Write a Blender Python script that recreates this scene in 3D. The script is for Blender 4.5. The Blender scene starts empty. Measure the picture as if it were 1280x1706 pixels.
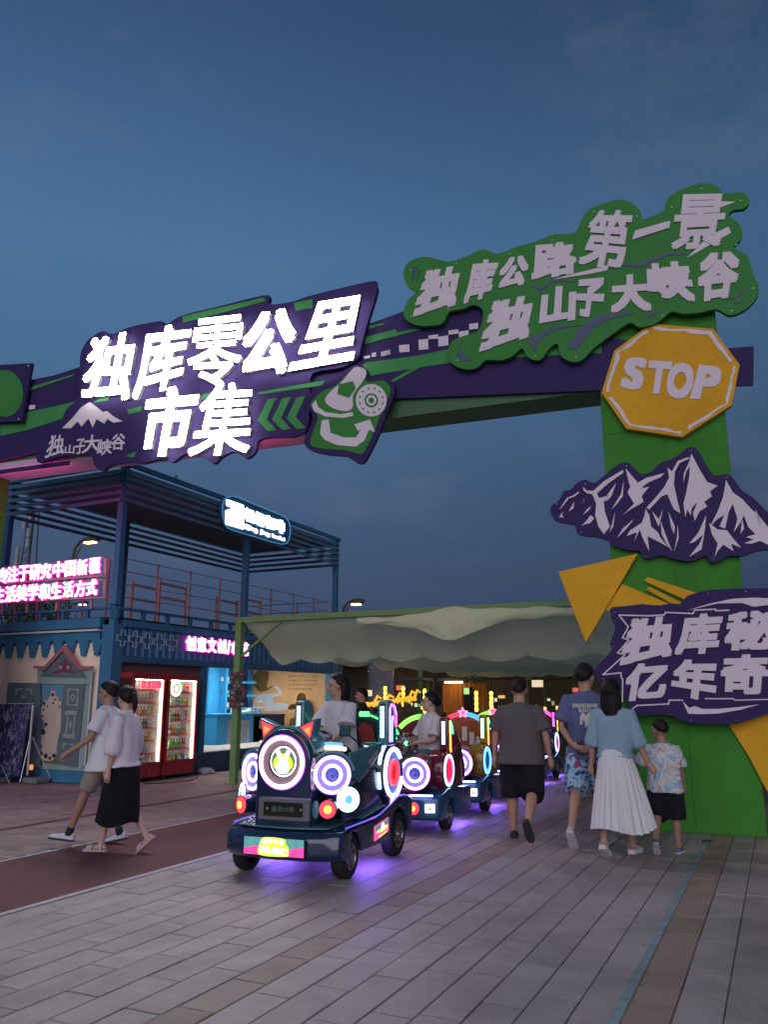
import bpy, bmesh, math, random
import numpy as np
from mathutils import Vector, Matrix, noise
R = math.radians
random.seed(7)
scene = bpy.context.scene
col = scene.collection

# ------------------------------------------------------------------ camera, sky, light
CAMH = 1.5; YAW = R(25.5); PITCH = R(13.0); FOC = 1350.0
cam = bpy.data.cameras.new('camera'); camo = bpy.data.objects.new('camera', cam); col.objects.link(camo)
camo.location = (0, 0, CAMH); camo.rotation_euler = (R(90) + PITCH, 0, YAW)
cam.sensor_fit = 'VERTICAL'; cam.sensor_height = 24; cam.lens = 24 * FOC / 1706.0
cam.clip_start = 0.05; cam.clip_end = 3000
scene.camera = camo
w = bpy.data.worlds.new('World'); scene.world = w; w.use_nodes = True
nt = w.node_tree; nt.nodes.clear()
wo = nt.nodes.new('ShaderNodeOutputWorld'); bg = nt.nodes.new('ShaderNodeBackground')
sky = nt.nodes.new('ShaderNodeValToRGB'); sx = nt.nodes.new('ShaderNodeSeparateXYZ')
SK = [(0.0, (.046, .066, .125)), (.10, (.048, .073, .142)), (.24, (.056, .104, .198)), (.38, (.066, .148, .280)), (.50, (.070, .163, .315)), (.69, (.037, .084, .185)), (.82, (.030, .062, .145)), (1.0, (.024, .048, .12))]
while len(sky.color_ramp.elements) < len(SK): sky.color_ramp.elements.new(.5)
for e, (p_, c_) in zip(sky.color_ramp.elements, SK): e.position = p_; e.color = (*c_, 1)
tc = nt.nodes.new('ShaderNodeTexCoord')
mp = nt.nodes.new('ShaderNodeMapping'); mp.inputs['Scale'].default_value = (1.0, 1.0, 2.2)
nz = nt.nodes.new('ShaderNodeTexNoise'); nz.inputs['Scale'].default_value = 4.6; nz.inputs['Detail'].default_value = 5; nz.inputs['Roughness'].default_value = .55
cr = nt.nodes.new('ShaderNodeValToRGB'); cr.color_ramp.elements[0].position = .53; cr.color_ramp.elements[1].position = .80
cr.color_ramp.elements[0].color = (0, 0, 0, 1); cr.color_ramp.elements[1].color = (1, 1, 1, 1)
mulc = nt.nodes.new('ShaderNodeMath'); mulc.operation = 'MULTIPLY'; mulc.inputs[1].default_value = .34
tint = nt.nodes.new('ShaderNodeMix'); tint.data_type = 'RGBA'; tint.blend_type = 'MULTIPLY'; tint.inputs[0].default_value = 1.0
tint.inputs[7].default_value = (1.0, 1.0, 1.0, 1)
mx = nt.nodes.new('ShaderNodeMix'); mx.data_type = 'RGBA'; mx.inputs[7].default_value = (.15, .18, .26, 1)
L = nt.links.new
L(tc.outputs['Generated'], sx.inputs[0]); L(sx.outputs[2], sky.inputs[0]); L(tc.outputs['Generated'], mp.inputs[0]); L(mp.outputs[0], nz.inputs[0]); L(nz.outputs[0], cr.inputs[0]); L(cr.outputs[0], mulc.inputs[0])
sfx = nt.nodes.new('ShaderNodeMapRange'); sfx.inputs[1].default_value = -.52; sfx.inputs[2].default_value = .10; sfx.inputs[3].default_value = 1.04; sfx.inputs[4].default_value = .68
L(sx.outputs[0], sfx.inputs[0]); cmb = nt.nodes.new('ShaderNodeCombineColor')
for k_ in range(3): L(sfx.outputs[0], cmb.inputs[k_])
L(cmb.outputs[0], tint.inputs[7]); L(sky.outputs[0], tint.inputs[6]); L(tint.outputs[2], mx.inputs[6]); L(mulc.outputs[0], mx.inputs[0])
L(mx.outputs[2], bg.inputs[0]); L(bg.outputs[0], wo.inputs[0])
SKYTINT = tint; SKYCLOUD = mx
bg.inputs[1].default_value = 1.0
# very soft fill standing in for unseen street lamps behind the camera
sl = bpy.data.lights.new('soft_fill', 'SUN'); sl.energy = 1.4; sl.angle = R(60); sl.color = (1.0, .92, .98)
so = bpy.data.objects.new('soft_fill', sl); col.objects.link(so)
sd = Vector((-.28, 1.0, -.32)).normalized()          # the way the light travels
so.rotation_euler = sd.to_track_quat('-Z', 'Y').to_euler()
scene.view_settings.view_transform = 'Standard'; scene.view_settings.look = 'None'
scene.view_settings.gamma = 1; scene.view_settings.exposure = 0; scene.view_settings.use_curve_mapping = False
scene.render.engine = 'CYCLES'
scene.cycles.use_denoising = True
scene.cycles.max_bounces = 6
scene.cycles.sample_clamp_indirect = 6

# ------------------------------------------------------------------ survey: photograph pixel -> point on a known plane
_fw = Vector((-math.sin(YAW) * math.cos(PITCH), math.cos(YAW) * math.cos(PITCH), math.sin(PITCH)))
_rt = Vector((math.cos(YAW), math.sin(YAW), 0)); _up = _rt.cross(_fw); CC = Vector((0, 0, CAMH))
def ray(u, v): return _fw * FOC + _rt * (u - 640) + _up * (853 - v)
def onz(u, v, z=0.0): d = ray(u, v); return CC + d * ((z - CAMH) / d.z)
def onx(u, v, x): d = ray(u, v); return CC + d * (x / d.x)
def ony(u, v, y): d = ray(u, v); return CC + d * (y / d.y)
def onplane(u, v, p, n): d = ray(u, v); return CC + d * ((p - CC).dot(n) / d.dot(n))

# ------------------------------------------------------------------ materials
MATS = {}
def mat(name, c, rough=.6, metal=0.0, emit=None, es=0.0, var=.12, vscale=6.0, bump=.0, bscale=60.0, spec=.5, coat=0.0, island=0.0, objrand=0.0, stretch=None, alpha=1.0, trans=0.0, detail=4, fabric=False, world=False, stain=0.0):
    if name in MATS: return MATS[name]
    m = bpy.data.materials.new(name); m.use_nodes = True; t = m.node_tree; b = t.nodes['Principled BSDF']
    b.inputs['Base Color'].default_value = (*c, 1); b.inputs['Roughness'].default_value = rough; b.inputs['Metallic'].default_value = metal
    b.inputs['Specular IOR Level'].default_value = spec
    if coat: b.inputs['Coat Weight'].default_value = coat; b.inputs['Coat Roughness'].default_value = .06
    if emit is not None:
        b.inputs['Emission Color'].default_value = (*emit, 1); b.inputs['Emission Strength'].default_value = es
    if trans: b.inputs['Transmission Weight'].default_value = trans
    tcn = t.nodes.new('ShaderNodeTexCoord'); src = tcn.outputs['Object']
    if world: src = t.nodes.new('ShaderNodeNewGeometry').outputs['Position']
    if stretch:
        mpn = t.nodes.new('ShaderNodeMapping'); mpn.inputs['Scale'].default_value = stretch; t.links.new(src, mpn.inputs[0]); src = mpn.outputs[0]
    if var:
        n = t.nodes.new('ShaderNodeTexNoise'); n.inputs['Scale'].default_value = vscale; n.inputs['Detail'].default_value = detail; n.inputs['Roughness'].default_value = .6
        t.links.new(src, n.inputs['Vector'])
        mr = t.nodes.new('ShaderNodeMapRange'); mr.inputs[1].default_value = .25; mr.inputs[2].default_value = .75
        mr.inputs[3].default_value = 1 - var; mr.inputs[4].default_value = 1 + var; t.links.new(n.outputs[0], mr.inputs[0])
        fac = mr.outputs[0]
        for amt, kind in ((island, 'I'), (objrand, 'O')):
            if amt:
                if kind == 'I': s = t.nodes.new('ShaderNodeNewGeometry').outputs['Random Per Island']
                else: s = t.nodes.new('ShaderNodeObjectInfo').outputs['Random']
                m2 = t.nodes.new('ShaderNodeMapRange'); m2.inputs[3].default_value = 1 - amt; m2.inputs[4].default_value = 1 + amt; t.links.new(s, m2.inputs[0])
                mm = t.nodes.new('ShaderNodeMath'); mm.operation = 'MULTIPLY'; t.links.new(fac, mm.inputs[0]); t.links.new(m2.outputs[0], mm.inputs[1]); fac = mm.outputs[0]
        if stain:
            ns = t.nodes.new('ShaderNodeTexNoise'); ns.inputs['Scale'].default_value = .9; ns.inputs['Detail'].default_value = 7; ns.inputs['Roughness'].default_value = .7; ns.inputs['Distortion'].default_value = .6; t.links.new(src, ns.inputs['Vector'])
            ms = t.nodes.new('ShaderNodeMapRange'); ms.inputs[1].default_value = .36; ms.inputs[2].default_value = .56; ms.inputs[3].default_value = 1 - stain; ms.inputs[4].default_value = 1.04; t.links.new(ns.outputs[0], ms.inputs[0])
            mq = t.nodes.new('ShaderNodeMath'); mq.operation = 'MULTIPLY'; t.links.new(fac, mq.inputs[0]); t.links.new(ms.outputs[0], mq.inputs[1]); fac = mq.outputs[0]
            n9 = t.nodes.new('ShaderNodeTexNoise'); n9.inputs['Scale'].default_value = 150; n9.inputs['Detail'].default_value = 2; t.links.new(src, n9.inputs['Vector'])
            m9 = t.nodes.new('ShaderNodeMapRange'); m9.inputs[1].default_value = .3; m9.inputs[2].default_value = .7; m9.inputs[3].default_value = 1 - stain * .75; m9.inputs[4].default_value = 1 + stain * .75; t.links.new(n9.outputs[0], m9.inputs[0])
            mq = t.nodes.new('ShaderNodeMath'); mq.operation = 'MULTIPLY'; t.links.new(fac, mq.inputs[0]); t.links.new(m9.outputs[0], mq.inputs[1]); fac = mq.outputs[0]
        vm = t.nodes.new('ShaderNodeVectorMath'); vm.operation = 'SCALE'; vm.inputs[0].default_value = c; t.links.new(fac, vm.inputs['Scale'])
        t.links.new(vm.outputs[0], b.inputs['Base Color'])
        mr3 = t.nodes.new('ShaderNodeMapRange'); mr3.inputs[3].default_value = max(0, rough - .08); mr3.inputs[4].default_value = min(1, rough + .08)
        t.links.new(n.outputs[0], mr3.inputs[0]); t.links.new(mr3.outputs[0], b.inputs['Roughness'])
    if bump:
        n2 = t.nodes.new('ShaderNodeTexNoise'); n2.inputs['Scale'].default_value = bscale; n2.inputs['Detail'].default_value = 3
        t.links.new(src, n2.inputs['Vector'])
        bp = t.nodes.new('ShaderNodeBump'); bp.inputs['Strength'].default_value = bump; bp.inputs['Distance'].default_value = .01
        t.links.new(n2.outputs[0], bp.inputs['Height']); t.links.new(bp.outputs[0], b.inputs['Normal'])
    if fabric: b.inputs['Sheen Weight'].default_value = .04; b.inputs['Sheen Roughness'].default_value = .5
    MATS[name] = m; return m
def glow(name, c, s, base=None):
    return mat(name, base or tuple(min(.8, x * .6 + .05) for x in c), rough=.4, emit=c, es=s, var=0)

# ------------------------------------------------------------------ objects
FR = {}                         # world frame of every object's root
def empty(name, loc=(0, 0, 0), rz=0.0, label=None, cat=None, group=None, kind=None):
    o = bpy.data.objects.new(name, None); col.objects.link(o); o.empty_display_size = .2
    o.location = loc; o.rotation_euler = (0, 0, rz)
    FR[o.name] = Matrix.Translation(Vector(loc)) @ Matrix.Rotation(rz, 4, 'Z')
    tag(o, label, cat, group, kind); return o
def tag(o, label=None, cat=None, group=None, kind=None):
    if label: o['label'] = label
    if cat: o['category'] = cat
    if group: o['group'] = group
    if kind: o['kind'] = kind
    return o
def link(name, me, m, parent=None, smooth=False, kind=None, label=None):
    o = bpy.data.objects.new(name, me); col.objects.link(o)
    if m is not None:
        me.materials.clear()
        for x in (m if isinstance(m, (list, tuple)) else [m]): me.materials.append(x)
    if smooth: me.shade_smooth() if hasattr(me, 'shade_smooth') else None
    if parent is not None: o.parent = parent; FR[o.name] = FR[parent.name]
    else: FR[o.name] = Matrix.Identity(4)
    if kind: o['kind'] = kind
    if label: o['label'] = label
    return o
def copy_tree(o, parent=None):
    c = o.copy(); col.objects.link(c); c.parent = parent
    for k in KIDS(o): copy_tree(k, c)
    return c
def KIDS(o): return list(o.children)

class MB:
    """collects shapes; build() links them as one mesh.  world=True: coordinates are world, moved into the parent's frame"""
    def __init__(s): s.v = []; s.f = []; s.m = []; s.mi = 0
    def add(s, vs, fs):
        k = len(s.v); s.v += [tuple(v) for v in vs]; s.f += [tuple(i + k for i in f) for f in fs]; s.m += [s.mi] * len(fs)
    def box(s, c, d, M=None):
        hx, hy, hz = d[0] / 2, d[1] / 2, d[2] / 2; c = Vector(c)
        vs = [Vector((x * hx, y * hy, z * hz)) for z in (-1, 1) for y in (-1, 1) for x in (-1, 1)]
        if M is not None: vs = [M @ v for v in vs]
        s.add([v + c for v in vs], [(0, 2, 3, 1), (4, 5, 7, 6), (0, 1, 5, 4), (2, 6, 7, 3), (0, 4, 6, 2), (1, 3, 7, 5)]); return s
    def bar(s, a, b, w, h=None, up=(0, 0, 1)):
        a = Vector(a); b = Vector(b); h = h or w; d = (b - a); l = d.length; d.normalize(); upv = Vector(up)
        if abs(d.dot(upv)) > .99: upv = Vector((0, 1, 0))
        x = d.cross(upv).normalized(); z = x.cross(d)
        M = Matrix((x, d, z)).transposed()
        return s.box((a + b) / 2, (w, l, h), M)
    def rings(s, rs, cap=True, closed=False):
        n = len(rs[0]); vs = [p for r in rs for p in r]; fs = []
        m = len(rs)
        for i in range(m - (0 if closed else 1)):
            for j in range(n):
                a = i * n + j; b = i * n + (j + 1) % n; i2 = (i + 1) % m; fs.append((a, b, i2 * n + (j + 1) % n, i2 * n + j))
        if cap and not closed: fs.append(tuple(range(n - 1, -1, -1))); fs.append(tuple((m - 1) * n + j for j in range(n)))
        s.add(vs, fs); return s
    def tube(s, pts, rad, n=10, cap=True, flat=None, round_=False):
        P = [Vector(p) for p in pts]; rad = rad if isinstance(rad, (list, tuple)) else [rad] * len(P)
        if round_:
            d0 = (P[0] - P[1]).normalized(); d1 = (P[-1] - P[-2]).normalized()
            P = [P[0] + d0 * rad[0] * .92, P[0] + d0 * rad[0] * .6] + P + [P[-1] + d1 * rad[-1] * .6, P[-1] + d1 * rad[-1] * .92]
            rad = [rad[0] * .38, rad[0] * .8] + list(rad) + [rad[-1] * .8, rad[-1] * .38]
        rs = []; prev = None
        for i, p in enumerate(P):
            d = (P[min(i + 1, len(P) - 1)] - P[max(i - 1, 0)]).normalized()
            if prev is None:
                a = Vector((0, 0, 1)) if abs(d.z) < .9 else Vector((1, 0, 0)); x = d.cross(a).normalized()
            else: x = (prev - d * prev.dot(d)).normalized()
            prev = x; y = d.cross(x); r = rad[i]
            fx, fy = (flat if flat else (1, 1))
            rs.append([p + x * (math.cos(2 * math.pi * j / n) * r * fx) + y * (math.sin(2 * math.pi * j / n) * r * fy) for j in range(n)])
        return s.rings(rs, cap)
    def cyl(s, a, b, r0, r1=None, n=20): return s.tube([a, b], [r0, r0 if r1 is None else r1], n)
    def torus(s, c, ax, Rr, r, n=40, k=8, ry=None, a0=0, a1=None):
        c = Vector(c); ax = Vector(ax).normalized(); x = ax.orthogonal().normalized() if abs(ax.z) > .9 else Vector((0, 0, 1)).cross(ax).normalized(); y = ax.cross(x)
        rs = []; full = a1 is None; a1 = 2 * math.pi if full else a1; m = n if full else n + 1
        for i in range(m):
            t = a0 + (a1 - a0) * i / n; d = x * math.cos(t) * Rr + y * math.sin(t) * (ry or Rr); dn = d.normalized()
            rs.append([c + d + dn * math.cos(2 * math.pi * j / k) * r + ax * math.sin(2 * math.pi * j / k) * r for j in range(k)])
        return s.rings(rs, not full, full)
    def disc(s, c, ax, r, th=.004, n=36, r_in=0, ry=1.0):
        c = Vector(c); ax = Vector(ax).normalized(); x = Vector((0, 0, 1)).cross(ax).normalized() if abs(ax.z) < .9 else Vector((1, 0, 0)); y = ax.cross(x)
        C = lambda rr, o: [c + ax * o + x * math.cos(2 * math.pi * j / n) * rr + y * math.sin(2 * math.pi * j / n) * rr * ry for j in range(n)]
        if r_in: return s.rings([C(r_in, 0), C(r, 0), C(r, th), C(r_in, th)], False, True)
        return s.rings([C(r, 0), C(r, th)])
    def prism(s, poly, fn, d0, d1, holes=None):
        """poly: 2-d points, fn(a, b, depth) -> point"""
        ar = sum(poly[i][0] * poly[(i + 1) % len(poly)][1] - poly[(i + 1) % len(poly)][0] * poly[i][1] for i in range(len(poly)))
        if ar < 0: poly = poly[::-1]
        n = len(poly); vs = [fn(p[0], p[1], d0) for p in poly] + [fn(p[0], p[1], d1) for p in poly]
        s.add(vs, [tuple(range(n)), tuple(range(2 * n - 1, n - 1, -1))] + [(i, i + n, (i + 1) % n + n, (i + 1) % n) for i in range(n)]); return s
    def ball(s, c, r, n=12, m=8, M=None):
        c = Vector(c); r = r if isinstance(r, (tuple, list)) else (r, r, r); rs = []
        for i in range(1, m):
            t = math.pi * i / m; ring = [Vector((r[0] * math.sin(t) * math.cos(2 * math.pi * j / n), r[1] * math.sin(t) * math.sin(2 * math.pi * j / n), r[2] * math.cos(t))) for j in range(n)]
            if M is not None: ring = [M @ q for q in ring]
            rs.append([c + q for q in ring])
        return s.rings(rs)
    def mesh(s, bevel=0, seg=2, M=None, ang=35):
        me = bpy.data.meshes.new('m'); vs = s.v
        if M is not None: vs = [M @ Vector(v) for v in vs]
        me.from_pydata([tuple(v) for v in vs], [], s.f)
        me.polygons.foreach_set('material_index', s.m)
        bm = bmesh.new(); bm.from_mesh(me)
        bmesh.ops.recalc_face_normals(bm, faces=bm.faces)
        if bevel:
            es = [e for e in bm.edges if len(e.link_faces) == 2 and e.calc_face_angle(0) > R(ang)]
            bmesh.ops.bevel(bm, geom=es, offset=bevel, segments=seg, profile=.6, affect='EDGES', clamp_overlap=True)
        bm.to_mesh(me); bm.free(); return me
    def build(s, name, m, parent=None, world=False, bevel=0, seg=2, smooth=False, kind=None, label=None, ang=35, group=None, cat=None):
        M = FR[parent.name].inverted() if (world and parent is not None) else None
        me = s.mesh(bevel, seg, M, ang); me.name = name
        if smooth:
            me.polygons.foreach_set('use_smooth', [True] * len(me.polygons))
            try: me.set_sharp_from_angle(angle=R(40))
            except Exception: pass
        o = link(name, me, m, parent, kind=kind, label=label)
        if group: o['group'] = group
        if cat: o['category'] = cat
        return o

def smoothpoly(pts, k=4):
    out = []; n = len(pts)
    for i in range(n):
        p0, p1, p2, p3 = [pts[(i + j - 1) % n] for j in range(4)]
        for q in range(k):
            t = q / k; t2 = t * t; t3 = t2 * t
            out.append(tuple(.5 * (2 * p1[a] + (p2[a] - p0[a]) * t + (2 * p0[a] - 5 * p1[a] + 4 * p2[a] - p3[a]) * t2 + (3 * p1[a] - p0[a] - 3 * p2[a] + p3[a]) * t3) for a in (0, 1)))
    return out
def crop(ox, oy, sc): return lambda pts: [(ox + x / sc, oy + y / sc) for x, y in pts]

# ------------------------------------------------------------------ lettering: outlines of characters from the built-in font
GL = {}
def glyphs(chars, bold=.03, res=3):
    new = []
    for ch in chars:
        if (ch, bold) in GL or ch == ' ': continue
        cu = bpy.data.curves.new('g', 'FONT'); cu.body = ch; cu.extrude = .5; cu.offset = bold; cu.resolution_u = res
        o = bpy.data.objects.new('g', cu); col.objects.link(o); GL[(ch, bold)] = o; new.append((ch, o))
    if not new: return
    dg = bpy.context.evaluated_depsgraph_get(); dg.update()
    for ch, o in new:
        me = bpy.data.meshes.new_from_object(o.evaluated_get(dg))
        vs = np.array([v.co[:] for v in me.vertices]); fs = [tuple(p.vertices) for p in me.polygons]
        lo = vs.min(0); hi = vs.max(0); GL[(ch, bold)] = (vs, fs, lo, hi)
        bpy.data.objects.remove(o); bpy.data.meshes.remove(me)
def put_glyph(mb, ch, bold, quad, fn, d0, d1):
    """quad: TL TR BR BL in 2-d; the character's own box is laid on it; bold: stroke growth in em"""
    glyphs(ch, 0.0); vs, fs, lo, hi = GL[(ch, 0.0)]
    TL, TR_, BR, BL = [np.array(q) for q in quad]
    w0, h0 = hi[0] - lo[0] + 2 * bold, hi[1] - lo[1] + 2 * bold
    offs = [(0, 0)] + ([(bold * sx, bold * sy) for sx, sy in ((1, 1), (-1, 1), (-1, -1), (1, -1))] if bold else []) + ([(bold, 0), (-bold, 0), (0, bold), (0, -bold)] if bold > .04 else [])
    for k, (ox, oy) in enumerate(offs):
        out = []; st = (d1 - d0) * .02 * k
        for v in vs:
            a = (v[0] + ox - lo[0] + bold) / max(1e-6, w0); b = (v[1] + oy - lo[1] + bold) / max(1e-6, h0)
            p = (1 - a) * (1 - b) * BL + a * (1 - b) * BR + a * b * TR_ + (1 - a) * b * TL
            out.append(fn(p[0], p[1], d0 + (st if v[2] < 0 else 0) if v[2] < 0 else d1 - st))
        mb.add(out, fs)
def put_line(mb, text, bold, quad, fn, d0, d1, gap=.12):
    """a line of text on a quad, natural advance widths"""
    glyphs(text, 0.0); x = 0; cells = []
    for ch in text:
        if ch == ' ': x += .35; continue
        lo, hi = GL[(ch, 0.0)][2:]; wd = hi[0] - lo[0]; cells.append((ch, x, x + wd, lo[1], hi[1])); x += wd + gap * .6
    W = x - gap * .6; y0 = min(c[3] for c in cells); y1 = max(c[4] for c in cells)
    TL, TR_, BR, BL = [np.array(q) for q in quad]
    P = lambda a, b: (1 - a) * (1 - b) * BL + a * (1 - b) * BR + a * b * TR_ + (1 - a) * b * TL
    for ch, a, b, l, h in cells:
        a /= W; b /= W; l = (l - y0) / (y1 - y0); h = (h - y0) / (y1 - y0)
        put_glyph(mb, ch, bold, [P(a, h), P(b, h), P(b, l), P(a, l)], fn, d0, d1)
# ================================================================== GROUND
m_paver = mat('granite_grey', (.33, .285, .27), rough=.50, var=.12, vscale=3, bump=.35, bscale=180, objrand=.09, island=.09, world=True, stain=.30)
m_tan = mat('granite_tan', (.285, .205, .16), rough=.55, var=.12, vscale=5, bump=.35, bscale=180, objrand=.09, island=.10, world=True, stain=.30)
m_bed = mat('joint_sand', (.05, .045, .045), rough=.95, var=.2)
m_red = mat('red_rubber_path', (.13, .045, .045), rough=.8, var=.22, vscale=2.5, bump=.5, bscale=140, world=True, stain=.25)
m_kerb = mat('pale_kerb', (.42, .40, .41), rough=.6, var=.15)
m_brick = mat('paving_brick', (.27, .20, .19), rough=.7, var=.2, vscale=1.2, bump=.3, bscale=90, island=.16, world=True, stain=.30)
m_teal = mat('teal_drain_paint', (.20, .28, .29), rough=.55, var=.3, vscale=9, bump=.2, world=True, stain=.3)
m_soil = mat('asphalt', (.05, .05, .052), rough=.9, var=.2)
g0 = MB(); g0.add([(-400, -200, -.03), (400, -200, -.03), (400, 700, -.03), (-400, 700, -.03)], [(0, 1, 2, 3)])
g0.build('ground', m_soil, kind='structure')
pav = empty('pavement', (0, 0, 0), kind='structure')
b = MB(); b.add([(-14, -3, -.012), (9, -3, -.012), (9, 32, -.012), (-14, 32, -.012)], [(0, 1, 2, 3)]); b.build('paving_bed', m_bed, pav)
def paver_mb(mb, cx, cy, wx, wy, z=0.0, ch=.004):
    x0, x1, y0, y1 = cx - wx / 2, cx + wx / 2, cy - wy / 2, cy + wy / 2
    mb.add([(x0, y0, z - .012), (x1, y0, z - .012), (x1, y1, z - .012), (x0, y1, z - .012), (x0, y0, z - ch), (x1, y0, z - ch), (x1, y1, z - ch), (x0, y1, z - ch),
            (x0 + ch, y0 + ch, z), (x1 - ch, y0 + ch, z), (x1 - ch, y1 - ch, z), (x0 + ch, y1 - ch, z)],
           [(8, 9, 10, 11), (4, 5, 9, 8), (5, 6, 10, 9), (6, 7, 11, 10), (7, 4, 8, 11), (0, 1, 5, 4), (1, 2, 6, 5), (2, 3, 7, 6), (3, 0, 4, 7)])
SW = .226
strips = []; x = -5.14
while x < 7.5:
    kind = 'g'; wd = SW
    if abs(x + SW / 2 + 2.66) < SW / 2: kind = 't'
    if abs(x + SW / 2 + .735) < SW / 2: kind = 't'
    if kind == 'g' and -1.03 < x < -.80: kind = 'd'        # drain channel runs in this strip
    strips.append((x, wd, kind)); x += wd
plist = []
for i, (x, wd, kind) in enumerate(strips):
    ln = .46 if kind == 't' else .70
    y = -1.0 + random.random() * ln
    while y < 31:
        plist.append((x, y, wd, ln, kind)); y += ln
def scr(x, y):
    d = Vector((x, y, 0)) - CC; f = d.dot(_fw)
    if f < .3: return None
    return 640 + FOC * d.dot(_rt) / f, 853 - FOC * d.dot(_up) / f, 1 / f
cand = []; rest = []
for p in plist:
    s = scr(p[0] + p[2] / 2, p[1] + p[3] / 2)
    if s and -40 < s[0] < 1320 and s[1] < 1760 and p[1] < 9.8: cand.append((-p[3] * s[2] * s[2], p))
    else: rest.append(p)
cand.sort(key=lambda q: q[0]); rest += [p for _, p in cand[290:]]
PM = {}
for _, (x, y, wd, ln, kind) in cand[:290]:
    x0 = x; w2 = wd
    if kind == 'd': w2 = wd - .062
    key = (round(w2, 3), ln, kind)
    if key not in PM:
        mb = MB(); paver_mb(mb, 0, 0, w2 - .006, ln - .007); PM[key] = mb.mesh(); PM[key].materials.append(m_tan if kind == 't' else m_paver)
    o = bpy.data.objects.new('paver', PM[key]); col.objects.link(o); o.parent = pav
    o.location = (x0 + w2 / 2, y + ln / 2, random.uniform(-.0026, .0014)); o.rotation_euler = (random.uniform(-.0012, .0012), random.uniform(-.003, .003), random.uniform(-.0008, .0008))
for kk, mm in (('g', m_paver), ('t', m_tan)):
    mb = MB()
    for (x, y, wd, ln, kind) in rest:
        k2 = 't' if kind == 't' else 'g'
        if k2 == kk: w2 = wd - (.075 if kind == 'd' else 0); paver_mb(mb, x + w2 / 2, y + ln / 2, w2 - .006, ln - .006, random.uniform(-.001, .001))
    mb.build('paver_field', mm, pav, kind='stuff')
# drain channel covers: teal metal strips in the joint
dr = empty('drain_channel', (-.865, 3, 0), label='long teal painted drain strip set between the grey and the tan pavers', cat='drain')
y = 1.5
while y < 9.75:
    mb = MB(); mb.box((-.865, y + .3, -.002), (.052, .594, .014)); mb.build('drain_cover', m_teal, dr, world=True, bevel=.003); y += .6
mb = MB(); mb.box((-.865, 9.9, .006), (.09, .10, .016)); mb.build('end_cap', mat('dark_iron', (.04, .045, .04), rough=.5, metal=.6), dr, world=True, bevel=.003)
# red rubber path with pale kerb stones
mb = MB(); mb.box((-6.0, 14, -.006), (1.58, 36, .02)); mb.build('path', m_red, kind='structure')
kb = empty('kerb', (-5.18, 0, 0), kind='structure')
y = 2.0
while y < 22:
    mb = MB(); mb.box((-5.175, y + .45, -.002), (.062, .894, .016)); mb.build('kerb_stone', m_kerb, kb, world=True, bevel=.003); y += .9
y = 2.0; mb = MB()
while y < 22:
    mb.box((-6.82, y + .45, -.002), (.05, .894, .014)); y += .9
mb.build('far_kerb_stones', m_kerb, kb, world=True, kind='stuff')
mb = MB(); random.seed(3)
yy = 3.0; r = 0
while yy < 12.4:
    xx = -14 + (.1 if r % 2 else 0)
    while xx < -6.95: paver_mb(mb, xx + .1, yy + .05, .196, .096, random.uniform(-.001, .001), .003); xx += .2
    yy += .1; r += 1
while yy < 24:
    xx = -10.95
    while xx < -6.95: paver_mb(mb, xx + .1, yy + .1, .196, .196, random.uniform(-.001, .001), .003); xx += .2
    yy += .2
br = empty('brick_paving', (-9, 6, 0), kind='structure')
mb.build('paving_bricks', m_brick, br, world=True, kind='stuff')
# dark strip across the brick paving, running to the container (seen right of the couple)
mb = MB(); mb.box((-8.42, 12, .004), (.10, 17, .006)); mb.build('cable_cover', mat('brown_rubber', (.10, .05, .04), rough=.7), label=None)
bpy.data.objects['cable_cover']['label'] = 'flat dark red rubber strip lying on the brick paving left of the train'; bpy.data.objects['cable_cover']['category'] = 'cable cover'

# ================================================================== GATE
GA = R(4.1); G0 = onz(1130, 1387); GU = Vector((math.cos(GA), math.sin(GA), 0)); GN = Vector((math.sin(GA), -math.cos(GA), 0))
def gp(px, py, off=0.0):       # photograph point on a plane `off` metres in front of the gate -> (along, height)
    p = onplane(px, py, G0 + GN * off, GN); return ((p - G0).dot(GU), p.z)
gf = lambda a, z, off: (a, -off, z)
m_green = mat('gate_green_paint', (.050, .235, .028), spec=.15, rough=.65, var=.08, vscale=1.5, bump=.12, bscale=9, world=True, stain=.16)
m_dgreen = mat('gate_dark_green', (.045, .13, .055), rough=.6, var=.1)
m_purple = mat('gate_purple', (.040, .024, .105), spec=.15, rough=.65, var=.07, vscale=1.2)
m_purple2 = mat('sign_purple', (.040, .024, .105), spec=.15, rough=.6, var=.06, vscale=1.5)
m_sgreen = mat('sign_green', (.050, .235, .050), spec=.15, rough=.6, var=.07, vscale=2)
m_lgreen = mat('streak_green', (.06, .27, .08), spec=.15, rough=.6, var=.07)
m_white = mat('sign_white', (.76, .66, .72), spec=.2, rough=.6, var=.05, vscale=2)
m_yel = mat('sign_yellow', (.72, .37, .022), spec=.15, rough=.65, world=True, stain=.10, var=.10, vscale=1.6, bump=.05, bscale=20)
m_edge = mat('board_edge', (.5, .5, .52), rough=.6)
gate = empty('market_gate', tuple(G0), GA, 'big green and purple entrance gate with a thick right pillar and a slanting beam', 'gate')
PW0, PW1, PD = -.555, .945, .62
mb = MB(); mb.box(((PW0 + PW1) / 2, PD / 2, 3.35), (PW1 - PW0, PD, 6.7)); mb.build('pillar', m_green, gate, bevel=.012)
mb = MB(); mb.box((-12.22, PD / 2, 2.9), (1.54, PD, 5.8)); mb.build('pillar', m_green, gate, bevel=.012)
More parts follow.
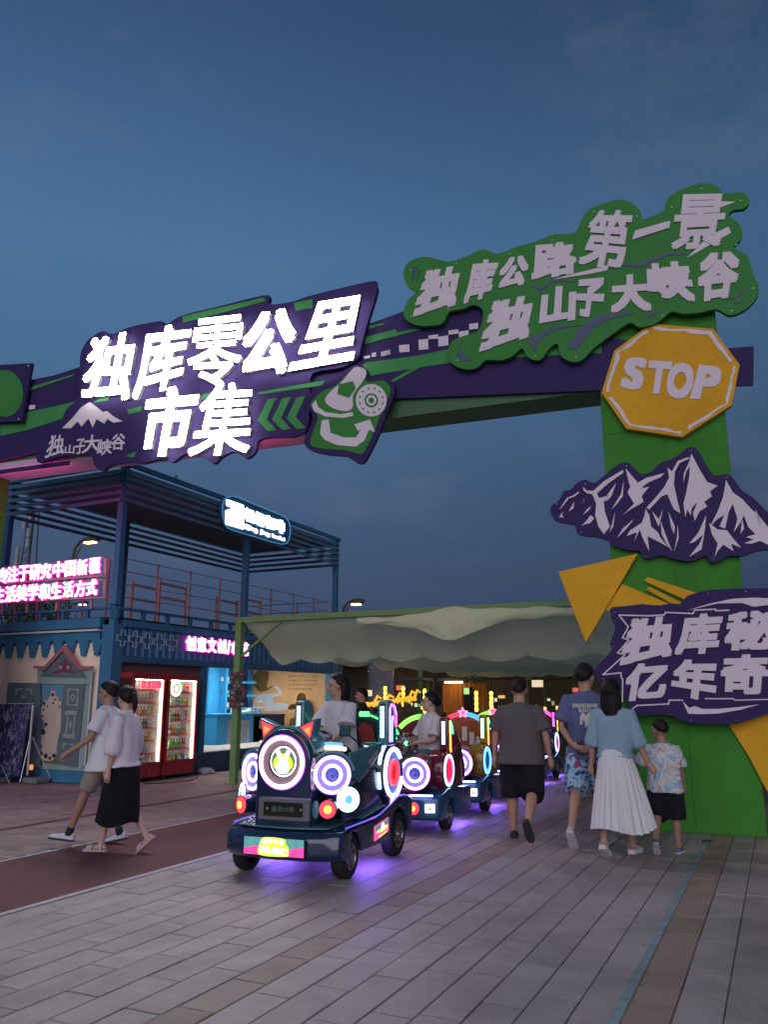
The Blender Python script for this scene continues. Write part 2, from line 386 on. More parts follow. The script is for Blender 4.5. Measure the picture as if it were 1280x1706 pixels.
# beam body behind the fascia
BY = .62; BZ = 5.50
def beamz(u): return BZ
def bt(u): return 6.7 + .35 * (-u) / 6 if u > -6 else 7.05 + .25 * (-6 - u) / 6
rs = []
for u in np.linspace(-.57, -11.44, 12):
    z0 = beamz(u) + .01; z1 = min(bt(u), 7.1) - .25
    rs.append([(u, .03, z0), (u, BY, z0), (u, BY, z1), (u, .03, z1)])
mb = MB(); mb.rings(rs); mb.build('beam', m_dgreen, gate)
# underside lit magenta on the left, where a lamp tube runs
c1 = crop(0, 440, 1.9394); c2 = crop(640, 280, 2.0); c3 = crop(880, 700, 3.16)
def gpoly(pts, off): return [gp(x, y, off) for x, y in pts]
mb = MB()
fas = [(-90, 788), (67, 752), (400, 733), (515, 719), (600, 672), (640, 665), (1003, 650), (1256, 642), (1257, 577), (1150, 585), (1003, 560), (1003, 500), (760, 505), (677, 517), (640, 531), (600, 545), (560, 560), (330, 560), (150, 606), (88, 626), (45, 634), (-90, 655)]
mb.prism(gpoly(fas, .03), gf, .0, .035); mb.build('fascia', m_purple, gate)
def gpart(part, pts, m, o0, o1):
    mb = MB(); mb.prism(gpoly(pts, o1), gf, o0, o1); return mb.build(part, m, gate)
for poly in ([(560, 640), (610, 604), (700, 592), (800, 570), (1003, 515), (1003, 588), (880, 594), (760, 603), (700, 612), (640, 622)],
             c1([(0, 505), (90, 478), (210, 452), (330, 420), (360, 440), (300, 470), (215, 495), (90, 535), (0, 556)])):
    gpart('green_stripe', poly, m_lgreen, .035, .043)
for poly in ([(690, 548), (702, 549), (600, 575), (598, 566)], c1([(1165, 240), (1280, 210), (1280, 222), (1165, 245)]), c1([(1175, 200), (1250, 190), (1190, 212)]),
             c1([(85, 400), (240, 355), (235, 362), (85, 412)]), [(640, 640), (690, 612), (702, 606), (700, 612), (640, 646)]):
    gpart('green_streak', poly, m_lgreen, .035, .047)
for q in ([(0, 610), (18, 607), (19, 621), (0, 623)], [(50, 590), (84, 587), (85, 612), (51, 614)], [(115, 572), (147, 569), (148, 603), (116, 606)], [(148, 558), (181, 554), (181, 568), (148, 570)], [(181, 562), (214, 557), (215, 590), (182, 595)],
          [(215, 541), (248, 537), (248, 552), (215, 555)], [(250, 545), (282, 540), (282, 562), (250, 566)], [(284, 520), (314, 515), (314, 535), (284, 538)]):
    gpart('checker_square', c2(q), m_white, .0435, .050)
for q in ([(1175, 299), (1196, 294), (1196, 303), (1178, 306)], [(1201, 288), (1215, 285), (1216, 298), (1202, 300)], [(1230, 284), (1260, 276), (1262, 291), (1232, 298)], [(93, 456), (113, 455), (112, 468), (92, 470)]):
    gpart('checker_square', c1(q), m_white, .0435, .050)
# magenta light tube fixed under the beam at the left
sf = MB(); sf.box((-8.2, .325, 5.494), (6.4, .58, .012)); sf.build('soffit', mat('soffit_pale', (.50, .36, .48), rough=.6), gate)
sf = MB(); sf.box((-8.2, .022, 5.56), (6.4, .014, .14)); sf.build('soffit_edge', mat('soffit_pale', (.50, .36, .48), rough=.6), gate)
for u0, u1 in ((-11.3, -9.6), (-7.8, -6.6), (-6.4, -5.3)):
    tb = MB(); tb.box(((u0 + u1) / 2, -.012, 5.455), (u1 - u0 + .30, .008, .08)); tb.build('tube_shield', m_purple, gate)
    tb = MB(); tb.cyl((u0, .02, 5.455), (u1, .02, 5.455), .012); tb.build('light_tube', glow('magenta_tube', (1, .02, .30), 85), gate)
    for u in (u0 + .1, u1 - .1): tb = MB(); tb.box((u, .02, 5.48), (.03, .03, .05)); tb.build('tube_clip', m_edge, gate)
m_seam = mat('panel_seam', (.02, .07, .015), rough=.9)
for zz in (1.22, 2.44, 3.66, 4.88): tb = MB(); tb.box(((PW0 + PW1) / 2, -.0006, zz), (PW1 - PW0 - .03, .002, .005)); tb.build('panel_seam', m_seam, gate)
tb = MB(); tb.box((.20, -.0008, 3.3), (.005, .002, 6.5)); tb.build('panel_seam', m_seam, gate)

def sign(name, label, off, cat='sign'):
    return empty(name, tuple(G0 + GN * off), GA, label, cat)
def plate(root, part, pts, m, o0, o1, smooth=0, bevel=0):
    """o0,o1: depth in metres in front of the gate face; root stands at its own offset"""
    if smooth: pts = smoothpoly(pts, smooth)
    mb = MB(); mb.prism(gpoly(pts, o1), lambda a, z, o: gf(a, z, o), o0, o1)
    M = FR[root.name].inverted() @ FR[gate.name]
    mb.v = [tuple(M @ Vector(v)) for v in mb.v]
    return mb.build(part, m, root, bevel=bevel)
def letters(root, items, m, o0, o1, bold=.03, part='letter', cropf=None):
    M = FR[root.name].inverted() @ FR[gate.name]
    for ch, q in items:
        q = cropf(q) if cropf else q
        mb = MB(); put_glyph(mb, ch, bold, [gp(x, y, o1) for x, y in q], gf, o0, o1)
        mb.v = [tuple(M @ Vector(v)) for v in mb.v]; mb.build(part, m, root)

# --- main illuminated sign
ms = sign('market_sign', 'purple cut out board on the gate with large glowing white characters', .06)
P = [(258, 300), (272, 262), (290, 240), (330, 216), (362, 226), (420, 203), (520, 184), (532, 198), (590, 165), (700, 138), (850, 101), (872, 108), (872, 130), (940, 122), (1010, 100), (1195, 56), (1216, 66), (1217, 95), (1188, 190), (1168, 265), (1155, 305), (1100, 335), (1010, 352), (1000, 420), (985, 545), (860, 560), (832, 575), (825, 605), (795, 628), (760, 606), (720, 620), (690, 645), (660, 625), (600, 612), (560, 640), (520, 630), (460, 645), (420, 640), (360, 648), (330, 668), (306, 652), (290, 612), (230, 616), (160, 630), (120, 640), (122, 595), (150, 560), (190, 520), (212, 470), (235, 450), (252, 420)]
plate(ms, 'board', c1(P), m_purple2, .06, .13, smooth=3)
for pl in ([(590, 168), (850, 108), (860, 118), (590, 190)], [(950, 125), (1010, 112), (1010, 140), (955, 150)], [(830, 415), (1050, 375), (1040, 392), (845, 420)], [(640, 425), (700, 410), (640, 445)], [(410, 470), (460, 458), (455, 475), (415, 485)], [(405, 620), (440, 605), (430, 625)], [(330, 430), (355, 425), (350, 440), (300, 448)]):
    plate(ms, 'green_streak', c1(pl), m_lgreen, .13, .136)
for dx in (0, 47, 94):
    plate(ms, 'chevron', c1([(x + dx, y - dx * .07) for x, y in [(893, 432), (865, 437), (832, 505), (865, 540), (893, 536), (862, 500)]]), m_lgreen, .13, .138)
m_glowl = glow('lit_letter_face', (1.0, .97, 1.0), 34.0)
big = [('独', [(293, 238), (452, 212), (412, 440), (255, 428)]), ('库', [(462, 205), (622, 190), (580, 390), (425, 440)]), ('零', [(625, 180), (797, 160), (765, 398), (592, 400)]),
       ('公', [(800, 160), (972, 135), (928, 352), (765, 362)]), ('里', [(1012, 125), (1180, 98), (1140, 308), (930, 345)]),
       ('市', [(478, 405), (650, 385), (600, 618), (445, 622)]), ('集', [(665, 388), (832, 378), (802, 612), (602, 622)])]
BD = {'零': .007, '集': .009, '库': .019, '独': .020, '里': .018, '公': .038, '市': .032}
for c, q in big:
    letters(ms, [(c, q)], m_glowl, .232, .24, bold=BD[c], cropf=c1)
    letters(ms, [(c, q)], mat('letter_return', (.25, .24, .27), rough=.4), .131, .2315, bold=BD[c] * .9, part='letter_case', cropf=c1)
plate(ms, 'snow_peak', c1([(200, 530), (235, 495), (262, 462), (288, 446), (312, 462), (330, 478), (345, 475), (365, 492), (395, 508), (365, 512), (345, 500), (335, 515), (310, 500), (298, 528), (285, 498), (262, 525), (250, 508), (228, 530)]), m_white, .13, .142)
letters(ms, [('独', [(165, 552), (207, 550), (205, 612), (140, 628)]), ('山', [(210, 585), (240, 582), (238, 612), (207, 612)]), ('子', [(245, 566), (274, 562), (272, 612), (238, 615)]), ('大', [(275, 552), (318, 550), (325, 605), (262, 612)]),
             ('峡', [(318, 566), (360, 564), (360, 612), (310, 622)]), ('谷', [(362, 550), (405, 546), (402, 600), (355, 600)])], m_white, .13, .142, bold=.015, cropf=c1)

# --- round emblem board: curving road, disc and arrow
es = sign('emblem_sign', 'shield shaped purple and green emblem board right of the glowing characters', .14)
P = [(988, 445), (1000, 420), (1040, 397), (1080, 375), (1105, 350), (1140, 328), (1168, 326), (1188, 345), (1195, 368), (1240, 362), (1268, 380), (1275, 415), (1250, 480), (1228, 540), (1205, 590), (1178, 638), (1155, 643), (1120, 622), (1060, 616), (1005, 603), (984, 578), (992, 548), (1006, 515), (1012, 490), (996, 468)]
plate(es, 'board', c1(P), m_purple2, .14, .20, smooth=3)
plate(es, 'green_field', c1([(1005, 448), (1040, 412), (1085, 392), (1125, 352), (1150, 340), (1172, 345), (1185, 380), (1235, 376), (1258, 392), (1262, 415), (1235, 475), (1212, 535), (1190, 582), (1168, 614), (1120, 602), (1062, 598), (1012, 590), (1003, 572), (1012, 540), (1024, 510), (1026, 490), (1010, 468)]), m_sgreen, .20, .208, smooth=3)
plate(es, 'road', c1([(1128, 352), (1150, 332), (1180, 340), (1182, 362), (1160, 395), (1140, 425), (1140, 460), (1120, 475), (1075, 465), (1050, 440), (1070, 410), (1100, 385)]), m_white, .208, .214, smooth=3)
plate(es, 'road_gap', c1([(1095, 388), (1140, 378), (1150, 400), (1128, 432), (1090, 420)]), m_sgreen, .214, .218)
plate(es, 'rim_line', c1([(1008, 455), (1020, 440), (1028, 462), (1052, 478), (1100, 485), (1140, 478), (1142, 490), (1110, 497), (1050, 492), (1015, 475)]), m_white, .208, .214)
def gring(root, part, c, r0, r1, m, o0, o1, n=28):
    plate(root, part, c1([(c[0] + r1 * math.cos(t), c[1] + r1 * 1.05 * math.sin(t)) for t in np.linspace(0, 2 * math.pi, n, endpoint=False)]), m, o0, o1)
gring(es, 'disc', (1200, 440), 0, 50, m_white, .208, .214)
gring(es, 'disc_ring', (1200, 440), 0, 22, m_sgreen, .214, .218); gring(es, 'disc_ring', (1200, 440), 0, 16, m_white, .218, .222); gring(es, 'disc_ring', (1200, 440), 0, 9, m_sgreen, .222, .226)
for k in range(12):
    a = k * math.tau / 12 + .2; plate(es, 'disc_notch', c1([(1200 + 34 * math.cos(a), 440 + 36 * math.sin(a)), (1200 + 38 * math.cos(a + .22), 440 + 40 * math.sin(a + .22)), (1200 + 42 * math.cos(a), 440 + 44 * math.sin(a))]), m_sgreen, .214, .217)
plate(es, 'arrow', c1([(1040, 505), (1062, 502), (1068, 545), (1110, 560), (1150, 560), (1170, 530), (1158, 540), (1145, 518), (1195, 502), (1212, 542), (1192, 535), (1178, 570), (1150, 590), (1090, 585), (1050, 568), (1034, 548)]), m_white, .208, .214)

# --- far left small board
fl = sign('side_board', 'dark purple board with a green disc at the left end of the gate', .10)
plate(fl, 'board', c1([(-180, 335), (102, 320), (68, 508), (-180, 512)]), m_purple2, .10, .16)
plate(fl, 'green_field', c1([(15 + 58 * math.cos(t), 418 + 76 * math.sin(t)) for t in np.linspace(0, math.tau, 30, endpoint=False)]), m_sgreen, .16, .168)
for sx, sy in ((90, 328), (58, 500)):
    plate(fl, 'bolt', c1([(sx + 2.5 * math.cos(t), sy + 2.5 * math.sin(t)) for t in np.linspace(0, math.tau, 8, endpoint=False)]), m_edge, .16, .166)

# --- green canyon sign
gs = sign('canyon_sign', 'green cloud shaped board high on the gate with two rows of white characters', .07)
P = [(65, 360), (72, 325), (95, 305), (140, 295), (185, 305), (210, 312), (250, 303), (285, 290), (330, 270), (370, 285), (400, 280), (440, 262), (490, 250), (530, 235), (560, 222), (600, 220), (638, 214), (655, 180), (672, 150), (700, 130), (750, 112), (790, 105), (830, 118), (855, 145), (862, 170), (895, 160), (935, 142), (942, 110), (965, 85), (1010, 65), (1060, 50), (1110, 60), (1132, 85), (1190, 80), (1214, 95), (1218, 115), (1200, 135), (1165, 140), (1150, 160), (1180, 180), (1195, 210), (1188, 240), (1168, 265), (1210, 290), (1225, 325), (1235, 360), (1250, 390), (1250, 420), (1225, 455), (1190, 480), (1150, 490), (1110, 470), (1060, 480), (1000, 485), (960, 478), (930, 500), (900, 520), (850, 530), (820, 515), (760, 555), (700, 600), (660, 640), (625, 645), (590, 625), (578, 585), (548, 605), (520, 640), (480, 630), (460, 600), (430, 625), (390, 640), (340, 640), (310, 665), (270, 670), (225, 650), (213, 612), (230, 575), (270, 558), (310, 545), (325, 520), (330, 475), (300, 455), (260, 470), (218, 478), (200, 510), (180, 522), (120, 525), (78, 508), (65, 480), (80, 440), (105, 415), (78, 392)]
plate(gs, 'board', c2(P), m_sgreen, .07, .14, smooth=3)
Lg = [('独', [(140, 338), (266, 322), (238, 458), (88, 497)]), ('库', [(290, 305), (386, 302), (352, 428), (263, 455)]), ('公', [(395, 300), (492, 285), (470, 388), (372, 408)]), ('路', [(500, 252), (642, 242), (645, 348), (490, 378)]),
      ('第', [(698, 140), (832, 138), (805, 345), (640, 318)]), ('一', [(838, 208), (955, 175), (952, 198), (828, 238)]), ('景', [(975, 88), (1150, 84), (1122, 262), (955, 275)]),
      ('独', [(362, 440), (512, 420), (482, 565), (308, 615)]), ('山', [(528, 398), (642, 388), (638, 505), (516, 527)]), ('子', [(640, 372), (745, 362), (722, 505), (632, 488)]), ('大', [(760, 358), (880, 350), (895, 475), (755, 482)]),
      ('峡', [(875, 318), (1018, 306), (1042, 446), (880, 428)]), ('谷', [(1048, 282), (1200, 274), (1170, 428), (1045, 448)])]
letters(gs, Lg[:4] + Lg[7:], m_white, .14, .160, bold=.052, cropf=c2)
letters(gs, Lg[4:7], m_white, .14, .160, bold=.026, cropf=c2)
plate(gs, 'brush_tail', c2([(722, 330), (640, 350), (560, 372), (690, 352), (745, 340), (752, 320)]), m_white, .14, .152)
plate(gs, 'brush_tail', c2([(1105, 110), (1175, 112), (1110, 135)]), m_white, .14, .15)
plate(gs, 'brush_tail', c2([(1085, 225), (1150, 195), (1158, 215), (1010, 300)]), m_white, .14, .15)
m_ink = mat('stroke_navy', (.05, .065, .16), rough=.5)
for st in ([(495, 390), (520, 412), (560, 382), (600, 376), (632, 380), (635, 374), (600, 370), (555, 374), (522, 398), (505, 388)], [(730, 342), (780, 325), (860, 330), (900, 310), (950, 290), (1010, 288), (1008, 282), (940, 282), (890, 300), (855, 320), (780, 316)],
           [(612, 598), (640, 608), (700, 530), (760, 500), (815, 488), (838, 480), (760, 482), (700, 500), (655, 530)], [(478, 570), (505, 612), (512, 580), (560, 540), (620, 528), (660, 524), (600, 522), (550, 532), (498, 568), (490, 565)],
           [(245, 605), (262, 572), (250, 600), (265, 625), (290, 630), (290, 640), (260, 642), (244, 625)], [(1145, 440), (1180, 430), (1210, 405), (1215, 398), (1178, 420)], [(1165, 450), (1190, 442), (1212, 425), (1188, 450)], [(92, 375), (98, 335), (112, 325), (102, 345), (98, 370)], [(108, 372), (112, 345), (124, 332), (116, 350), (112, 372)], [(868, 492), (905, 478), (920, 462), (905, 488), (880, 498)]):
    plate(gs, 'ink_stroke', c2(st), m_ink, .14, .147)

m_bolt = mat('bolt_grey', (.30, .32, .33), rough=.4, metal=.5)
def bolts(root, pts, cf, o):
    for x, y in pts: plate(root, 'bolt', cf([(x + 2.6 * math.cos(t), y + 2.6 * math.sin(t)) for t in np.linspace(0, math.tau, 8, endpoint=False)]), m_bolt, o, o + .007)
bolts(gs, [(88, 340), (90, 495), (240, 318), (245, 640), (420, 285), (560, 240), (505, 625), (700, 145), (845, 160), (960, 130), (1190, 108), (1060, 68), (1175, 255), (1232, 400), (1160, 475), (930, 490), (640, 628), (215, 470)], c2, .14)
# --- STOP octagon
ss = sign('stop_sign', 'yellow eight sided board reading STOP near the top of the right pillar', .01)
P = [(890, 518), (1098, 535), (1187, 655), (1160, 790), (995, 897), (808, 868), (725, 748), (768, 608)]
plate(ss, 'board', c2(P), m_yel, .0, .09, bevel=.006)
cx, cy = 957, 703
def off_in(k, j=0): return [(cx + (x - cx) * k + random.uniform(-j, j), cy + (y - cy) * k + random.uniform(-j, j)) for x, y in P]
def dens(pp, n=7): return [(pp[i][0] + (pp[(i + 1) % len(pp)][0] - pp[i][0]) * q / n, pp[i][1] + (pp[(i + 1) % len(pp)][1] - pp[i][1]) * q / n) for i in range(len(pp)) for q in range(n)]
random.seed(11); A = dens(off_in(.945)); B = dens(off_in(.895)); A = [(x + random.uniform(-3, 3), y + random.uniform(-3, 3)) for x, y in A]; B = [(x + random.uniform(-4, 4), y + random.uniform(-4, 4)) for x, y in B]
n = len(A)
for i in range(0, n, 14):
    seg = [(i + q) % n for q in range(0, 14)]
    plate(ss, 'border_stroke', c2([A[q] for q in seg] + [B[q] for q in seg[::-1]]), m_white, .09, .096)
letters(ss, [('S', [(808, 628), (882, 634), (858, 742), (786, 732)]), ('T', [(885, 640), (962, 645), (945, 755), (870, 750)]), ('O', [(955, 645), (1040, 652), (1022, 772), (935, 764)]), ('P', [(1052, 655), (1130, 662), (1110, 775), (1020, 768)])], m_white, .09, .102, bold=.05, cropf=c2)

# --- mountain board
mo = sign('mountain_sign', 'dark purple board of jagged white mountain ridges on the right pillar', .01)
P = [(118, 470), (130, 445), (165, 420), (190, 375), (225, 365), (260, 330), (300, 313), (350, 330), (395, 298), (440, 260), (490, 225), (530, 225), (570, 262), (600, 285), (650, 270), (700, 225), (750, 208), (800, 180), (840, 146), (880, 145), (908, 175), (940, 235), (975, 285), (1010, 290), (1050, 283), (1085, 310), (1130, 370), (1190, 410), (1250, 470), (1320, 530), (1390, 590), (1410, 650), (1380, 690), (1264, 682), (1200, 690), (1130, 715), (1060, 715), (1000, 747), (960, 745), (940, 712), (880, 738), (830, 742), (770, 730), (700, 712), (650, 728), (610, 722), (590, 690), (520, 683), (450, 660), (420, 632), (350, 612), (300, 610), (260, 595), (245, 552), (190, 540), (145, 530), (125, 500)]
plate(mo, 'board', c3(P), m_purple2, .01, .085, smooth=3)
W = [[(163, 475), (205, 410), (240, 395), (270, 375), (268, 385), (245, 402), (215, 412), (190, 445)], [(290, 350), (310, 370), (345, 372), (400, 322), (500, 262), (505, 275), (420, 335), (365, 385), (375, 410), (430, 395), (400, 430), (405, 480), (432, 560), (400, 600), (372, 560), (355, 500), (360, 440), (340, 390), (315, 385), (295, 372)],
     [(515, 253), (580, 330), (620, 305), (720, 278), (700, 300), (640, 325), (610, 345), (600, 360), (640, 350), (600, 400), (610, 430), (540, 470), (500, 500), (560, 440), (525, 380), (540, 350), (530, 320)], [(735, 250), (760, 270), (790, 215), (845, 195), (855, 200), (800, 225), (775, 270), (770, 340), (790, 430), (805, 490), (770, 470), (735, 390), (705, 400), (640, 470), (625, 460), (680, 400), (720, 350), (745, 300)],
     [(862, 175), (900, 250), (945, 325), (1000, 345), (960, 375), (970, 400), (930, 430), (945, 455), (905, 480), (880, 530), (870, 490), (895, 430), (865, 460), (858, 500), (840, 470), (830, 510), (820, 440), (835, 380), (850, 300), (855, 240), (835, 270), (820, 330), (822, 280), (850, 220)],
     [(1045, 315), (1080, 380), (1130, 415), (1180, 470), (1215, 500), (1264, 560), (1330, 620), (1264, 655), (1225, 635), (1180, 650), (1140, 648), (1190, 628), (1150, 615), (1200, 600), (1160, 560), (1140, 500), (1120, 540), (1085, 590), (1105, 520), (1080, 440), (1060, 480), (1040, 570), (1010, 560), (1035, 500), (1000, 520), (960, 560), (1005, 470), (1030, 400)],
     [(620, 465), (640, 500), (650, 560), (685, 590), (700, 620), (740, 668), (690, 640), (630, 610), (640, 690), (605, 620), (590, 575), (560, 640), (575, 590), (520, 610), (500, 640), (540, 580), (600, 540), (615, 500)], [(955, 540), (1000, 575), (1050, 580), (1080, 620), (1125, 672), (1070, 650), (1085, 690), (1030, 655), (1000, 690), (985, 720), (1000, 650), (970, 600)],
     [(700, 530), (725, 600), (760, 690), (730, 650), (705, 600)], [(740, 480), (775, 560), (770, 600), (755, 560)], [(790, 550), (795, 620), (770, 695), (785, 620)], [(940, 500), (900, 590), (850, 650), (880, 640), (925, 600), (905, 650), (850, 720), (915, 680), (930, 600)], [(655, 480), (680, 540), (690, 560), (700, 520), (712, 470), (690, 520)],
     [(465, 330), (440, 400), (410, 430), (420, 390)], [(505, 320), (490, 390), (440, 470), (470, 440), (500, 400)], [(330, 500), (300, 540), (280, 555), (330, 540), (350, 515)], [(300, 410), (290, 440), (295, 420)], [(245, 430), (240, 465), (215, 480), (232, 450)], [(335, 450), (310, 470), (290, 500), (320, 475)], [(460, 480), (445, 540), (430, 590), (450, 560)], [(560, 520), (520, 570), (470, 620), (500, 570)],
     [(1130, 520), (1140, 570), (1120, 600), (1125, 560)], [(1200, 470), (1230, 530), (1225, 560), (1205, 510)], [(185, 480), (165, 510), (190, 512), (180, 500)]]
for k in W: plate(mo, 'snow_ridge', c3(k), m_white, .085, .096)

# --- yellow arrow
ya = sign('arrow_sign', 'folded yellow arrow board pointing left on the right pillar above the lower purple board', .03)
plate(ya, 'arrow_head', c3([(160, 798), (580, 702), (305, 1172)]), m_yel, .055, .10, bevel=.004)
plate(ya, 'arrow_shaft', c3([(497, 862), (800, 990), (800, 1100), (405, 1000)]), m_yel, .0, .054, bevel=.003)
plate(ya, 'streak', c3([(630, 826), (1000, 945), (880, 970), (613, 846)]), m_yel, .0, .04); plate(ya, 'streak', c3([(640, 876), (860, 985), (800, 990), (625, 892)]), m_yel, .0, .04)
yb = sign('lower_arrow', 'plain yellow arrow board running off to the right at the foot of the pillar', .03)
plate(yb, 'board', [(1213, 1203), (1300, 1180), (1370, 1290), (1330, 1400), (1283, 1325), (1250, 1262)], m_yel, .0, .04)

# --- lower purple board
ls = sign('valley_sign', 'purple jagged board with two rows of bold white characters low on the right pillar', .11)
P = [(430, 1000), (445, 985), (520, 978), (600, 968), (640, 972), (700, 975), (750, 965), (800, 968), (840, 925), (900, 905), (960, 893), (1080, 886), (1264, 884), (1420, 884), (1560, 900), (1590, 1200), (1560, 1480), (1420, 1530), (1264, 1545), (1180, 1575), (1100, 1598), (1000, 1602), (900, 1600), (820, 1588), (780, 1560), (720, 1550), (640, 1550), (560, 1562), (540, 1520), (500, 1440), (480, 1400), (380, 1375), (350, 1345), (345, 1318), (370, 1290), (410, 1250), (445, 1205), (432, 1180), (450, 1130), (465, 1085), (445, 1060)]
plate(ls, 'board', c3(P), m_purple2, .11, .18)
letters(ls, [('独', [(545, 1040), (778, 1030), (758, 1242), (468, 1295)]), ('库', [(812, 1022), (1032, 1012), (1000, 1228), (770, 1238)]), ('秘', [(1050, 1010), (1310, 995), (1300, 1208), (1030, 1214)]), ('亿', [(530, 1285), (748, 1268), (720, 1468), (498, 1482)]),
             ('年', [(775, 1262), (1010, 1252), (985, 1492), (748, 1440)]), ('奇', [(1022, 1236), (1280, 1230), (1262, 1445), (1012, 1440)])], m_white, .18, .205, bold=.048, cropf=c3)
def ribbon(root, pts, wd, m, o0, o1, part='outline'):
    for a, b in zip(pts[:-1], pts[1:]):
        d = Vector((b[0] - a[0], b[1] - a[1])).normalized(); nn = Vector((-d.y, d.x)) * wd / 2; a2 = Vector(a) - d * wd * .4; b2 = Vector(b) + d * wd * .4
        yield [tuple(a2 + nn), tuple(b2 + nn), tuple(b2 - nn), tuple(a2 - nn)]
def ribbons(root, pts, wd, m, o0, o1, cf, part='outline'):
    M = FR[root.name].inverted() @ FR[gate.name]; mb = MB()
    for i, q in enumerate(ribbon(root, pts, wd, m, o0, o1)): mb.prism(gpoly(cf(q), o1), gf, o0, o1 + .0006 * (i % 2))
    mb.v = [tuple(M @ Vector(v)) for v in mb.v]; mb.build(part, m, root)
ribbons(ls, [(1060, 1000), (990, 1003), (990, 995), (880, 1000), (870, 1018), (725, 1012), (718, 1025), (640, 1030), (480, 1026), (530, 1088), (498, 1145), (532, 1158), (472, 1225), (512, 1235), (395, 1340), (490, 1330), (492, 1352), (500, 1365), (498, 1480)], 7, m_white, .18, .186, c3)
ribbons(ls, [(525, 1540), (575, 1502), (742, 1494), (745, 1474), (815, 1474)], 7, m_white, .18, .186, c3)
plate(ls, 'swoosh', c3([(815, 1478), (845, 1545), (900, 1548), (1000, 1545), (1120, 1525), (1225, 1495), (1120, 1510), (1000, 1520), (920, 1520), (880, 1505), (850, 1515)]), m_white, .18, .188)
plate(ls, 'swoosh', c3([(835, 1002), (960, 965), (1080, 940), (1190, 934), (1330, 940), (1330, 965), (1190, 982), (1130, 962), (1000, 965)]), m_white, .18, .188)
ribbons(ls, [(935, 1466), (1080, 1466), (1092, 1474), (1270, 1470)], 6, m_white, .18, .186, c3)
bolts(ls, [(460, 1010), (700, 995), (950, 912), (1150, 902), (395, 1362), (560, 1545), (860, 1580), (1100, 1580), (450, 1190)], c3, .18); bolts(mo, [(150, 440), (300, 335), (520, 240), (860, 160), (1050, 300), (280, 590), (620, 715), (980, 730)], c3, .085)
ls_s = sign('dark_shed', 'black sided shed glimpsed behind the right edge of the green pillar', -3.0, 'shed')
mb = MB(); mb.box((3.6, 0, 1.6), (3.4, 2.0, 3.2)); mb.build('wall', mat('shed_black', (.012, .012, .014), rough=.5, var=.3, vscale=30), ls_s)
mb = MB(); mb.box((3.6, 0, 3.23), (3.5, 2.1, .06)); mb.build('roof', m_ink, ls_s)
mb = MB()
for k in range(3): mb.cyl((1.72 + k * .08, -1.06, 0), (1.72 + k * .08, -1.06, 3.1), .035)
mb.build('downpipe', mat('blue_grey_metal', (.14, .18, .28), rough=.3, metal=.6), ls_s)
# ================================================================== CONTAINER SHOP
CX = -11.05; CY = 11.5; CY1 = 20.25; CB = -14.35        # long face, short face, far end, back
m_blue = mat('container_blue', (.035, .17, .31), rough=.5, var=.14, vscale=2.5, bump=.08, bscale=30)
m_dblue = mat('container_frame_blue', (.03, .13, .25), rough=.45, var=.12, vscale=3)
m_dark = mat('deep_interior', (.015, .018, .025), rough=.8)
m_cream = mat('cream_wall', (.88, .74, .56), rough=.75, var=.06, vscale=1.5, bump=.1, bscale=60)
m_maroon = mat('maroon_wall', (.17, .085, .095), rough=.7, var=.08)
m_pinkrail = mat('red_brown_rail', (.33, .23, .25), rough=.5, var=.15)
sh = empty('container_shop', (CX, CY, 0), 0, 'blue shipping container shop with a slatted roof frame above it', 'building')
def part(mb, name, m, **k): return mb.build(name, m, sh, world=True, **k)
# base beam, corner posts, beams
mb = MB(); mb.box((CX - .09, (CY + CY1) / 2, .21), (.18, CY1 - CY - .3, .40)); part(mb, 'base_beam', mat('base_navy', (.02, .06, .10), rough=.5), bevel=.01)
mb = MB(); mb.box(((CX + CB) / 2 - .1, CY + .09, .14), (CX - CB - .5, .18, .26)); part(mb, 'base_beam', m_blue, bevel=.01)
for (x, y) in ((CX - .14, CY + .14), (CX - .14, CY1 - .14), (CB + .14, CY1 - .14), (CB + .14, CY + .14)):
    mb = MB(); mb.box((x, y, 1.43), (.28, .28, 2.86)); part(mb, 'corner_post', m_blue, bevel=.012)
mb = MB(); mb.box((CX - .06, 14.28, 1.3), (.12, .16, 1.86)); part(mb, 'door_post', m_dblue, bevel=.008)
# long face: header of corrugated sheet between two beams
mb = MB(); mb.box((CX - .07, (CY + CY1) / 2, 2.90), (.14, CY1 - CY - .57, .13)); part(mb, 'header_beam', m_blue, bevel=.01)
mb = MB(); mb.box((CX - .07, (CY + CY1) / 2, 2.235), (.16, CY1 - CY - .57, .13)); part(mb, 'header_beam', m_dblue, bevel=.01)
pts = []; y = CY + .29; k = 0
prof = []
while y < CY1 - .3:
    prof += [(y, 0), (y + .07, 0), (y + .10, -.035), (y + .17, -.035)]; y += .20
mb = MB(); mb.rings([[Vector((CX - .045 + d, yy, 2.302)), Vector((CX - .045 + d, yy, 2.833)), Vector((CX - .09, yy, 2.833)), Vector((CX - .09, yy, 2.302))] for yy, d in prof]); part(mb, 'corrugated_header', m_blue)
# five thin outlined crosses on the header
m_lt = mat('pale_cross_paint', (.55, .62, .68), rough=.5)
for k in range(5):
    a = onx(204 + k * 20.3, 1063 + k * 2.1, CX); cy, cz, s_ = a.y, a.z, .15 * (1 + .012 * k)
    c3_ = [(-.33, 1), (.33, 1), (.33, .36), (1, .36), (1, -.36), (.33, -.36), (.33, -1), (-.33, -1), (-.33, -.36), (-1, -.36), (-1, .36), (-.33, .36)]
    mb = MB()
    for i in range(12):
        p, q = c3_[i], c3_[(i + 1) % 12]; mb.bar((CX + .008, cy + p[0] * s_, cz + p[1] * s_ * .98), (CX + .008, cy + q[0] * s_, cz + q[1] * s_ * .98), .011, .008, up=(1, 0, 0))
    part(mb, 'cross_outline', m_lt)
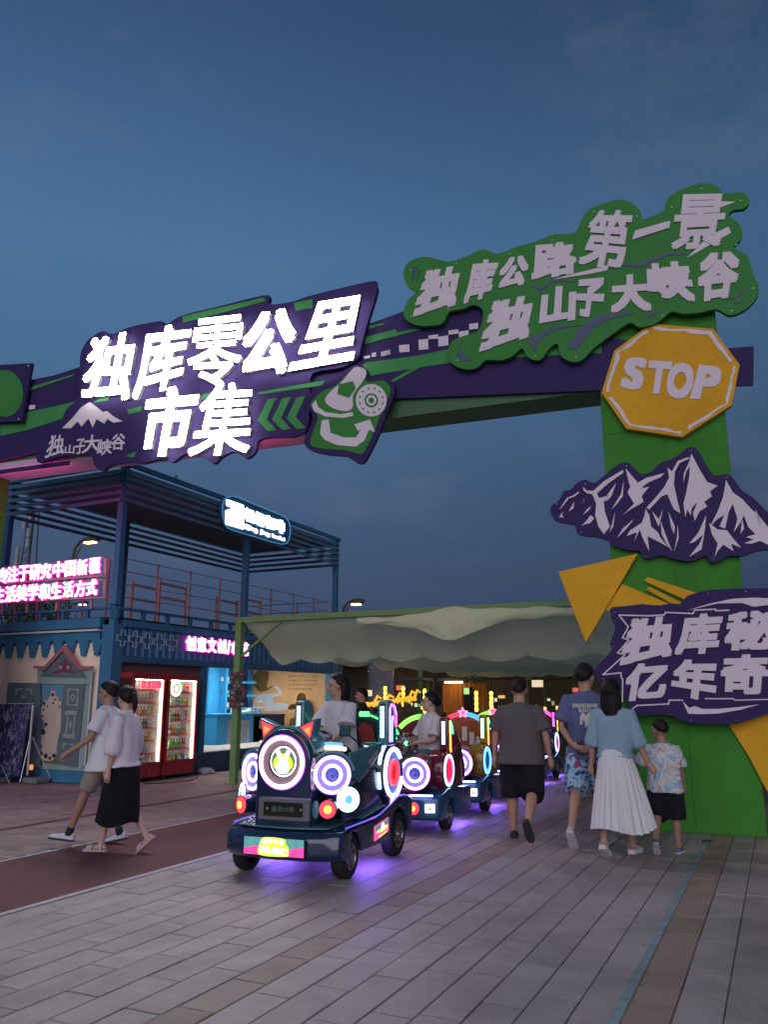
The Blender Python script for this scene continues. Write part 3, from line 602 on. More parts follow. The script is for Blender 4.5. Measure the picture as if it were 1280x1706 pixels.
# deck rim: rail over a dark gap with little posts
for (a, b_, ax) in (((CX - .04, CY + .1), (CX - .04, CY1 - .1), 'y'), ((CB + .1, CY + .04), (CX - .1, CY + .04), 'x')):
    mb = MB(); mb.bar((a[0], a[1], 3.17), (b_[0], b_[1], 3.17), .08, .05); part(mb, 'deck_rail', m_dblue, bevel=.006)
    n = 12 if ax == 'y' else 5
    for i in range(n + 1):
        t = i / n; x = a[0] + (b_[0] - a[0]) * t; y = a[1] + (b_[1] - a[1]) * t
        mb = MB(); mb.box((x, y, 3.055), (.07, .07, .178)); part(mb, 'rim_post', m_dblue, bevel=.006)
mb = MB(); mb.box(((CX + CB) / 2, (CY + CY1) / 2, 3.0), (CX - CB - .4, CY1 - CY - .4, .05)); part(mb, 'deck', m_dark)
# short face: cream wall, blue band with white strip, stepped scallops, doorway
mb = MB(); mb.box(((CX + CB) / 2 - .1, CY + .12, 1.4), (CX - CB - .5, .10, 2.26)); part(mb, 'cream_wall', m_cream)
mb = MB(); mb.box(((CX + CB) / 2 - .1, CY + .06, 2.90), (CX - CB - .5, .12, .18)); part(mb, 'band', m_blue, bevel=.008)
mb = MB(); mb.box(((CX + CB) / 2 - .1, CY + .03, 2.765), (CX - CB - .5, .12, .035)); part(mb, 'white_strip', mat('strip_white', (.62, .64, .68), rough=.4))
mb = MB(); mb.box(((CX + CB) / 2 - .1, CY + .065, 2.665), (CX - CB - .5, .09, .155)); part(mb, 'band', m_blue)
x = CX - .30
for i in range(9):
    # stepped tooth hanging from the band
    st = [(-.115, 0), (.115, 0), (.115, -.06), (.095, -.06), (.095, -.13), (.075, -.13), (.075, -.20), (.055, -.20), (.055, -.27), (-.055, -.27), (-.055, -.20), (-.075, -.20), (-.075, -.13), (-.095, -.13), (-.095, -.06), (-.115, -.06)]
    cx_ = x - .10 - i * .335
    mb = MB(); mb.prism([(cx_ + p[0] * 1.1, 2.588 + p[1] * 1.08) for p in st], lambda a, b, d: (a, CY + d, b), .012, .068); part(mb, 'tooth', m_blue)
m_door = mat('door_slate', (.10, .15, .17), rough=.6, var=.10); m_frame = mat('door_sage', (.24, .34, .32), rough=.6, var=.12); m_pedi = mat('pediment_rose', (.34, .13, .15), rough=.6, var=.1)
m_orn = mat('ornament_grey', (.27, .30, .32), rough=.6, var=.1); m_orn2 = mat('ornament_wine', (.20, .03, .06), rough=.5)
def fp(px, py, y=CY): p = ony(px, py, y); return (p.x, p.z)
cD = crop(0, 1000, 5.0168)
def dplate(name, pts, m, d0, d1, parent=None):
    mb = MB(); mb.prism([fp(*p) for p in cD(pts)], lambda a, b, d: (a, CY - d, b), d0, d1); return mb.build(name, m, parent or sh, world=True)
dw = dplate('doorway', [(370, 700), (330, 600), (350, 578), (745, 580), (770, 600), (700, 1430), (250, 1400)], m_frame, -.065, .02)
dplate('lintel', [(330, 578), (780, 578), (770, 700), (325, 700)], m_frame, .022, .05, dw)
dplate('pediment_field', [(355, 640), (375, 590), (555, 420), (700, 590), (745, 650)], m_door, .052, .06, dw)
dplate('pediment', [(310, 548), (400, 552), (560, 378), (600, 400), (690, 552), (800, 552), (800, 572), (690, 585), (555, 425), (405, 585), (310, 570)], m_pedi, .061, .10, dw)
for q in ([(455, 612), (475, 590), (510, 590), (500, 560), (515, 530), (545, 520), (520, 555), (530, 585), (550, 580), (548, 500), (560, 490), (575, 500), (575, 580), (592, 585), (600, 555), (575, 520), (608, 530), (620, 560), (612, 590), (640, 592), (658, 610), (600, 605), (570, 595), (540, 600), (490, 610)],):
    dplate('scroll_ornament', q, m_orn2, .0605, .068, dw)
for s_ in (525, 590):
    dplate('scroll_eye', [(s_ + 14 * math.cos(t), 562 + 16 * math.sin(t)) for t in np.linspace(0, math.tau, 12, endpoint=False)], m_orn, .0685, .072, dw)
lf = dplate('door_leaf', [(545, 700), (722, 700), (655, 1392), (490, 1370)], m_door, .022, .045, dw)
def frame_orn(pts_out, pts_in, par):
    n = len(pts_out)
    for i in range(n):
        j = (i + 1) % n
        dplate('ornament', [pts_out[i], pts_out[j], pts_in[j], pts_in[i]], m_orn, .0455, .052, par)
frame_orn([(578, 738), (675, 740), (665, 885), (570, 880)], [(592, 752), (662, 754), (652, 868), (585, 866)], lf)
dplate('ornament', [(624, 770), (650, 812), (622, 856), (598, 812)], m_orn, .0455, .052, lf); dplate('ornament_core', [(624, 795), (636, 812), (622, 832), (611, 812)], m_door, .0525, .056, lf)
for q in ([(562, 920), (660, 925), (656, 960), (558, 955)], [(575, 962), (590, 963), (575, 1110), (560, 1110)], [(632, 965), (647, 966), (632, 1118), (618, 1116)], [(545, 1112), (645, 1120), (640, 1155), (540, 1148)], [(605, 990), (622, 1040), (600, 1090), (588, 1040)],
          [(540, 1190), (575, 1192), (573, 1208), (552, 1206), (548, 1240), (536, 1238)], [(598, 1195), (632, 1198), (626, 1246), (614, 1245), (617, 1212), (597, 1210)], [(525, 1285), (538, 1286), (534, 1325), (556, 1327), (555, 1342), (520, 1338)], [(572, 1255), (590, 1258), (588, 1285), (568, 1282)]):
    dplate('ornament', q, m_orn, .0455, .052, lf)
# poster strip in the half open doorway: sky, grass and a plain spotted animal shape
ps = dplate('poster', [(362, 700), (540, 705), (488, 1370), (325, 1350)], mat('poster_sky', (.10, .28, .40), rough=.5, var=.15, vscale=2), .022, .030, dw)
dplate('poster_grass', [(327, 1290), (494, 1290), (488, 1368), (325, 1350)], mat('poster_grass', (.10, .16, .05), rough=.6, var=.3, vscale=20), .0305, .033, dw)
m_fur = mat('animal_board_cream', (.52, .44, .37), rough=.6, var=.06); m_spot = mat('animal_board_spot', (.05, .02, .03), rough=.6)
an = dplate('animal_board', smoothpoly([(370, 880), (355, 930), (370, 1000), (405, 1050), (350, 1100), (328, 1180), (330, 1270), (365, 1325), (430, 1345), (475, 1320), (485, 1250), (500, 1160), (520, 1080), (525, 1000), (525, 850), (500, 815), (480, 800), (475, 765), (445, 755), (435, 800), (415, 835), (385, 840)], 3), m_fur, .034, .055, dw)
for (x, y, r) in ((385, 862, 13), (458, 790, 13), (480, 830, 7), (515, 835, 7), (462, 860, 8), (415, 885, 7), (382, 915, 7), (372, 968, 7), (405, 1035, 11), (516, 890, 7), (375, 1100, 22), (350, 1220, 20), (362, 1280, 15), (400, 1300, 17), (435, 1318, 12), (468, 1298, 15), (350, 1150, 14)):
    dplate('spot', [(x + r * math.cos(t), y + r * 1.2 * math.sin(t)) for t in np.linspace(0, math.tau, 9, endpoint=False)], m_spot, .0555, .059, an)
# open leaf standing to the left
ol = dplate('door_leaf', [(95, 690), (362, 692), (362, 1390), (30, 1370)], m_door, .06, .09, dw)
for q in ([(160, 738), (212, 738), (212, 754), (175, 754), (175, 790), (160, 790)], [(250, 740), (300, 740), (298, 790), (284, 790), (284, 755), (250, 755)], [(205, 795), (240, 797), (238, 822), (205, 820)]):
    dplate('ornament', q, m_orn, .0905, .097, ol)
mb = MB(); mb.cyl((CX - .42, CY - .03, .33), (CX - .42, CY - .03, 2.1), .012); part(mb, 'conduit', mat('strip_white', (.6, .6, .6)))
# bay 1: maroon recess;  inner partition, floor, back wall
mb = MB(); mb.box((CX - .13, 12.92, 1.29), (.06, 2.55, 1.76)); part(mb, 'maroon_panel', m_maroon)
mb = MB(); mb.box((CX - 1.5, 14.16, 1.3), (2.4, .06, 1.74)); part(mb, 'partition', m_maroon)
mb = MB(); mb.box((-12.6, 17.2, .385), (2.8, 5.7, .05)); part(mb, 'shop_floor', mat('shop_floor', (.55, .50, .46), rough=.5, var=.08))
mb = MB(); mb.box((-13.93, 17.2, 1.4), (.06, 5.9, 1.95)); part(mb, 'back_wall', mat('shop_blue', (.045, .40, .75), rough=.5))
mb = MB(); mb.box((-12.6, 17.2, 2.42), (2.7, 5.7, .04)); part(mb, 'ceiling', mat('shop_ceiling', (.5, .5, .5)))
mb = MB(); mb.box((-12.5, 20.08, 1.3), (2.9, .06, 1.8)); part(mb, 'end_wall', mat('shop_blue', (.06, .33, .60)))
m_shop = mat('shop_blue', (.06, .33, .60))
mb = MB(); mb.box((-12.4, 17.3, 2.395), (.12, 3.8, .03)); part(mb, 'strip_light', glow('shop_light', (1, .97, .92), 55))
# display wall standing across at Y 14.6..: tall blue panel + shelves
shelf = empty('shop_shelf', (-13.4, 15.5, .41), 0, 'bright blue shelf unit holding white cups and trinkets inside the container shop', 'shelf')
X0 = -13.75
def sp(px, py, x=X0): p = onx(px, py, x); return p
def xpart(name, quad, m, root, x=X0, th=.05, depth=None):
    mb = MB(); pl = [(sp(px, py, x).y, sp(px, py, x).z) for px, py in quad]; mb.prism(pl, lambda a, b, d: (x + d, a, b), 0, depth or th); return mb.build(name, m, root, world=True, bevel=.004)
xpart('side_panel', [(343, 1102), (363, 1104), (356, 1246), (336, 1243)], m_shop, shelf, th=.12)
xpart('back_panel', [(363, 1104), (412, 1106), (412, 1192), (359, 1192)], mat('shelf_dark', (.02, .05, .12), rough=.6), shelf, th=.02)
for yy in (1106, 1135, 1157, 1178): xpart('shelf_board', [(362, yy), (410, yy + .5), (410, yy + 4), (362, yy + 4)], m_shop, shelf, th=.34)
xpart('shelf_post', [(361, 1104), (364, 1104), (360, 1192), (357, 1192)], m_shop, shelf, th=.34)
mb = MB(); q = [sp(352, 1104, X0 + .36), sp(400, 1106, X0 + .36), sp(400, 1112, X0 + .36), sp(352, 1110, X0 + .36)]
put_line(mb, '独山子文创', .02, [(p.y, p.z) for p in q], lambda a, b, d: (X0 + .36 + d, a, b), 0, .02); mb.build('shelf_lettering', mat('shop_white', (.75, .75, .78)), shelf, world=True)
m_cup = [mat('goods_white', (.7, .68, .62)), mat('goods_tan', (.5, .35, .2)), mat('goods_red', (.5, .06, .06)), mat('goods_green', (.15, .4, .1)), mat('goods_blue', (.12, .2, .5))]
random.seed(5)
def cup(x, y, z, r, h, mi):
    o = empty('cup', (x, y, z), 0); o.name = 'mug'; FR[o.name] = Matrix.Translation((x, y, z))
    return o
ORD = ['first', 'second', 'third', 'fourth', 'fifth', 'sixth', 'seventh', 'eighth', 'ninth', 'tenth']; CNT = {}
def small(kind, x, y, z, r, h, m, label, group):
    CNT[group] = CNT.get(group, -1) + 1; label = label + ', ' + ORD[CNT[group] % 10] + ' from the left'
    if kind == 'box':
        mb = MB(); mb.box((0, 0, h / 2), (r * 2, r * 2, h)); mb.box((0, 0, h + .003), (r * 1.5, r * 1.5, .006)); me = mb.mesh(.004)
    elif kind == 'cup':
        mb = MB(); mb.tube([(0, 0, 0), (0, 0, h * .1), (0, 0, h)], [r * .75, r * .8, r], 12); mb.torus((r * 1.0, 0, h * .55), (0, 1, 0), r * .42, r * .1, 10, 5); me = mb.mesh()
    else:
        mb = MB(); mb.ball((0, 0, h * .4), (r, r, h * .4), 10, 6); mb.ball((0, 0, h * .85), (r * .6, r * .6, h * .2), 8, 5); me = mb.mesh()
    o = link(kind if kind != 'toy' else 'plush_toy', me, m, smooth=False); o.location = (x, y, z); o.name = {'box': 'gift_box', 'cup': 'mug', 'toy': 'plush_toy'}[kind]
    tag(o, label, {'box': 'box', 'cup': 'mug', 'toy': 'toy'}[kind], group); return o
for row, (pz, knd, m_, n_, lab) in enumerate(((1132, 'cup', m_cup[0], 4, 'white mug on the top board of the blue shop shelf'), (1154, 'toy', None, 4, ''), (1175, 'box', m_cup[0], 5, 'pale gift box on the lowest board of the blue shop shelf'))):
    for i in range(n_):
        p = sp(370 + i * (34 / n_), pz + 2.6, X0 + .2)
        mm = m_ or m_cup[[2, 3, 1, 4][i % 4]]
        lb = lab or ['red', 'green', 'tan', 'blue'][i % 4] + ' trinket on the middle board of the blue shop shelf'
        small(knd, X0 + .2, p.y, p.z, .05, .11, mm, lb, ['mugs on the top shelf board', 'trinkets on the middle shelf board', 'boxes on the lowest shelf board'][row])
# counter
ct = empty('shop_counter', (-12.4, 17, .41), 0, 'bright blue counter with a framed grey pattern on its front inside the shop', 'counter')
cxf = -12.45
A_ = sp(362, 1192, cxf); B_ = sp(437, 1192, cxf); zt = A_.z
mb = MB(); mb.box((cxf - .3, (A_.y + B_.y) / 2, (.41 + zt) / 2), (.6, B_.y - A_.y, zt - .41)); mb.build('body', m_shop, ct, world=True, bevel=.01)
mb = MB(); mb.box((cxf - .3, (A_.y + B_.y) / 2, zt + .02), (.66, B_.y - A_.y + .06, .035)); mb.build('top', m_shop, ct, world=True, bevel=.006)
for k, (a, mm) in enumerate(((0, mat('panel_lilac', (.55, .42, .62))), (.05, mat('panel_grey', (.42, .52, .52))), (.13, mat('panel_slate', (.32, .42, .48))))):
    pl = [(sp(px, py, cxf).y, sp(px, py, cxf).z) for px, py in ((379, 1199), (416, 1200), (414, 1245), (377, 1244))]
    c_ = (sum(p[0] for p in pl) / 4, sum(p[1] for p in pl) / 4); s_ = 1 - a * 2.2
    mb = MB(); mb.prism([(c_[0] + (p[0] - c_[0]) * s_, c_[1] + (p[1] - c_[1]) * s_) for p in pl], lambda a, b, d: (cxf + d, a, b), .001 + k * .006, .008 + k * .006); mb.build('front_panel', mm, ct, world=True)
mb = MB(); mb.prism([(c_[0] - .1, c_[1]), (c_[0], c_[1] + .14), (c_[0] + .1, c_[1]), (c_[0], c_[1] - .14)], lambda a, b, d: (cxf + d, a, b), .021, .027); mb.build('front_ornament', mat('panel_pale', (.6, .68, .7)), ct, world=True)
# second dark counter with cup rack further along
ct2 = empty('dark_counter', (-12.3, 19, .41), 0, 'dark navy counter beside the blue one carrying racks of cups', 'counter')
mb = MB(); mb.box((-12.75, 18.95, .41 + .33), (.6, 1.5, .66)); mb.build('body', mat('navy_cloth', (.02, .03, .09), rough=.7), ct2, world=True, bevel=.01)
mb = MB(); mb.box((-12.75, 18.95, 1.085), (.64, 1.54, .03)); mb.build('top', mat('navy_cloth', (.02, .03, .09)), ct2, world=True, bevel=.005)
mb = MB(); mb.box((-12.44, 18.6, .85), (.01, .28, .22)); mb.build('price_board', m_cup[0], ct2, world=True)
for k in range(9):
    y = A_.y + .9 + k * .10
    small('toy', -12.6, y - .1, zt + .04, .05, .10 + .03 * math.sin(k), m_cup[0] if k % 3 else mat('goods_cream', (.8, .65, .45)), 'cream plush toy in the heap on the blue counter', 'plush toys heaped on the blue counter')
for k in range(4):
    small('cup', -12.6 - .02 * k, 18.35 + k * .13, 1.10, .055, .12, m_cup[4] if k % 2 else m_cup[1], ('navy' if k % 2 else 'brown') + ' mug on the dark counter in front of the mural', 'mugs on the dark counter')
rk = empty('cup_rack', (-12.7, 18.95, 1.10), 0, 'wire rack of brown striped mugs on the dark counter', 'rack')
mb = MB()
for k in range(4): mb.bar((-12.9, 18.85 + k * .12, 1.10), (-12.9, 18.85 + k * .12, 1.45), .01)
for z in (1.12, 1.28, 1.44): mb.bar((-12.9, 18.83, z), (-12.9, 19.23, z), .01)
mb.build('wire_frame', mat('strip_white', (.6, .6, .6)), rk, world=True)
for z in (1.14, 1.30):
    for k in range(3): small('cup', -12.82, 18.92 + k * .12, z, .05, .11, m_cup[1], 'brown mug in the wire rack on the dark counter', 'mugs in the wire rack')
# mural
mu = empty('mural', (-12.6, 20.03, 1.8), 0, 'orange tan mural of a bronze teapot pouring with lines of small text', 'mural')
YM = 20.045
def mpart(name, pts, m, d0, d1, cf=None):
    mb = MB(); pl = [(ony(a, b, YM).x, ony(a, b, YM).z) for a, b in (cf(pts) if cf else pts)]; mb.prism(pl, lambda a, b, d: (a, YM - d, b), d0, d1); return mb.build(name, m, mu, world=True)
cM = crop(330, 1040, 5.885)
mpart('panel', [(424, 1085), (552, 1080), (552, 1215), (418, 1212)], mat('mural_tan', (.62, .36, .16), rough=.7, var=.12, vscale=3), .0, .02)
m_bronze = mat('mural_bronze', (.16, .10, .025), rough=.7, var=.3, vscale=8); m_milk = mat('mural_pale', (.55, .60, .66), rough=.7, var=.1)
mpart('teapot', smoothpoly([(590, 460), (640, 445), (690, 465), (700, 500), (690, 560), (680, 620), (720, 610), (745, 605), (720, 625), (680, 650), (630, 662), (590, 650), (550, 590), (535, 530), (545, 500)], 3), m_bronze, .021, .026, cM)
mpart('teapot_handle', [(535, 500), (525, 470), (535, 440), (575, 420), (590, 405), (592, 460), (580, 455), (578, 430), (545, 450), (540, 480), (548, 505)], m_bronze, .021, .026, cM)
mpart('pale_stream', smoothpoly([(745, 612), (790, 615), (825, 670), (820, 695), (780, 705), (735, 720), (745, 760), (800, 770), (900, 790), (900, 830), (700, 850), (570, 830), (555, 760), (580, 705), (640, 685), (740, 680), (790, 670), (780, 640)], 3), m_milk, .021, .025, cM)
m_txt = mat('mural_text', (.16, .07, .03))
for r_, (x0, x1, y) in enumerate(((925, 1177), (886, 1177), (886, 1177), (886, 1177), (884, 1125)) if False else ((925, 1177, 467), (886, 1177, 510), (886, 1177, 550), (886, 1177, 592), (884, 1122, 633))):
    mb = MB(); q = [cM([(x0, y - 10)])[0], cM([(x1, y - 8)])[0], cM([(x1, y + 12)])[0], cM([(x0, y + 10)])[0]]
    put_line(mb, ['独库公路是中国', '最美的公路之一起点', '在独山子大峡谷的', '公里零起生活方式', '生活美学和创意'][r_], .0, [(ony(a, b, YM).x, ony(a, b, YM).z) for a, b in q], lambda a, b, d: (a, YM - d, b), .0205, .024)
    mb.build('text_line', m_txt, mu, world=True)
# yellow standee with vertical lettering
sd_ = empty('standee', (-11.9, 18.3, .41), 0, 'yellow cut out standee with a round head and vertical lettering in front of the mural', 'standee')
XS = -11.9
def stp(name, pts, m, d0, d1):
    mb = MB(); mb.prism([(sp(a, b, XS).y, sp(a, b, XS).z) for a, b in cM(pts)], lambda a, b, d: (XS + d, a, b), d0, d1); return mb.build(name, m, sd_, world=True)
m_sty = mat('standee_yellow', (.50, .30, .05), rough=.6, var=.1)
stp('board', smoothpoly([(965, 700), (1000, 672), (1035, 680), (1052, 715), (1045, 800), (1030, 900), (1025, 1100), (900, 1100), (895, 930), (955, 915), (960, 830), (900, 840), (875, 820), (905, 785), (950, 775)], 2), m_sty, 0, .02)
stp('badge', [(1005 + 22 * math.cos(t), 718 + 26 * math.sin(t)) for t in np.linspace(0, math.tau, 14, endpoint=False)], m_cup[1], .0205, .026)
mb = MB()
for i, ch in enumerate('独库起点'):
    q = cM([(995, 765 + i * 42), (1022, 766 + i * 42), (1020, 800 + i * 42), (993, 799 + i * 42)]); put_glyph(mb, ch, .02, [(sp(a, b, XS).y, sp(a, b, XS).z) for a, b in q], lambda a, b, d: (XS + d, a, b), .021, .028)
mb.build('lettering', m_txt, sd_, world=True)

# ---- roof frame above
m_slat = mat('slat_blue', (.10, .21, .32), rough=.45, var=.12, vscale=3)
Z0, Z1 = 3.2, 5.98
for i, (x, y) in enumerate(((CX - .1, CY + .1), (CX - .1, 15.75), (CX - .1, CY1 - .1), (CB + .1, 15.0), (CB + .1, CY1 - .1), (CB + .1, CY + .1))):
    mb = MB(); mb.box((x, y, (2.86 + Z1) / 2 if i == 0 else (3.2 + Z1) / 2), (.13, .13, Z1 - (2.86 if i == 0 else 3.2))); part(mb, 'roof_post', m_blue, bevel=.008)
    mb = MB(); mb.box((x, y, 3.24), (.2, .2, .02)); part(mb, 'post_plate', m_blue)
mb = MB(); mb.box(((CX + CB) / 2, (CY + CY1) / 2, Z1 - .16), (CX - CB - .3, CY1 - CY - .3, .05)); part(mb, 'roof_panel', mat('roof_underside', (.22, .25, .30), rough=.6, var=.1))
for x in (CX - .02, CB + .02):
    mb = MB(); mb.box((x, (CY + CY1) / 2, Z1 + .0), (.07, CY1 - CY, .10)); part(mb, 'top_rail', m_blue, bevel=.008)
    for k in range(5):
        mb = MB(); mb.bar((x, CY + .05, Z1 - .14 - k * .145), (x, CY1 - .05, Z1 - .14 - k * .145), .03, .075); part(mb, 'slat', m_slat, bevel=.006)
for y in (CY + .02, CY1 - .02):
    mb = MB(); mb.box(((CX + CB) / 2, y, Z1 + .0), (CX - CB - .08, .07, .10)); part(mb, 'top_rail', m_blue, bevel=.008)
    for k in range(5):
        mb = MB(); mb.bar((CB + .06, y, Z1 - .14 - k * .145), (CX - .06, y, Z1 - .14 - k * .145), .03, .075); part(mb, 'slat', m_slat, bevel=.006)
for y in (13.0, 18.6): mb = MB(); mb.tube([(CX - .02, y, Z1 + .05), (CX - .02, y, Z1 + .12)], .03, 8); part(mb, 'lug', m_slat)
# railing on the deck
rl = empty('deck_railing', (CX - .2, CY + .2, 3.03), 0, 'thin red brown pipe railing round the deck on top of the blue container', 'railing')
xr = CX - .22; yr = CY + .3
for z in (3.42, 3.67, 3.92, 4.17):
    mb = MB(); mb.cyl((xr, yr, z), (xr, CY1 - .3, z), .009, n=8); mb.build('rail', m_pinkrail, rl, world=True)
    mb = MB(); mb.cyl((CB + .2, yr, z), (xr, yr, z), .013, n=8); mb.build('rail', m_pinkrail, rl, world=True)
    mb = MB(); mb.cyl((CB + .2, CY1 - .35, z), (xr, CY1 - .35, z), .013, n=8); mb.build('rail', m_pinkrail, rl, world=True)
for (x, y) in [(xr, yr + k * 1.05) for k in range(9)] + [(CB + .3 + k * .62, yr) for k in range(5)] + [(CB + .3 + k * .9, CY1 - .35) for k in range(3)]:
    mb = MB(); mb.box((x, y, 3.60), (.032, .032, 1.2)); mb.build('rail_post', m_pinkrail, rl, world=True)
for y in (14.0, 17.0):
    f_ = empty('deck_bench', (-12.2, y, 3.03), .1, 'pale orange pipe bench frame on the container deck behind the railing, %s one' % ('near' if y < 15 else 'far'), 'bench frame', 'bench frames on the container deck')
    m_b = mat('warm_metal', (.55, .36, .26), rough=.5)
    for dx in (-.35, .35):
        for dy in (-.5, .5): mb = MB(); mb.box((dx, dy, .5), (.05, .05, .96)); mb.build('leg', m_b, f_)
        for z in (.6, .9): mb = MB(); mb.box((dx, 0, z), (.05, .95, .05)); mb.build('crossbar', m_b, f_)
# pink neon line boards over the short face
m_neon = glow('neon_white_pink', (1.0, .72, 1.0), 3.2); m_halo = glow('halo_magenta', (1.0, .02, .42), 1.35)
nb = empty('neon_slogan', (-12.9, CY - .12, 3.4), 0, 'two lines of pink glowing characters on rails above the cream wall', 'neon sign')
cN = crop(0, 840, 6.4); NY_ = CY - .12
def np_(pts): return [(ony(a, b, NY_).x, ony(a, b, NY_).z) for a, b in cN(pts)]
row1 = '专注于研究中国新疆'; row2 = '生活美学和生活方式'
q1 = [(-8, 690), (95, 672), (212, 664), (330, 655), (448, 640), (580, 622), (708, 612), (835, 598), (968, 582)]; w1 = 112
q2 = [(-52, 888), (72, 880), (190, 872), (310, 862), (432, 858), (558, 845), (685, 832), (812, 825), (935, 812)]
for txt, qs, hh in ((row1, q1, 145), (row2, q2, 150)):
    for ch, (x, y) in zip(txt, qs):
        sl_ = -.12; Q = [(x, y), (x + w1, y + sl_ * w1), (x + w1 - 6, y + hh + sl_ * w1 + 18), (x - 6, y + hh + 18)]
        mb = MB(); put_glyph(mb, ch, .018, np_(Q), lambda a, b, d: (a, NY_ - d, b), .03, .045); mb.build('neon_character', m_neon, nb, world=True)
        Q2 = [(x - 5, y - 6), (x + w1 + 5, y - 6 + sl_ * w1), (x + w1 - 1, y + hh + sl_ * w1 + 24), (x - 11, y + hh + 24)]
        mb = MB(); put_glyph(mb, ch, .07, np_(Q2), lambda a, b, d: (a, NY_ - d, b), .0, .025); mb.build('character_halo', m_halo, nb, world=True)  # bolder glowing copy behind the character imitates its halo
for q in ([(-60, 690), (1090, 565), (1100, 580), (-60, 705)], [(-60, 840), (1100, 745), (1100, 765), (-60, 860)], [(-60, 885), (1100, 795), (1100, 810), (-60, 900)], [(-60, 1035), (1100, 985), (1100, 1000), (-60, 1050)], [(1095, 575), (1125, 573), (1120, 770), (1090, 770)], [(1090, 795), (1115, 795), (1108, 990), (1085, 990)]):
    mb = MB(); mb.prism(np_(q), lambda a, b, d: (a, NY_ - d, b), -.05, -.02); mb.build('carrier_rail', mat('carrier_pink', (.42, .30, .30), rough=.5), nb, world=True)
for x in (-14.0, -13.3, -12.5, -11.6): mb = MB(); mb.box((x, NY_ + .07, 3.66), (.05, .04, 1.0)); mb.build('strut', m_pinkrail, nb, world=True)
# pink neon on the header
nh = empty('neon_header', (CX + .05, 14.3, 2.5), 0, 'row of pink glowing characters on the corrugated blue header behind the green post', 'neon sign')
cH = crop(150, 980, 4.267)
for ch, x0, x1, y0, y1 in [('创', 668, 735, 340, 442), ('意', 748, 812, 348, 450), ('文', 822, 884, 352, 456), ('创', 892, 950, 362, 460), ('/', 960, 982, 370, 468), ('拿', 990, 1046, 376, 470), ('艺', 1056, 1112, 384, 478)]:
    for bold, m_, d0, d1, g_, nm in ((.02, m_neon, .05, .065, 0, 'neon_character'), (.075, m_halo, .02, .045, 4, 'character_halo')):  # second pass: wider magenta copy imitating the neon halo
        Q = [(x0 - g_, y0 - g_), (x1 + g_, y0 - g_ + 4), (x1 + g_, y1 + g_ + 4), (x0 - g_, y1 + g_)]
        mb = MB(); put_glyph(mb, ch, bold, [(onx(a, b, CX).y, onx(a, b, CX).z) for a, b in cH(Q)], lambda a, b, d: (CX + d, a, b), d0, d1); mb.build(nm, m_, nh, world=True)
# bright white oval sign on the roof frame
ov = empty('oval_sign', (CX + .1, 16, 5.7), 0, 'pill shaped blue rimmed sign with glaring white logo and characters on the roof frame', 'sign')
cO = crop(160, 780, 2.909); XO = CX + .12
def op(pts): return [(onx(a, b, XO).y, onx(a, b, XO).z) for a, b in cO(pts)]
pill = smoothpoly([(622, 150), (645, 138), (680, 140), (760, 172), (850, 208), (910, 235), (935, 265), (940, 310), (930, 355), (905, 368), (860, 360), (760, 330), (660, 300), (628, 280), (615, 240), (612, 190)], 4)
mb = MB(); mb.prism(op(pill), lambda a, b, d: (XO + d, a, b), -.09, 0); mb.build('case', m_dblue, ov, world=True)
mb = MB(); pp = op(pill)
for a, b in zip(pp, pp[1:] + pp[:1]): mb.bar((XO + .008, a[0], a[1]), (XO + .008, b[0], b[1]), .022, .02, up=(1, 0, 0))
mb.build('rim_tube', glow('rim_blue', (.06, .25, .5), .7), ov, world=True)
m_wl = glow('oval_white', (1, .99, 1.0), 6)
mb = MB(); mb.prism(op([(632, 152), (712, 180), (712, 296), (628, 272), (628, 205), (655, 200), (660, 192), (632, 180)]), lambda a, b, d: (XO + d, a, b), .002, .02); mb.build('logo_block', m_wl, ov, world=True)
for i, (ch, x0, x1) in enumerate((('轻', 720, 765), ('经', 768, 812), ('咖', 815, 862), ('啡', 866, 912))):
    s_ = .36; y0 = 190 + (x0 - 720) * s_
    mb = MB(); put_glyph(mb, ch, .05, op([(x0, y0), (x1, y0 + 16), (x1, y0 + 78), (x0, y0 + 62)]), lambda a, b, d: (XO + d, a, b), .002, .02); mb.build('lit_character', m_wl, ov, world=True)
mb = MB(); put_line(mb, 'Qing Jing kafei', .03, op([(716, 268), (912, 338), (912, 358), (716, 296)]), lambda a, b, d: (XO + d, a, b), .002, .02); mb.build('lit_caption', m_wl, ov, world=True)

# ================================================================== FRIDGES
m_fr = mat('fridge_red', (.30, .015, .02), rough=.3, var=.06, coat=.4); m_frd = mat('fridge_dark', (.05, .01, .012), rough=.4)
m_in = mat('fridge_white', (.75, .75, .72), rough=.4); m_led = glow('fridge_led', (1.0, .98, .86), 38); m_glass = mat('thin_glass', (.9, .95, .95), rough=.02, trans=1.0, var=0)
m_sh = mat('shelf_wire', (.6, .35, .35), rough=.4)
def bottle_mesh(h, r):
    mb = MB(); mb.tube([(0, 0, 0), (0, 0, h * .55), (0, 0, h * .72), (0, 0, h * .86)], [r, r, r * .45, r * .4], 10); mb.mi = 1; mb.cyl((0, 0, h * .86), (0, 0, h), r * .5, n=8); mb.mi = 2; mb.tube([(0, 0, h * .18), (0, 0, h * .45)], [r * 1.03, r * 1.03], 10, cap=False); return mb.mesh()
cols = {'green': (.10, .42, .06), 'yellow': (.65, .55, .05), 'orange': (.75, .28, .03), 'red': (.5, .03, .03), 'clear': (.55, .6, .6), 'blue': (.1, .3, .6), 'brown': (.12, .05, .02), 'gold': (.6, .4, .05)}
BM = {}
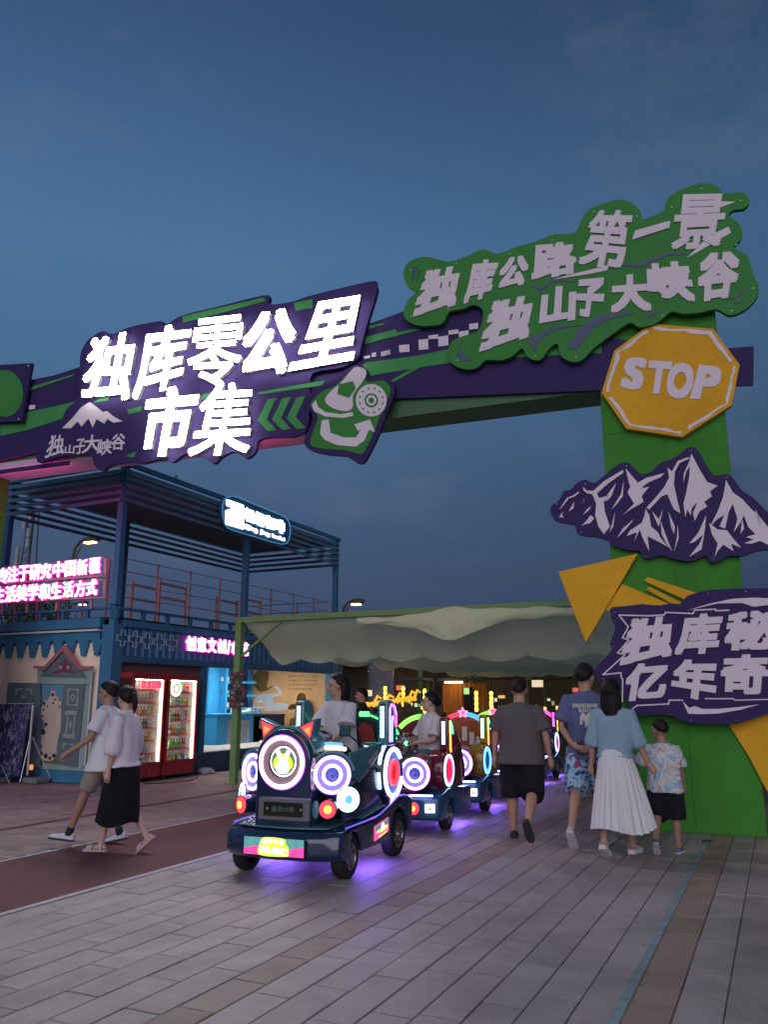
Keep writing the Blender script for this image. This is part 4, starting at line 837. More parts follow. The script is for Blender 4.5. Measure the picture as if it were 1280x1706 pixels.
def bmesh_for(cn):
    if cn not in BM:
        me = bottle_mesh(.24, .032); me.materials.append(mat('drink_' + cn, cols[cn], rough=.15, var=.05)); me.materials.append(mat('cap_' + cn, tuple(min(1, c * .7 + .1) for c in cols[cn][::-1]), rough=.4)); me.materials.append(mat('label_' + cn, tuple(min(1, .35 + c * .5) for c in cols[cn]), rough=.5)); BM[cn] = me
    return BM[cn]
def fridge(y0, y1, which, rows, head):
    w_ = y1 - y0; xf = CX + .29; xb = CX - .09
    f = empty('drinks_fridge', ((xf + xb) / 2, (y0 + y1) / 2, 0), 0, 'red glass door drinks fridge, the %s' % which, 'fridge', 'red drinks fridges against the container')
    H0, H1 = .32, 1.98
    def P(mb, n, m, **k): return mb.build(n, m, f, world=True, **k)
    mb = MB(); mb.box(((xf + xb) / 2, (y0 + y1) / 2, .20), (xf - xb, w_, .24)); P(mb, 'base', m_fr, bevel=.012)
    mb = MB(); mb.box(((xf + xb) / 2, (y0 + y1) / 2, H1 - .05), (xf - xb, w_, .10)); P(mb, 'top', m_fr, bevel=.012)
    mb = MB(); mb.box((xb + .01, (y0 + y1) / 2, 1.1), (.02, w_, 1.6)); P(mb, 'liner', m_in)
    for y, q in ((y0 + .02, 1), (y1 - .02, -1)):
        mb = MB(); mb.box(((xf + xb) / 2, y, 1.10), (xf - xb, .038, 1.66)); P(mb, 'side', m_frd, bevel=.004)
        mb = MB(); mb.box(((xf + xb) / 2, y + q * .023, 1.10), (xf - xb - .03, .006, 1.62)); P(mb, 'side_liner', m_in)
    mb = MB(); mb.box(((xf + xb) / 2, (y0 + y1) / 2, 1.90), (xf - xb - .03, w_ - .08, .02)); P(mb, 'liner', m_in)
    dd = MB(); dd.box((xf + .02, y0 + .03, 1.1), (.03, .05, 1.62)); dd.box((xf + .02, y1 - .03, 1.1), (.03, .05, 1.62)); dd.box((xf + .02, (y0 + y1) / 2, .325), (.03, w_ - .11, .05)); dd.box((xf + .02, (y0 + y1) / 2, 1.885), (.03, w_ - .11, .05)); d = P(dd, 'door', m_fr, bevel=.003)
    mb = MB(); mb.box((xf + .02, (y0 + y1) / 2, 1.1), (.006, w_ - .112, 1.50)); mb.build('glass', m_glass, d, world=True)
    mb = MB(); mb.cyl((xf + .055, y0 + .05, .95), (xf + .055, y0 + .05, 1.25), .012); mb.build('handle', m_in, d, world=True)
    mb = MB(); mb.box((xf - .02, y1 - .075, 1.1), (.022, .018, 1.50)); P(mb, 'light_strip', m_led)
    mb = MB(); mb.box((xf - .02, y0 + .07, 1.1), (.01, .012, 1.50)); P(mb, 'light_strip', m_led)
    mb = MB(); mb.box((xf - .03, (y0 + y1) / 2, 1.868), (.03, w_ - .16, .02)); P(mb, 'light_strip', m_led)
    for x in (xb + .06, xf - .06):
        for y in (y0 + .08, y1 - .08): mb = MB(); mb.cyl((x, y - .015, .04), (x, y + .015, .04), .04, n=14); P(mb, 'caster', mat('caster_black', (.02, .02, .02)))
    nr = len(rows); dz = (1.62) / nr
    for r_, cs in enumerate(rows):
        z = 1.86 - (r_ + 1) * dz + .03
        mb = MB(); mb.box(((xf + xb) / 2, (y0 + y1) / 2, z - .008), (xf - xb - .08, w_ - .10, .012)); P(mb, 'shelf', m_sh)
        mb = MB(); mb.box((xf - .035, (y0 + y1) / 2, z + .004), (.008, w_ - .16, .03)); P(mb, 'price_strip', mat('price_red', (.6, .1, .1)))
        n_ = len(cs)
        for i, cn in enumerate(cs):
            o = bpy.data.objects.new('bottle', bmesh_for(cn)); col.objects.link(o)
            o.location = (xf - .075 - random.uniform(0, .02), y0 + .10 + (w_ - .27) * (i + .5) / n_, z + .001); o.rotation_euler = (0, 0, random.uniform(0, 6)); s_ = min(1, (dz - .05) / .24) * random.uniform(.88, 1.0); o.scale = (min(1, (w_ - .27) / n_ / .066), min(1, (w_ - .27) / n_ / .066), s_)
            tag(o, '%s bottle, %s from the left on shelf %s of the %s' % (cn, ORD[i], ['one', 'two', 'three', 'four', 'five', 'six', 'seven', 'eight'][r_], which.split(' ')[0] + ' drinks fridge'), 'bottle', 'bottles in the %s drinks fridge' % which.split(' ')[0])
    return f, xf
ex = lambda s: [{'g': 'green', 'y': 'yellow', 'o': 'orange', 'r': 'red', 'c': 'clear', 'b': 'blue', 'n': 'brown', 'd': 'gold'}[k] for k in s]
f1, xf = fridge(11.76, 12.67, 'left one with red lettering in its door', [ex('ccccccc'), ex('oocccoc'), ex('cooooccy'), ex('ynnynncc'), ex('ggyyyyyy'), ex('ccrcrccc'), ex('crrccccc')], 1)
f2, xf = fridge(12.75, 13.67, 'right one with a white disc in its door', [ex('ggrgggrr'), ex('ygcbgyyy'), ex('gggrrccr'), ex('nnoyccdd'), ex('ggggggrr'), ex('yrgynybb')], 2)
for i, ch in enumerate('饮食自售'):
    mb = MB(); y = 11.97 + i * .145; put_glyph(mb, ch, .05, [(y, 1.845), (y + .135, 1.845), (y + .135, 1.70), (y, 1.70)], lambda a, b, d: (xf + .03 + d, a, b), 0, .012); mb.build('lit_character', glow('sign_red', (1, .02, .05), 3.0), f1, world=True)
mb = MB(); mb.disc((xf + .03, 12.97, 1.70), (1, 0, 0), .15, .012); mb.build('lit_disc', glow('disc_cream', (1, .95, .8), 2.2), f2, world=True)
mb = MB(); mb.torus((xf + .045, 12.97, 1.70), (1, 0, 0), .085, .016, 20, 6); mb.build('disc_emblem', mat('emblem_gold', (.8, .6, .3)), f2, world=True)
rp = empty('red_vending_panel', (CX - .1, 11.9, 0), 0, 'plain dark red cabinet with small white print left of the fridges', 'cabinet')
mb = MB(); mb.box((CX - .12, 11.93, 1.04), (.30, .27, 1.86)); mb.build('body', mat('cabinet_red', (.22, .012, .02), rough=.4), rp, world=True, bevel=.01)
mb = MB(); put_line(mb, '大美新疆', .01, [(11.84, 1.50), (12.05, 1.50), (12.05, 1.455), (11.84, 1.455)], lambda a, b, d: (CX + .031 + d, a, b), 0, .004); put_line(mb, '欢迎您来', .01, [(11.86, 1.43), (12.05, 1.43), (12.05, 1.385), (11.86, 1.385)], lambda a, b, d: (CX + .031 + d, a, b), 0, .004); mb.build('print', m_in, rp, world=True)
bg_ = empty('plastic_bag', (-10.85, 14.22, 0), 0, 'crumpled grey plastic bag on the ground by the right fridge', 'bag')
mb = MB(); random.seed(4)
mb.ball((0, 0, .055), (.2, .16, .06), 14, 9); mb.v = [(x + random.uniform(-.025, .025), y + random.uniform(-.025, .025), max(.002, z + random.uniform(-.02, .025))) for x, y, z in mb.v]; mb.build('sheet', mat('bag_grey', (.35, .36, .4), rough=.25), bg_)
# printed mountain banner on a pole stand, far left
bs = empty('banner_stand', (-12.45, 10.95, 0), 0, 'dark blue mountain print banner on a silver pole stand at the far left', 'banner')
m_sil = mat('silver_pole', (.6, .58, .66), rough=.3, metal=.5); BYY = 11.0
def bp_(px, py): p = ony(px, py, BYY); return (p.x, p.z)
cS = crop(0, 1150, 9.475)
pc = empty('power_cord', (-10.9, 11.6, .01), 0, 'thin black power cord lying on the paving in front of the fridges', 'cord'); mb = MB(); mb.tube([(-10.95, 12.4, .012), (-10.5, 12.0, .012), (-10.2, 12.3, .012), (-10.15, 12.9, .012), (-10.5, 13.5, .012), (-10.95, 13.9, .02)], .008, 6); mb.build('cable', mat('caster_black', (.02, .02, .02)), pc, world=True)
mb = MB(); mb.prism([bp_(*p) for p in cS([(-260, 205), (465, 210), (300, 1350), (-300, 1400)])], lambda a, b, d: (a, BYY + d, b), 0, .015); ban = mb.build('banner', None, bs, world=True)
mban = bpy.data.materials.new('mountain_print'); mban.use_nodes = True; t_ = mban.node_tree; pb = t_.nodes['Principled BSDF']; pb.inputs['Roughness'].default_value = .5
tcn = t_.nodes.new('ShaderNodeTexCoord'); mpp = t_.nodes.new('ShaderNodeMapping'); mpp.inputs['Rotation'].default_value = (0, .6, 0); mpp.inputs['Scale'].default_value = (5, 1, 2.2)
wv = t_.nodes.new('ShaderNodeTexNoise'); wv.inputs['Scale'].default_value = 2.4; wv.inputs['Detail'].default_value = 7; wv.inputs['Roughness'].default_value = .7; wv.inputs['Distortion'].default_value = 1.6
rr = t_.nodes.new('ShaderNodeValToRGB'); rr.color_ramp.elements[0].position = .44; rr.color_ramp.elements[0].color = (.018, .02, .075, 1); rr.color_ramp.elements[1].position = .60; rr.color_ramp.elements[1].color = (.30, .30, .42, 1); e_ = rr.color_ramp.elements.new(.52); e_.color = (.06, .065, .17, 1)
t_.links.new(tcn.outputs['Object'], mpp.inputs[0]); t_.links.new(mpp.outputs[0], wv.inputs[0]); t_.links.new(wv.outputs[0], rr.inputs[0]); t_.links.new(rr.outputs[0], pb.inputs['Base Color']); ban.data.materials.append(mban)
def P3(px, py, y=BYY): q = cS([(px, py)])[0]; return ony(q[0], q[1], y)
mb = MB(); mb.tube([P3(515, 235, BYY - .05), P3(425, 1340, BYY - .05)], .018, 10); mb.build('pole', m_sil, bs, world=True)
for a, b in (((510, 740), (790, 1390)), ((470, 740), (310, 1450)), ((20, 1190), (150, 1480))):
    mb = MB(); mb.tube([P3(*a, BYY - .05), P3(*b, BYY - .25)], .007, 6); mb.build('guy_rod', m_sil, bs, world=True)
mb = MB(); mb.tube([P3(-200, 212, BYY - .03), P3(520, 212, BYY - .03)], .008, 6); mb.build('top_rod', m_sil, bs, world=True)
for (px0, px1) in ((300, 820), (-120, 160)):
    a = onz(*cS([(px0, 1480)])[0]); b_ = onz(*cS([(px1, 1460)])[0]); mb = MB(); mb.box(((a.x + b_.x) / 2, (a.y + b_.y) / 2, .055), (abs(b_.x - a.x), .35, .11)); mb.build('water_weight', mat('weight_grey', (.16, .18, .18), rough=.6, var=.2), bs, world=True, bevel=.045, seg=3)
lan = empty('floor_lantern', (-12.3, 11.2, 0), 0, 'small warm orange lantern glowing on the ground behind the banner stand', 'lantern')
a = P3(488, 1215, 11.25); mb = MB(); mb.box((a.x, 11.25, a.z), (.05, .05, .09)); mb.build('lit_panel', glow('warm_lantern', (1, .35, .12), .8), lan, world=True); mb = MB(); mb.box((a.x, 11.25, a.z / 2 - .03), (.07, .07, a.z - .04)); mb.build('post', mat('caster_black', (.02, .02, .02)), lan, world=True)
# street lamps and mast behind
m_iron = mat('lamp_iron', (.10, .09, .085), rough=.5, metal=.3)
def streetlamp(px, py, bx, by, Y_, label, sgn=1, size=1.0, st=14):
    h = ony(px, py, Y_); b0 = ony(bx, by, Y_); root = empty('street_lamp', (b0.x, Y_, 0), 0, label, 'street lamp', 'lit street lamps')
    top = h.z + .1; off = (h.x - b0.x)
    mb = MB(); mb.tube([(b0.x, Y_, 0), (b0.x, Y_, top - .8 * size), (b0.x + off * .15, Y_, top - .25 * size), (b0.x + off * .45, Y_, top), (h.x, Y_, top + .02)], [.07, .055, .05, .045, .04], 10); mb.build('pole', m_iron, root, world=True, smooth=True)
    mb = MB(); mb.tube([(b0.x + .12 * sgn, Y_, top - .9 * size), (b0.x + off * .3, Y_, top - .45 * size), (b0.x + off * .55, Y_, top - .18 * size)], .025, 8); mb.build('brace', m_iron, root, world=True)
    mb = MB(); mb.ball((h.x + .1 * sgn * size, Y_, top + .02), (.42 * size, .16, .10), 16, 8); hd = mb.build('head', m_iron, root, world=True, smooth=True)
    mb = MB(); mb.box((h.x + .05 * sgn * size, Y_, top - .085), (.42 * size, .20, .04)); mb.build('lens', glow('lamp_warm', (1, .55, .20), st * .55), hd, world=True, bevel=.01)
    return root
streetlamp(148, 905, 113, 1000, 20.0, 'lit street lamp with a curved arm seen through the slats above the pink slogan', 1, 1.0, 20)
streetlamp(136, 1008, 108, 1040, 30.0, 'small far street lamp low between the deck rails left of the corner post', 1, .8, 16)
streetlamp(592, 1008, 570, 1016, 24.0, 'lit street lamp just above the green canopy beam', 1, .7, 20)
mst = empty('radio_mast', (-60, 46, 0), 0, 'grey lattice antenna mast hung with panels behind the slatted roof', 'mast')
a = ony(42, 960, 46); b_ = ony(50, 880, 46); mb = MB()
H_ = b_.z + 1.5; bx_ = a.x
for dx, dy in ((-.5, -.5), (.5, -.5), (.5, .5), (-.5, .5)): mb.bar((bx_ + dx * 1.6, 46 + dy * 1.6, 0), (bx_ + dx * .5 + .25, 46 + dy * .5, H_), .09)
for k in range(26):
    z = k * H_ / 26; s0 = .8 - .55 * k / 26; s1 = .8 - .55 * (k + 1) / 26; o0 = .25 * k / 26; mb.bar((bx_ - s0 + o0, 46 - s0, z), (bx_ + s1 + o0, 46 - s1, z + H_ / 26), .06); mb.bar((bx_ + s0 + o0, 46 - s0, z), (bx_ - s1 + o0, 46 - s1, z + H_ / 26), .06)
mb.v = [(x - 0, y, z) for x, y, z in mb.v]; mb.build('lattice', mat('mast_grey', (.13, .13, .15), rough=.6), mst, world=True)
random.seed(9)
for k in range(9):
    z = H_ - .6 - k * .75; mb = MB(); mb.box((bx_ + .2 + random.choice((-.55, .5, -.1)), 45.3, z), (.32, .2, .8)); mb.build('antenna_panel', mat('mast_panel', (.32, .33, .35)), mst, world=True)
# ================================================================== GREEN CANOPY
m_cg = mat('canopy_green_steel', (.13, .27, .085), rough=.5, var=.12, vscale=4)
YC = 12.84
cn = empty('green_canopy', (-9.17, YC, 0), 0, 'long green steel frame canopy behind the train with a sagging cloth shade', 'canopy')
XR = 4.5
a_ = onz(388, 1303)
for (x, y) in ((-9.17, YC), (-3.4, 26.5), (-9.4, 26.5), (XR, YC)):
    mb = MB(); mb.box((x, y, 1.46), (.13, .13, 2.92)); mb.build('post', m_cg, cn, world=True, bevel=.006)
    mb = MB(); mb.box((x, y, .006), (.26, .26, .012)); mb.build('foot_plate', m_cg, cn, world=True)
mb = MB(); mb.bar((-9.235, YC, 2.965), (XR, YC, 2.985), .13, .10); mb.build('beam', m_cg, cn, world=True, bevel=.008)
mb = MB(); mb.bar((-9.17, YC + .07, 2.965), (-9.4, 26.5, 2.965), .10, .09); mb.build('beam', m_cg, cn, world=True, bevel=.006)
mb = MB(); mb.bar((-9.3, 26.57, 2.965), (XR, 26.57, 2.965), .10, .09); mb.build('beam', m_cg, cn, world=True, bevel=.006)
mb = MB(); mb.bar((-9.12, YC, 2.28), (-8.25, YC, 2.91), .045); mb.build('brace', m_cg, cn, world=True)
for k in range(1, 6): mb = MB(); mb.cyl((-9.2, YC + k * 2.3, 2.93), (XR, YC + k * 2.3, 2.93), .012, n=6); mb.build('shade_wire', m_iron, cn, world=True)
# cloth: deep waves hung from the wires
m_cl = bpy.data.materials.new('shade_cloth'); m_cl.use_nodes = True; t_ = m_cl.node_tree; pb = t_.nodes['Principled BSDF']
pb.inputs['Base Color'].default_value = (.70, .80, .52, 1); pb.inputs['Roughness'].default_value = .85; pb.inputs['Sheen Weight'].default_value = .2
tr = t_.nodes.new('ShaderNodeBsdfTranslucent'); tr.inputs[0].default_value = (.60, .70, .46, 1); ms_ = t_.nodes.new('ShaderNodeMixShader'); ms_.inputs[0].default_value = .35
t_.links.new(pb.outputs[0], ms_.inputs[1]); t_.links.new(tr.outputs[0], ms_.inputs[2]); t_.links.new(ms_.outputs[0], t_.nodes['Material Output'].inputs[0])
tcn = t_.nodes.new('ShaderNodeTexCoord'); mpp = t_.nodes.new('ShaderNodeMapping'); mpp.inputs['Scale'].default_value = (9, 2, 1.2); nn = t_.nodes.new('ShaderNodeTexNoise'); nn.inputs['Scale'].default_value = 1.6; nn.inputs['Detail'].default_value = 4
bp = t_.nodes.new('ShaderNodeBump'); bp.inputs['Strength'].default_value = .6; bp.inputs['Distance'].default_value = .04
t_.links.new(tcn.outputs['Object'], mpp.inputs[0]); t_.links.new(mpp.outputs[0], nn.inputs[0]); t_.links.new(nn.outputs[0], bp.inputs['Height']); t_.links.new(bp.outputs[0], pb.inputs['Normal']); t_.links.new(bp.outputs[0], tr.inputs['Normal'])
mb = MB(); nx = 340; vs = []; ys = []
per = 2.3
for j in range(0, 150):
    yy = YC + .10 + j * 13.6 / 149; ys.append(yy)
for yy in ys:
    ph = ((yy - YC - .10) / per) % 1.0; idx = int((yy - YC - .10) / per)
    for i in range(nx + 1):
        x = -9.12 + (XR + 9.12 - .1) * i / nx
        edge = abs(math.sin(x * 3.3 + idx * 1.1 + .5 * math.sin(x * .9 + idx))); edge2 = noise.noise(Vector((x * .35, idx * 3.1, 0)))
        k_ = min(1, (x + 9.12) / .9 + .70)
        if ph < .40: q_ = ph / .40; prof_ = q_ ** .75
        else: q_ = (1 - ph) / .60; prof_ = q_ ** .9
        lowz = prof_ ** 7
        z = 2.915 - (.60 + .07 * edge2) * prof_ * k_ - (.11 * edge + .06) * lowz + .012 * noise.noise(Vector((x * 3.5, yy * 2, 5))) * prof_
        # the loosened bundle thrown up over the front beam
        b_ = math.exp(-((x + 4.9) / .75) ** 2) * math.exp(-((yy - YC) / .55) ** 2); z += .10 * b_
        vs.append((x, yy, z))
fs = [(j * (nx + 1) + i, j * (nx + 1) + i + 1, (j + 1) * (nx + 1) + i + 1, (j + 1) * (nx + 1) + i) for j in range(len(ys) - 1) for i in range(nx)]
mb.add(vs, fs); mb.build('shade_cloth', m_cl, cn, world=True, smooth=True)
# bundle of cloth lying over the beam
mb = MB(); vs = []; n1, n2 = 60, 16
for j in range(n2 + 1):
    for i in range(n1 + 1):
        u = i / n1; x = -6.6 + 4.2 * u; v = j / n2; hb = math.exp(-((u - .42) / .13) ** 2)
        top = 2.89 + .10 * hb + .05 * math.exp(-((u - .7) / .2) ** 2)
        z = top - v * (.10 + .34 * hb + .10 * math.sin(u * 3.1)) + .012 * math.sin(u * 34 + v * 4) ; y = YC - .09 - .05 * math.sin(v * math.pi) - .012 * math.sin(u * 60 + 3 * math.sin(u * 9)) * v - .02 * noise.noise(Vector((x * 4, v * 3, 1))) + (1 - v) * .02
        vs.append((x, y, z))
mb.add(vs, [(j * (n1 + 1) + i, j * (n1 + 1) + i + 1, (j + 1) * (n1 + 1) + i + 1, (j + 1) * (n1 + 1) + i) for j in range(n2) for i in range(n1)])
mb.build('cloth_bundle', m_cl, cn, world=True, smooth=True)
# hanging lettered board on the post
hb = empty('hanging_board', (-9.05, YC - .1, 1.4), 0, 'dark curly cut out board with small coloured pictures strapped to the green post', 'board')
cB = crop(330, 1040, 5.885); YB = YC - .12
m_hb = mat('board_brown', (.06, .035, .05), rough=.5, var=.3, vscale=12)
def hp(name, pts, m, d0, d1):
    mb = MB(); mb.prism([(ony(a, b, YB).x, ony(a, b, YB).z) for a, b in cB(pts)], lambda a, b, d: (a, YB - d, b), d0, d1); return mb.build(name, m, hb, world=True)
hp('curl', smoothpoly([(330, 500), (350, 475), (385, 468), (410, 485), (408, 520), (385, 515), (360, 525), (350, 555), (365, 585), (420, 590), (460, 605), (478, 650), (468, 720), (435, 745), (400, 740), (400, 715), (430, 705), (440, 670), (425, 640), (380, 635), (335, 610), (322, 560)], 3), m_hb, 0, .03)
hp('block', [(320, 640), (385, 645), (392, 760), (465, 765), (468, 810), (312, 820), (315, 760)], m_hb, 0, .026)
hp('tail', [(395, 470), (470, 460), (478, 490), (440, 560), (405, 540)], m_hb, 0, .022)
random.seed(12)
for k, (x, y) in enumerate(((345, 520), (372, 482), (340, 560), (372, 603), (410, 607), (448, 640), (455, 690), (350, 670), (345, 720), (350, 780), (400, 790), (440, 785), (430, 490), (370, 740))):
    r = random.uniform(9, 14); hp('picture', [(x - r, y - r), (x + r, y - r * .8), (x + r * .9, y + r), (x - r, y + r * .8)], mat('pic_%d' % (k % 4), [(.25, .22, .2), (.3, .08, .06), (.1, .12, .2), (.35, .3, .3)][k % 4]), .031, .036)
# ================================================================== MARKET HALL BEHIND
YB2 = 25.0
hall = empty('market_hall', (-8, 27, 0), 0, 'dark open market hall far behind the train under the canopy', 'building')
mb = MB(); mb.box((-4, 29.5, 1.35), (26, .2, 2.7)); mb.build('back_wall', mat('hall_wall', (.12, .11, .10), rough=.9, var=.4, vscale=1.5), hall, world=True)
mb = MB(); mb.box((-4, 28.2, 2.72), (26, 2.9, .06)); mb.build('roof', mat('hall_roof', (.05, .05, .055), rough=.8), hall, world=True)
for k in range(7): mb = MB(); mb.box((-15 + k * 3.6, 26.9, 1.35), (.12, .12, 2.68)); mb.build('post', m_cg, hall, world=True)
# orange corrugated stall
ors = empty('orange_stall', (-9.1, YB2, 0), 0, 'lit orange corrugated container stall with a dark door far behind the train', 'stall')
L_ = ony(738, 1145, YB2); R_ = ony(806, 1145, YB2)
mb = MB(); pr = []
x = L_.x
while x < R_.x: pr += [(x, 0), (x + .05, 0), (x + .075, .04), (x + .125, .04)]; x += .15
mb.rings([[Vector((xx, YB2 + d, 0.02)), Vector((xx, YB2 + d, 2.0)), Vector((xx, YB2 + .1, 2.0)), Vector((xx, YB2 + .1, 0.02))] for xx, d in pr]); mb.build('corrugated_wall', mat('stall_orange', (.62, .25, .04), rough=.6), ors, world=True)
a = ony(773, 1150, YB2); b_ = ony(788, 1150, YB2); mb = MB(); mb.box(((a.x + b_.x) / 2, YB2 - .03, .95), (b_.x - a.x, .05, 1.85)); mb.build('door', m_dark, ors, world=True)
mb = MB(); mb.box(((L_.x + R_.x) / 2, YB2 - .15, 2.1), (R_.x - L_.x + .1, .35, .10)); mb.build('eave', mat('stall_eave', (.1, .1, .09)), ors, world=True)
mb = MB(); mb.box((L_.x + .5, YB2 - .32, 2.02), (.6, .06, .05)); mb.build('eave_lamp', glow('stall_light', (1, .7, .35), 8), ors, world=True)
# silver corrugated panel
sv = empty('silver_stall', (-12, YB2 - .4, 0), 0, 'pale corrugated metal stall wall high behind the driver', 'stall')
L_ = ony(614, 1130, YB2 - .4); R_ = ony(654, 1130, YB2 - .4); mb = MB(); pr = []; x = L_.x
while x < R_.x: pr += [(x, 0), (x + .05, 0), (x + .07, .03), (x + .11, .03)]; x += .13
mb.rings([[Vector((xx, YB2 - .4 + d, 1.2)), Vector((xx, YB2 - .4 + d, 2.65)), Vector((xx, YB2 - .3, 2.65)), Vector((xx, YB2 - .3, 1.2))] for xx, d in pr]); mb.build('corrugated_wall', mat('stall_silver', (.33, .35, .40), rough=.4, metal=.5), sv, world=True)
mb = MB(); mb.box(((L_.x + R_.x) / 2, YB2 - .33, .6), (R_.x - L_.x, .1, 1.18)); mb.build('base', m_dark, sv, world=True)
bsn = empty('blue_box_sign', (-10.4, 20.3, 0), 0, 'small blue lit box sign at the far corner of the container shop', 'sign')
a = ony(556, 1122, 20.5); mb = MB(); mb.box((a.x, 20.5, a.z), (.42, .12, .42)); mb.build('box', m_dblue, bsn, world=True, bevel=.01); mb = MB(); mb.box((a.x, 20.43, a.z), (.16, .01, .22)); mb.build('lit_panel', glow('box_blue', (.2, .5, .9), 1.2), bsn, world=True); mb = MB(); mb.box((a.x, 20.5, a.z / 2 - .11), (.06, .06, a.z - .2)); mb.build('pole', m_iron, bsn, world=True)
# yellow lit pylons (amusement ride lamps)
random.seed(2)
m_yl = glow('amber_lamp', (1.0, .50, .05), 5.0)
for i, (px, py, h) in enumerate(((642, 1150, .55), (672, 1152, .6), (708, 1160, .75), (794, 1160, .6), (819, 1158, .5))):
    a = ony(px, py + 8, 23.2); r = empty('ride_lamp', (a.x, 23.2, 0), 0, 'slim amber lamp column far behind the train, %s from the left' % ['first', 'second', 'third', 'fourth', 'fifth'][i], 'lamp', 'amber lamp columns in the market hall')
    mb = MB(); mb.cyl((0, 0, 0), (0, 0, a.z - h / 2), .03, n=8); mb.build('pole', m_iron, r); mb = MB()
    for q in range(4): mb.tube([(0, 0, a.z - h / 2 + q * h / 4), (0, 0, a.z - h / 2 + q * h / 4 + h / 8), (0, 0, a.z - h / 2 + (q + .92) * h / 4)], [.035, .06, .035], 8)
    mb.build('lit_tube', m_yl, r)
for i, (px, py) in enumerate(((612, 1168), (630, 1166), (648, 1163), (670, 1160), (682, 1158))):
    a = ony(px, py + 4, 18.0); r = empty('ride_horse', (a.x, 18.0, 0), .3 * i, 'yellow lit animal ride behind the loco seat, %s from the left' % ['first', 'second', 'third', 'fourth', 'fifth'][i], 'ride', 'yellow lit animal rides')
    mb = MB(); mb.tube([(-.22, 0, a.z - .05), (0, 0, a.z - .02), (.2, 0, a.z - .04)], [.05, .06, .045], 10, round_=True); mb.tube([(.18, 0, a.z), (.27, 0, a.z + .17)], [.035, .028], 8, round_=True); mb.tube([(.27, 0, a.z + .17), (.38, 0, a.z + .12)], [.03, .018], 8, round_=True); mb.build('body', glow('ride_yellow', (1.0, .55, .04), .9), r, smooth=True)
    for q in (-.16, .14): mb = MB(); mb.cyl((q, 0, 0), (q, 0, a.z - .08), .025, n=6); mb.build('leg', m_iron, r)
# dim far stalls; their goods glow to imitate stall light
for i, (px, w_, c_) in enumerate(((690, .9, (.12, .12, .10)), (845, 1.3, (.10, .12, .16)), (1000, 1.6, (.10, .10, .05)), (930, 1.0, (.08, .12, .10)))):
    a = ony(px, 1160, 26.0); r = empty('far_stall', (a.x, 26.0, 0), 0, ['dim stall hung with little yellow goods between the amber columns', 'dim stall with pale boxes right of the orange container stall', 'dim yellowish kiosk seen beside the man in the blue shirt', 'dim green kiosk behind the man in the grey shirt'][i], 'stall')
    mb = MB(); mb.box((0, 0, .45), (w_, .5, .9)); mb.build('counter', mat('far_c%d' % i, c_), r); mb = MB(); mb.box((0, 0, 2.15), (w_ * 1.15, .9, .08)); mb.build('roof', m_iron, r)
    for q in (-1, 1): mb = MB(); mb.box((q * w_ * .48, .2, 1.5), (.06, .06, 1.24)); mb.build('post', m_cg, r)
    for q in range(7):
        mb = MB(); mb.box((-w_ * .4 + q * w_ * .13, -.1, 1.0 + random.uniform(0, .5)), (.08, .06, random.uniform(.06, .16))); mb.build('goods', glow('glowing_goods_%d' % (q % 3), [(1, .6, .15), (.8, .75, .6), (.3, .5, .2)][q % 3], [1.6, .9, .6][q % 3]), r)
for i, x in enumerate((-14.5, -10.9, -7.3, -3.7)):  # unseen tube lamps added to light the far hall
    r = empty('hall_fill_lamp', (x + 1.2, 27.4, 2.5), 0, 'unseen warm tube lamp added under the roof of the far hall, number %s from the left' % ['one', 'two', 'three', 'four'][i], 'lamp', 'added tube lamps in the far hall'); mb = MB(); mb.cyl((-.4, 0, 0), (.4, 0, 0), .025, n=8); mb.build('tube', glow('hall_warm', (1, .72, .42), 40), r); mb = MB(); mb.box((0, 0, .06), (.9, .06, .06)); mb.build('holder', m_iron, r)
random.seed(21)
for i in range(9):  # made-up glowing boards, added as warm lights and clutter
    x = -13.2 + i * 1.12; a_ = random.uniform(1.45, 1.95); cc_ = [(1, .55, .15), (1, .82, .55), (.9, .15, .1), (.3, .6, 1), (.5, 1, .4)][i % 5]
    r = empty('menu_board', (x, 24.2, 0), 0, 'made up small lit %s board hung in the far hall, %s from the left' % (['orange', 'cream', 'red', 'blue', 'green'][i % 5], ['first', 'second', 'third', 'fourth', 'fifth', 'sixth', 'seventh', 'eighth', 'ninth'][i]), 'sign', 'made up lit boards in the far hall')
    mb = MB(); mb.box((0, 0, a_), (random.uniform(.15, .4), .03, random.uniform(.08, .22))); mb.build('lit_panel', glow('menu_%d' % (i % 5), cc_, .8), r); mb = MB(); mb.box((0, .03, (a_ + 2.7) / 2), (.02, .02, 2.7 - a_)); mb.build('hanger', m_iron, r)
    mb = MB(); mb.box((0, .3, .55), (.5, .4, 1.1)); mb.build('table', mat('hall_table', (.10, .07, .05)), r)
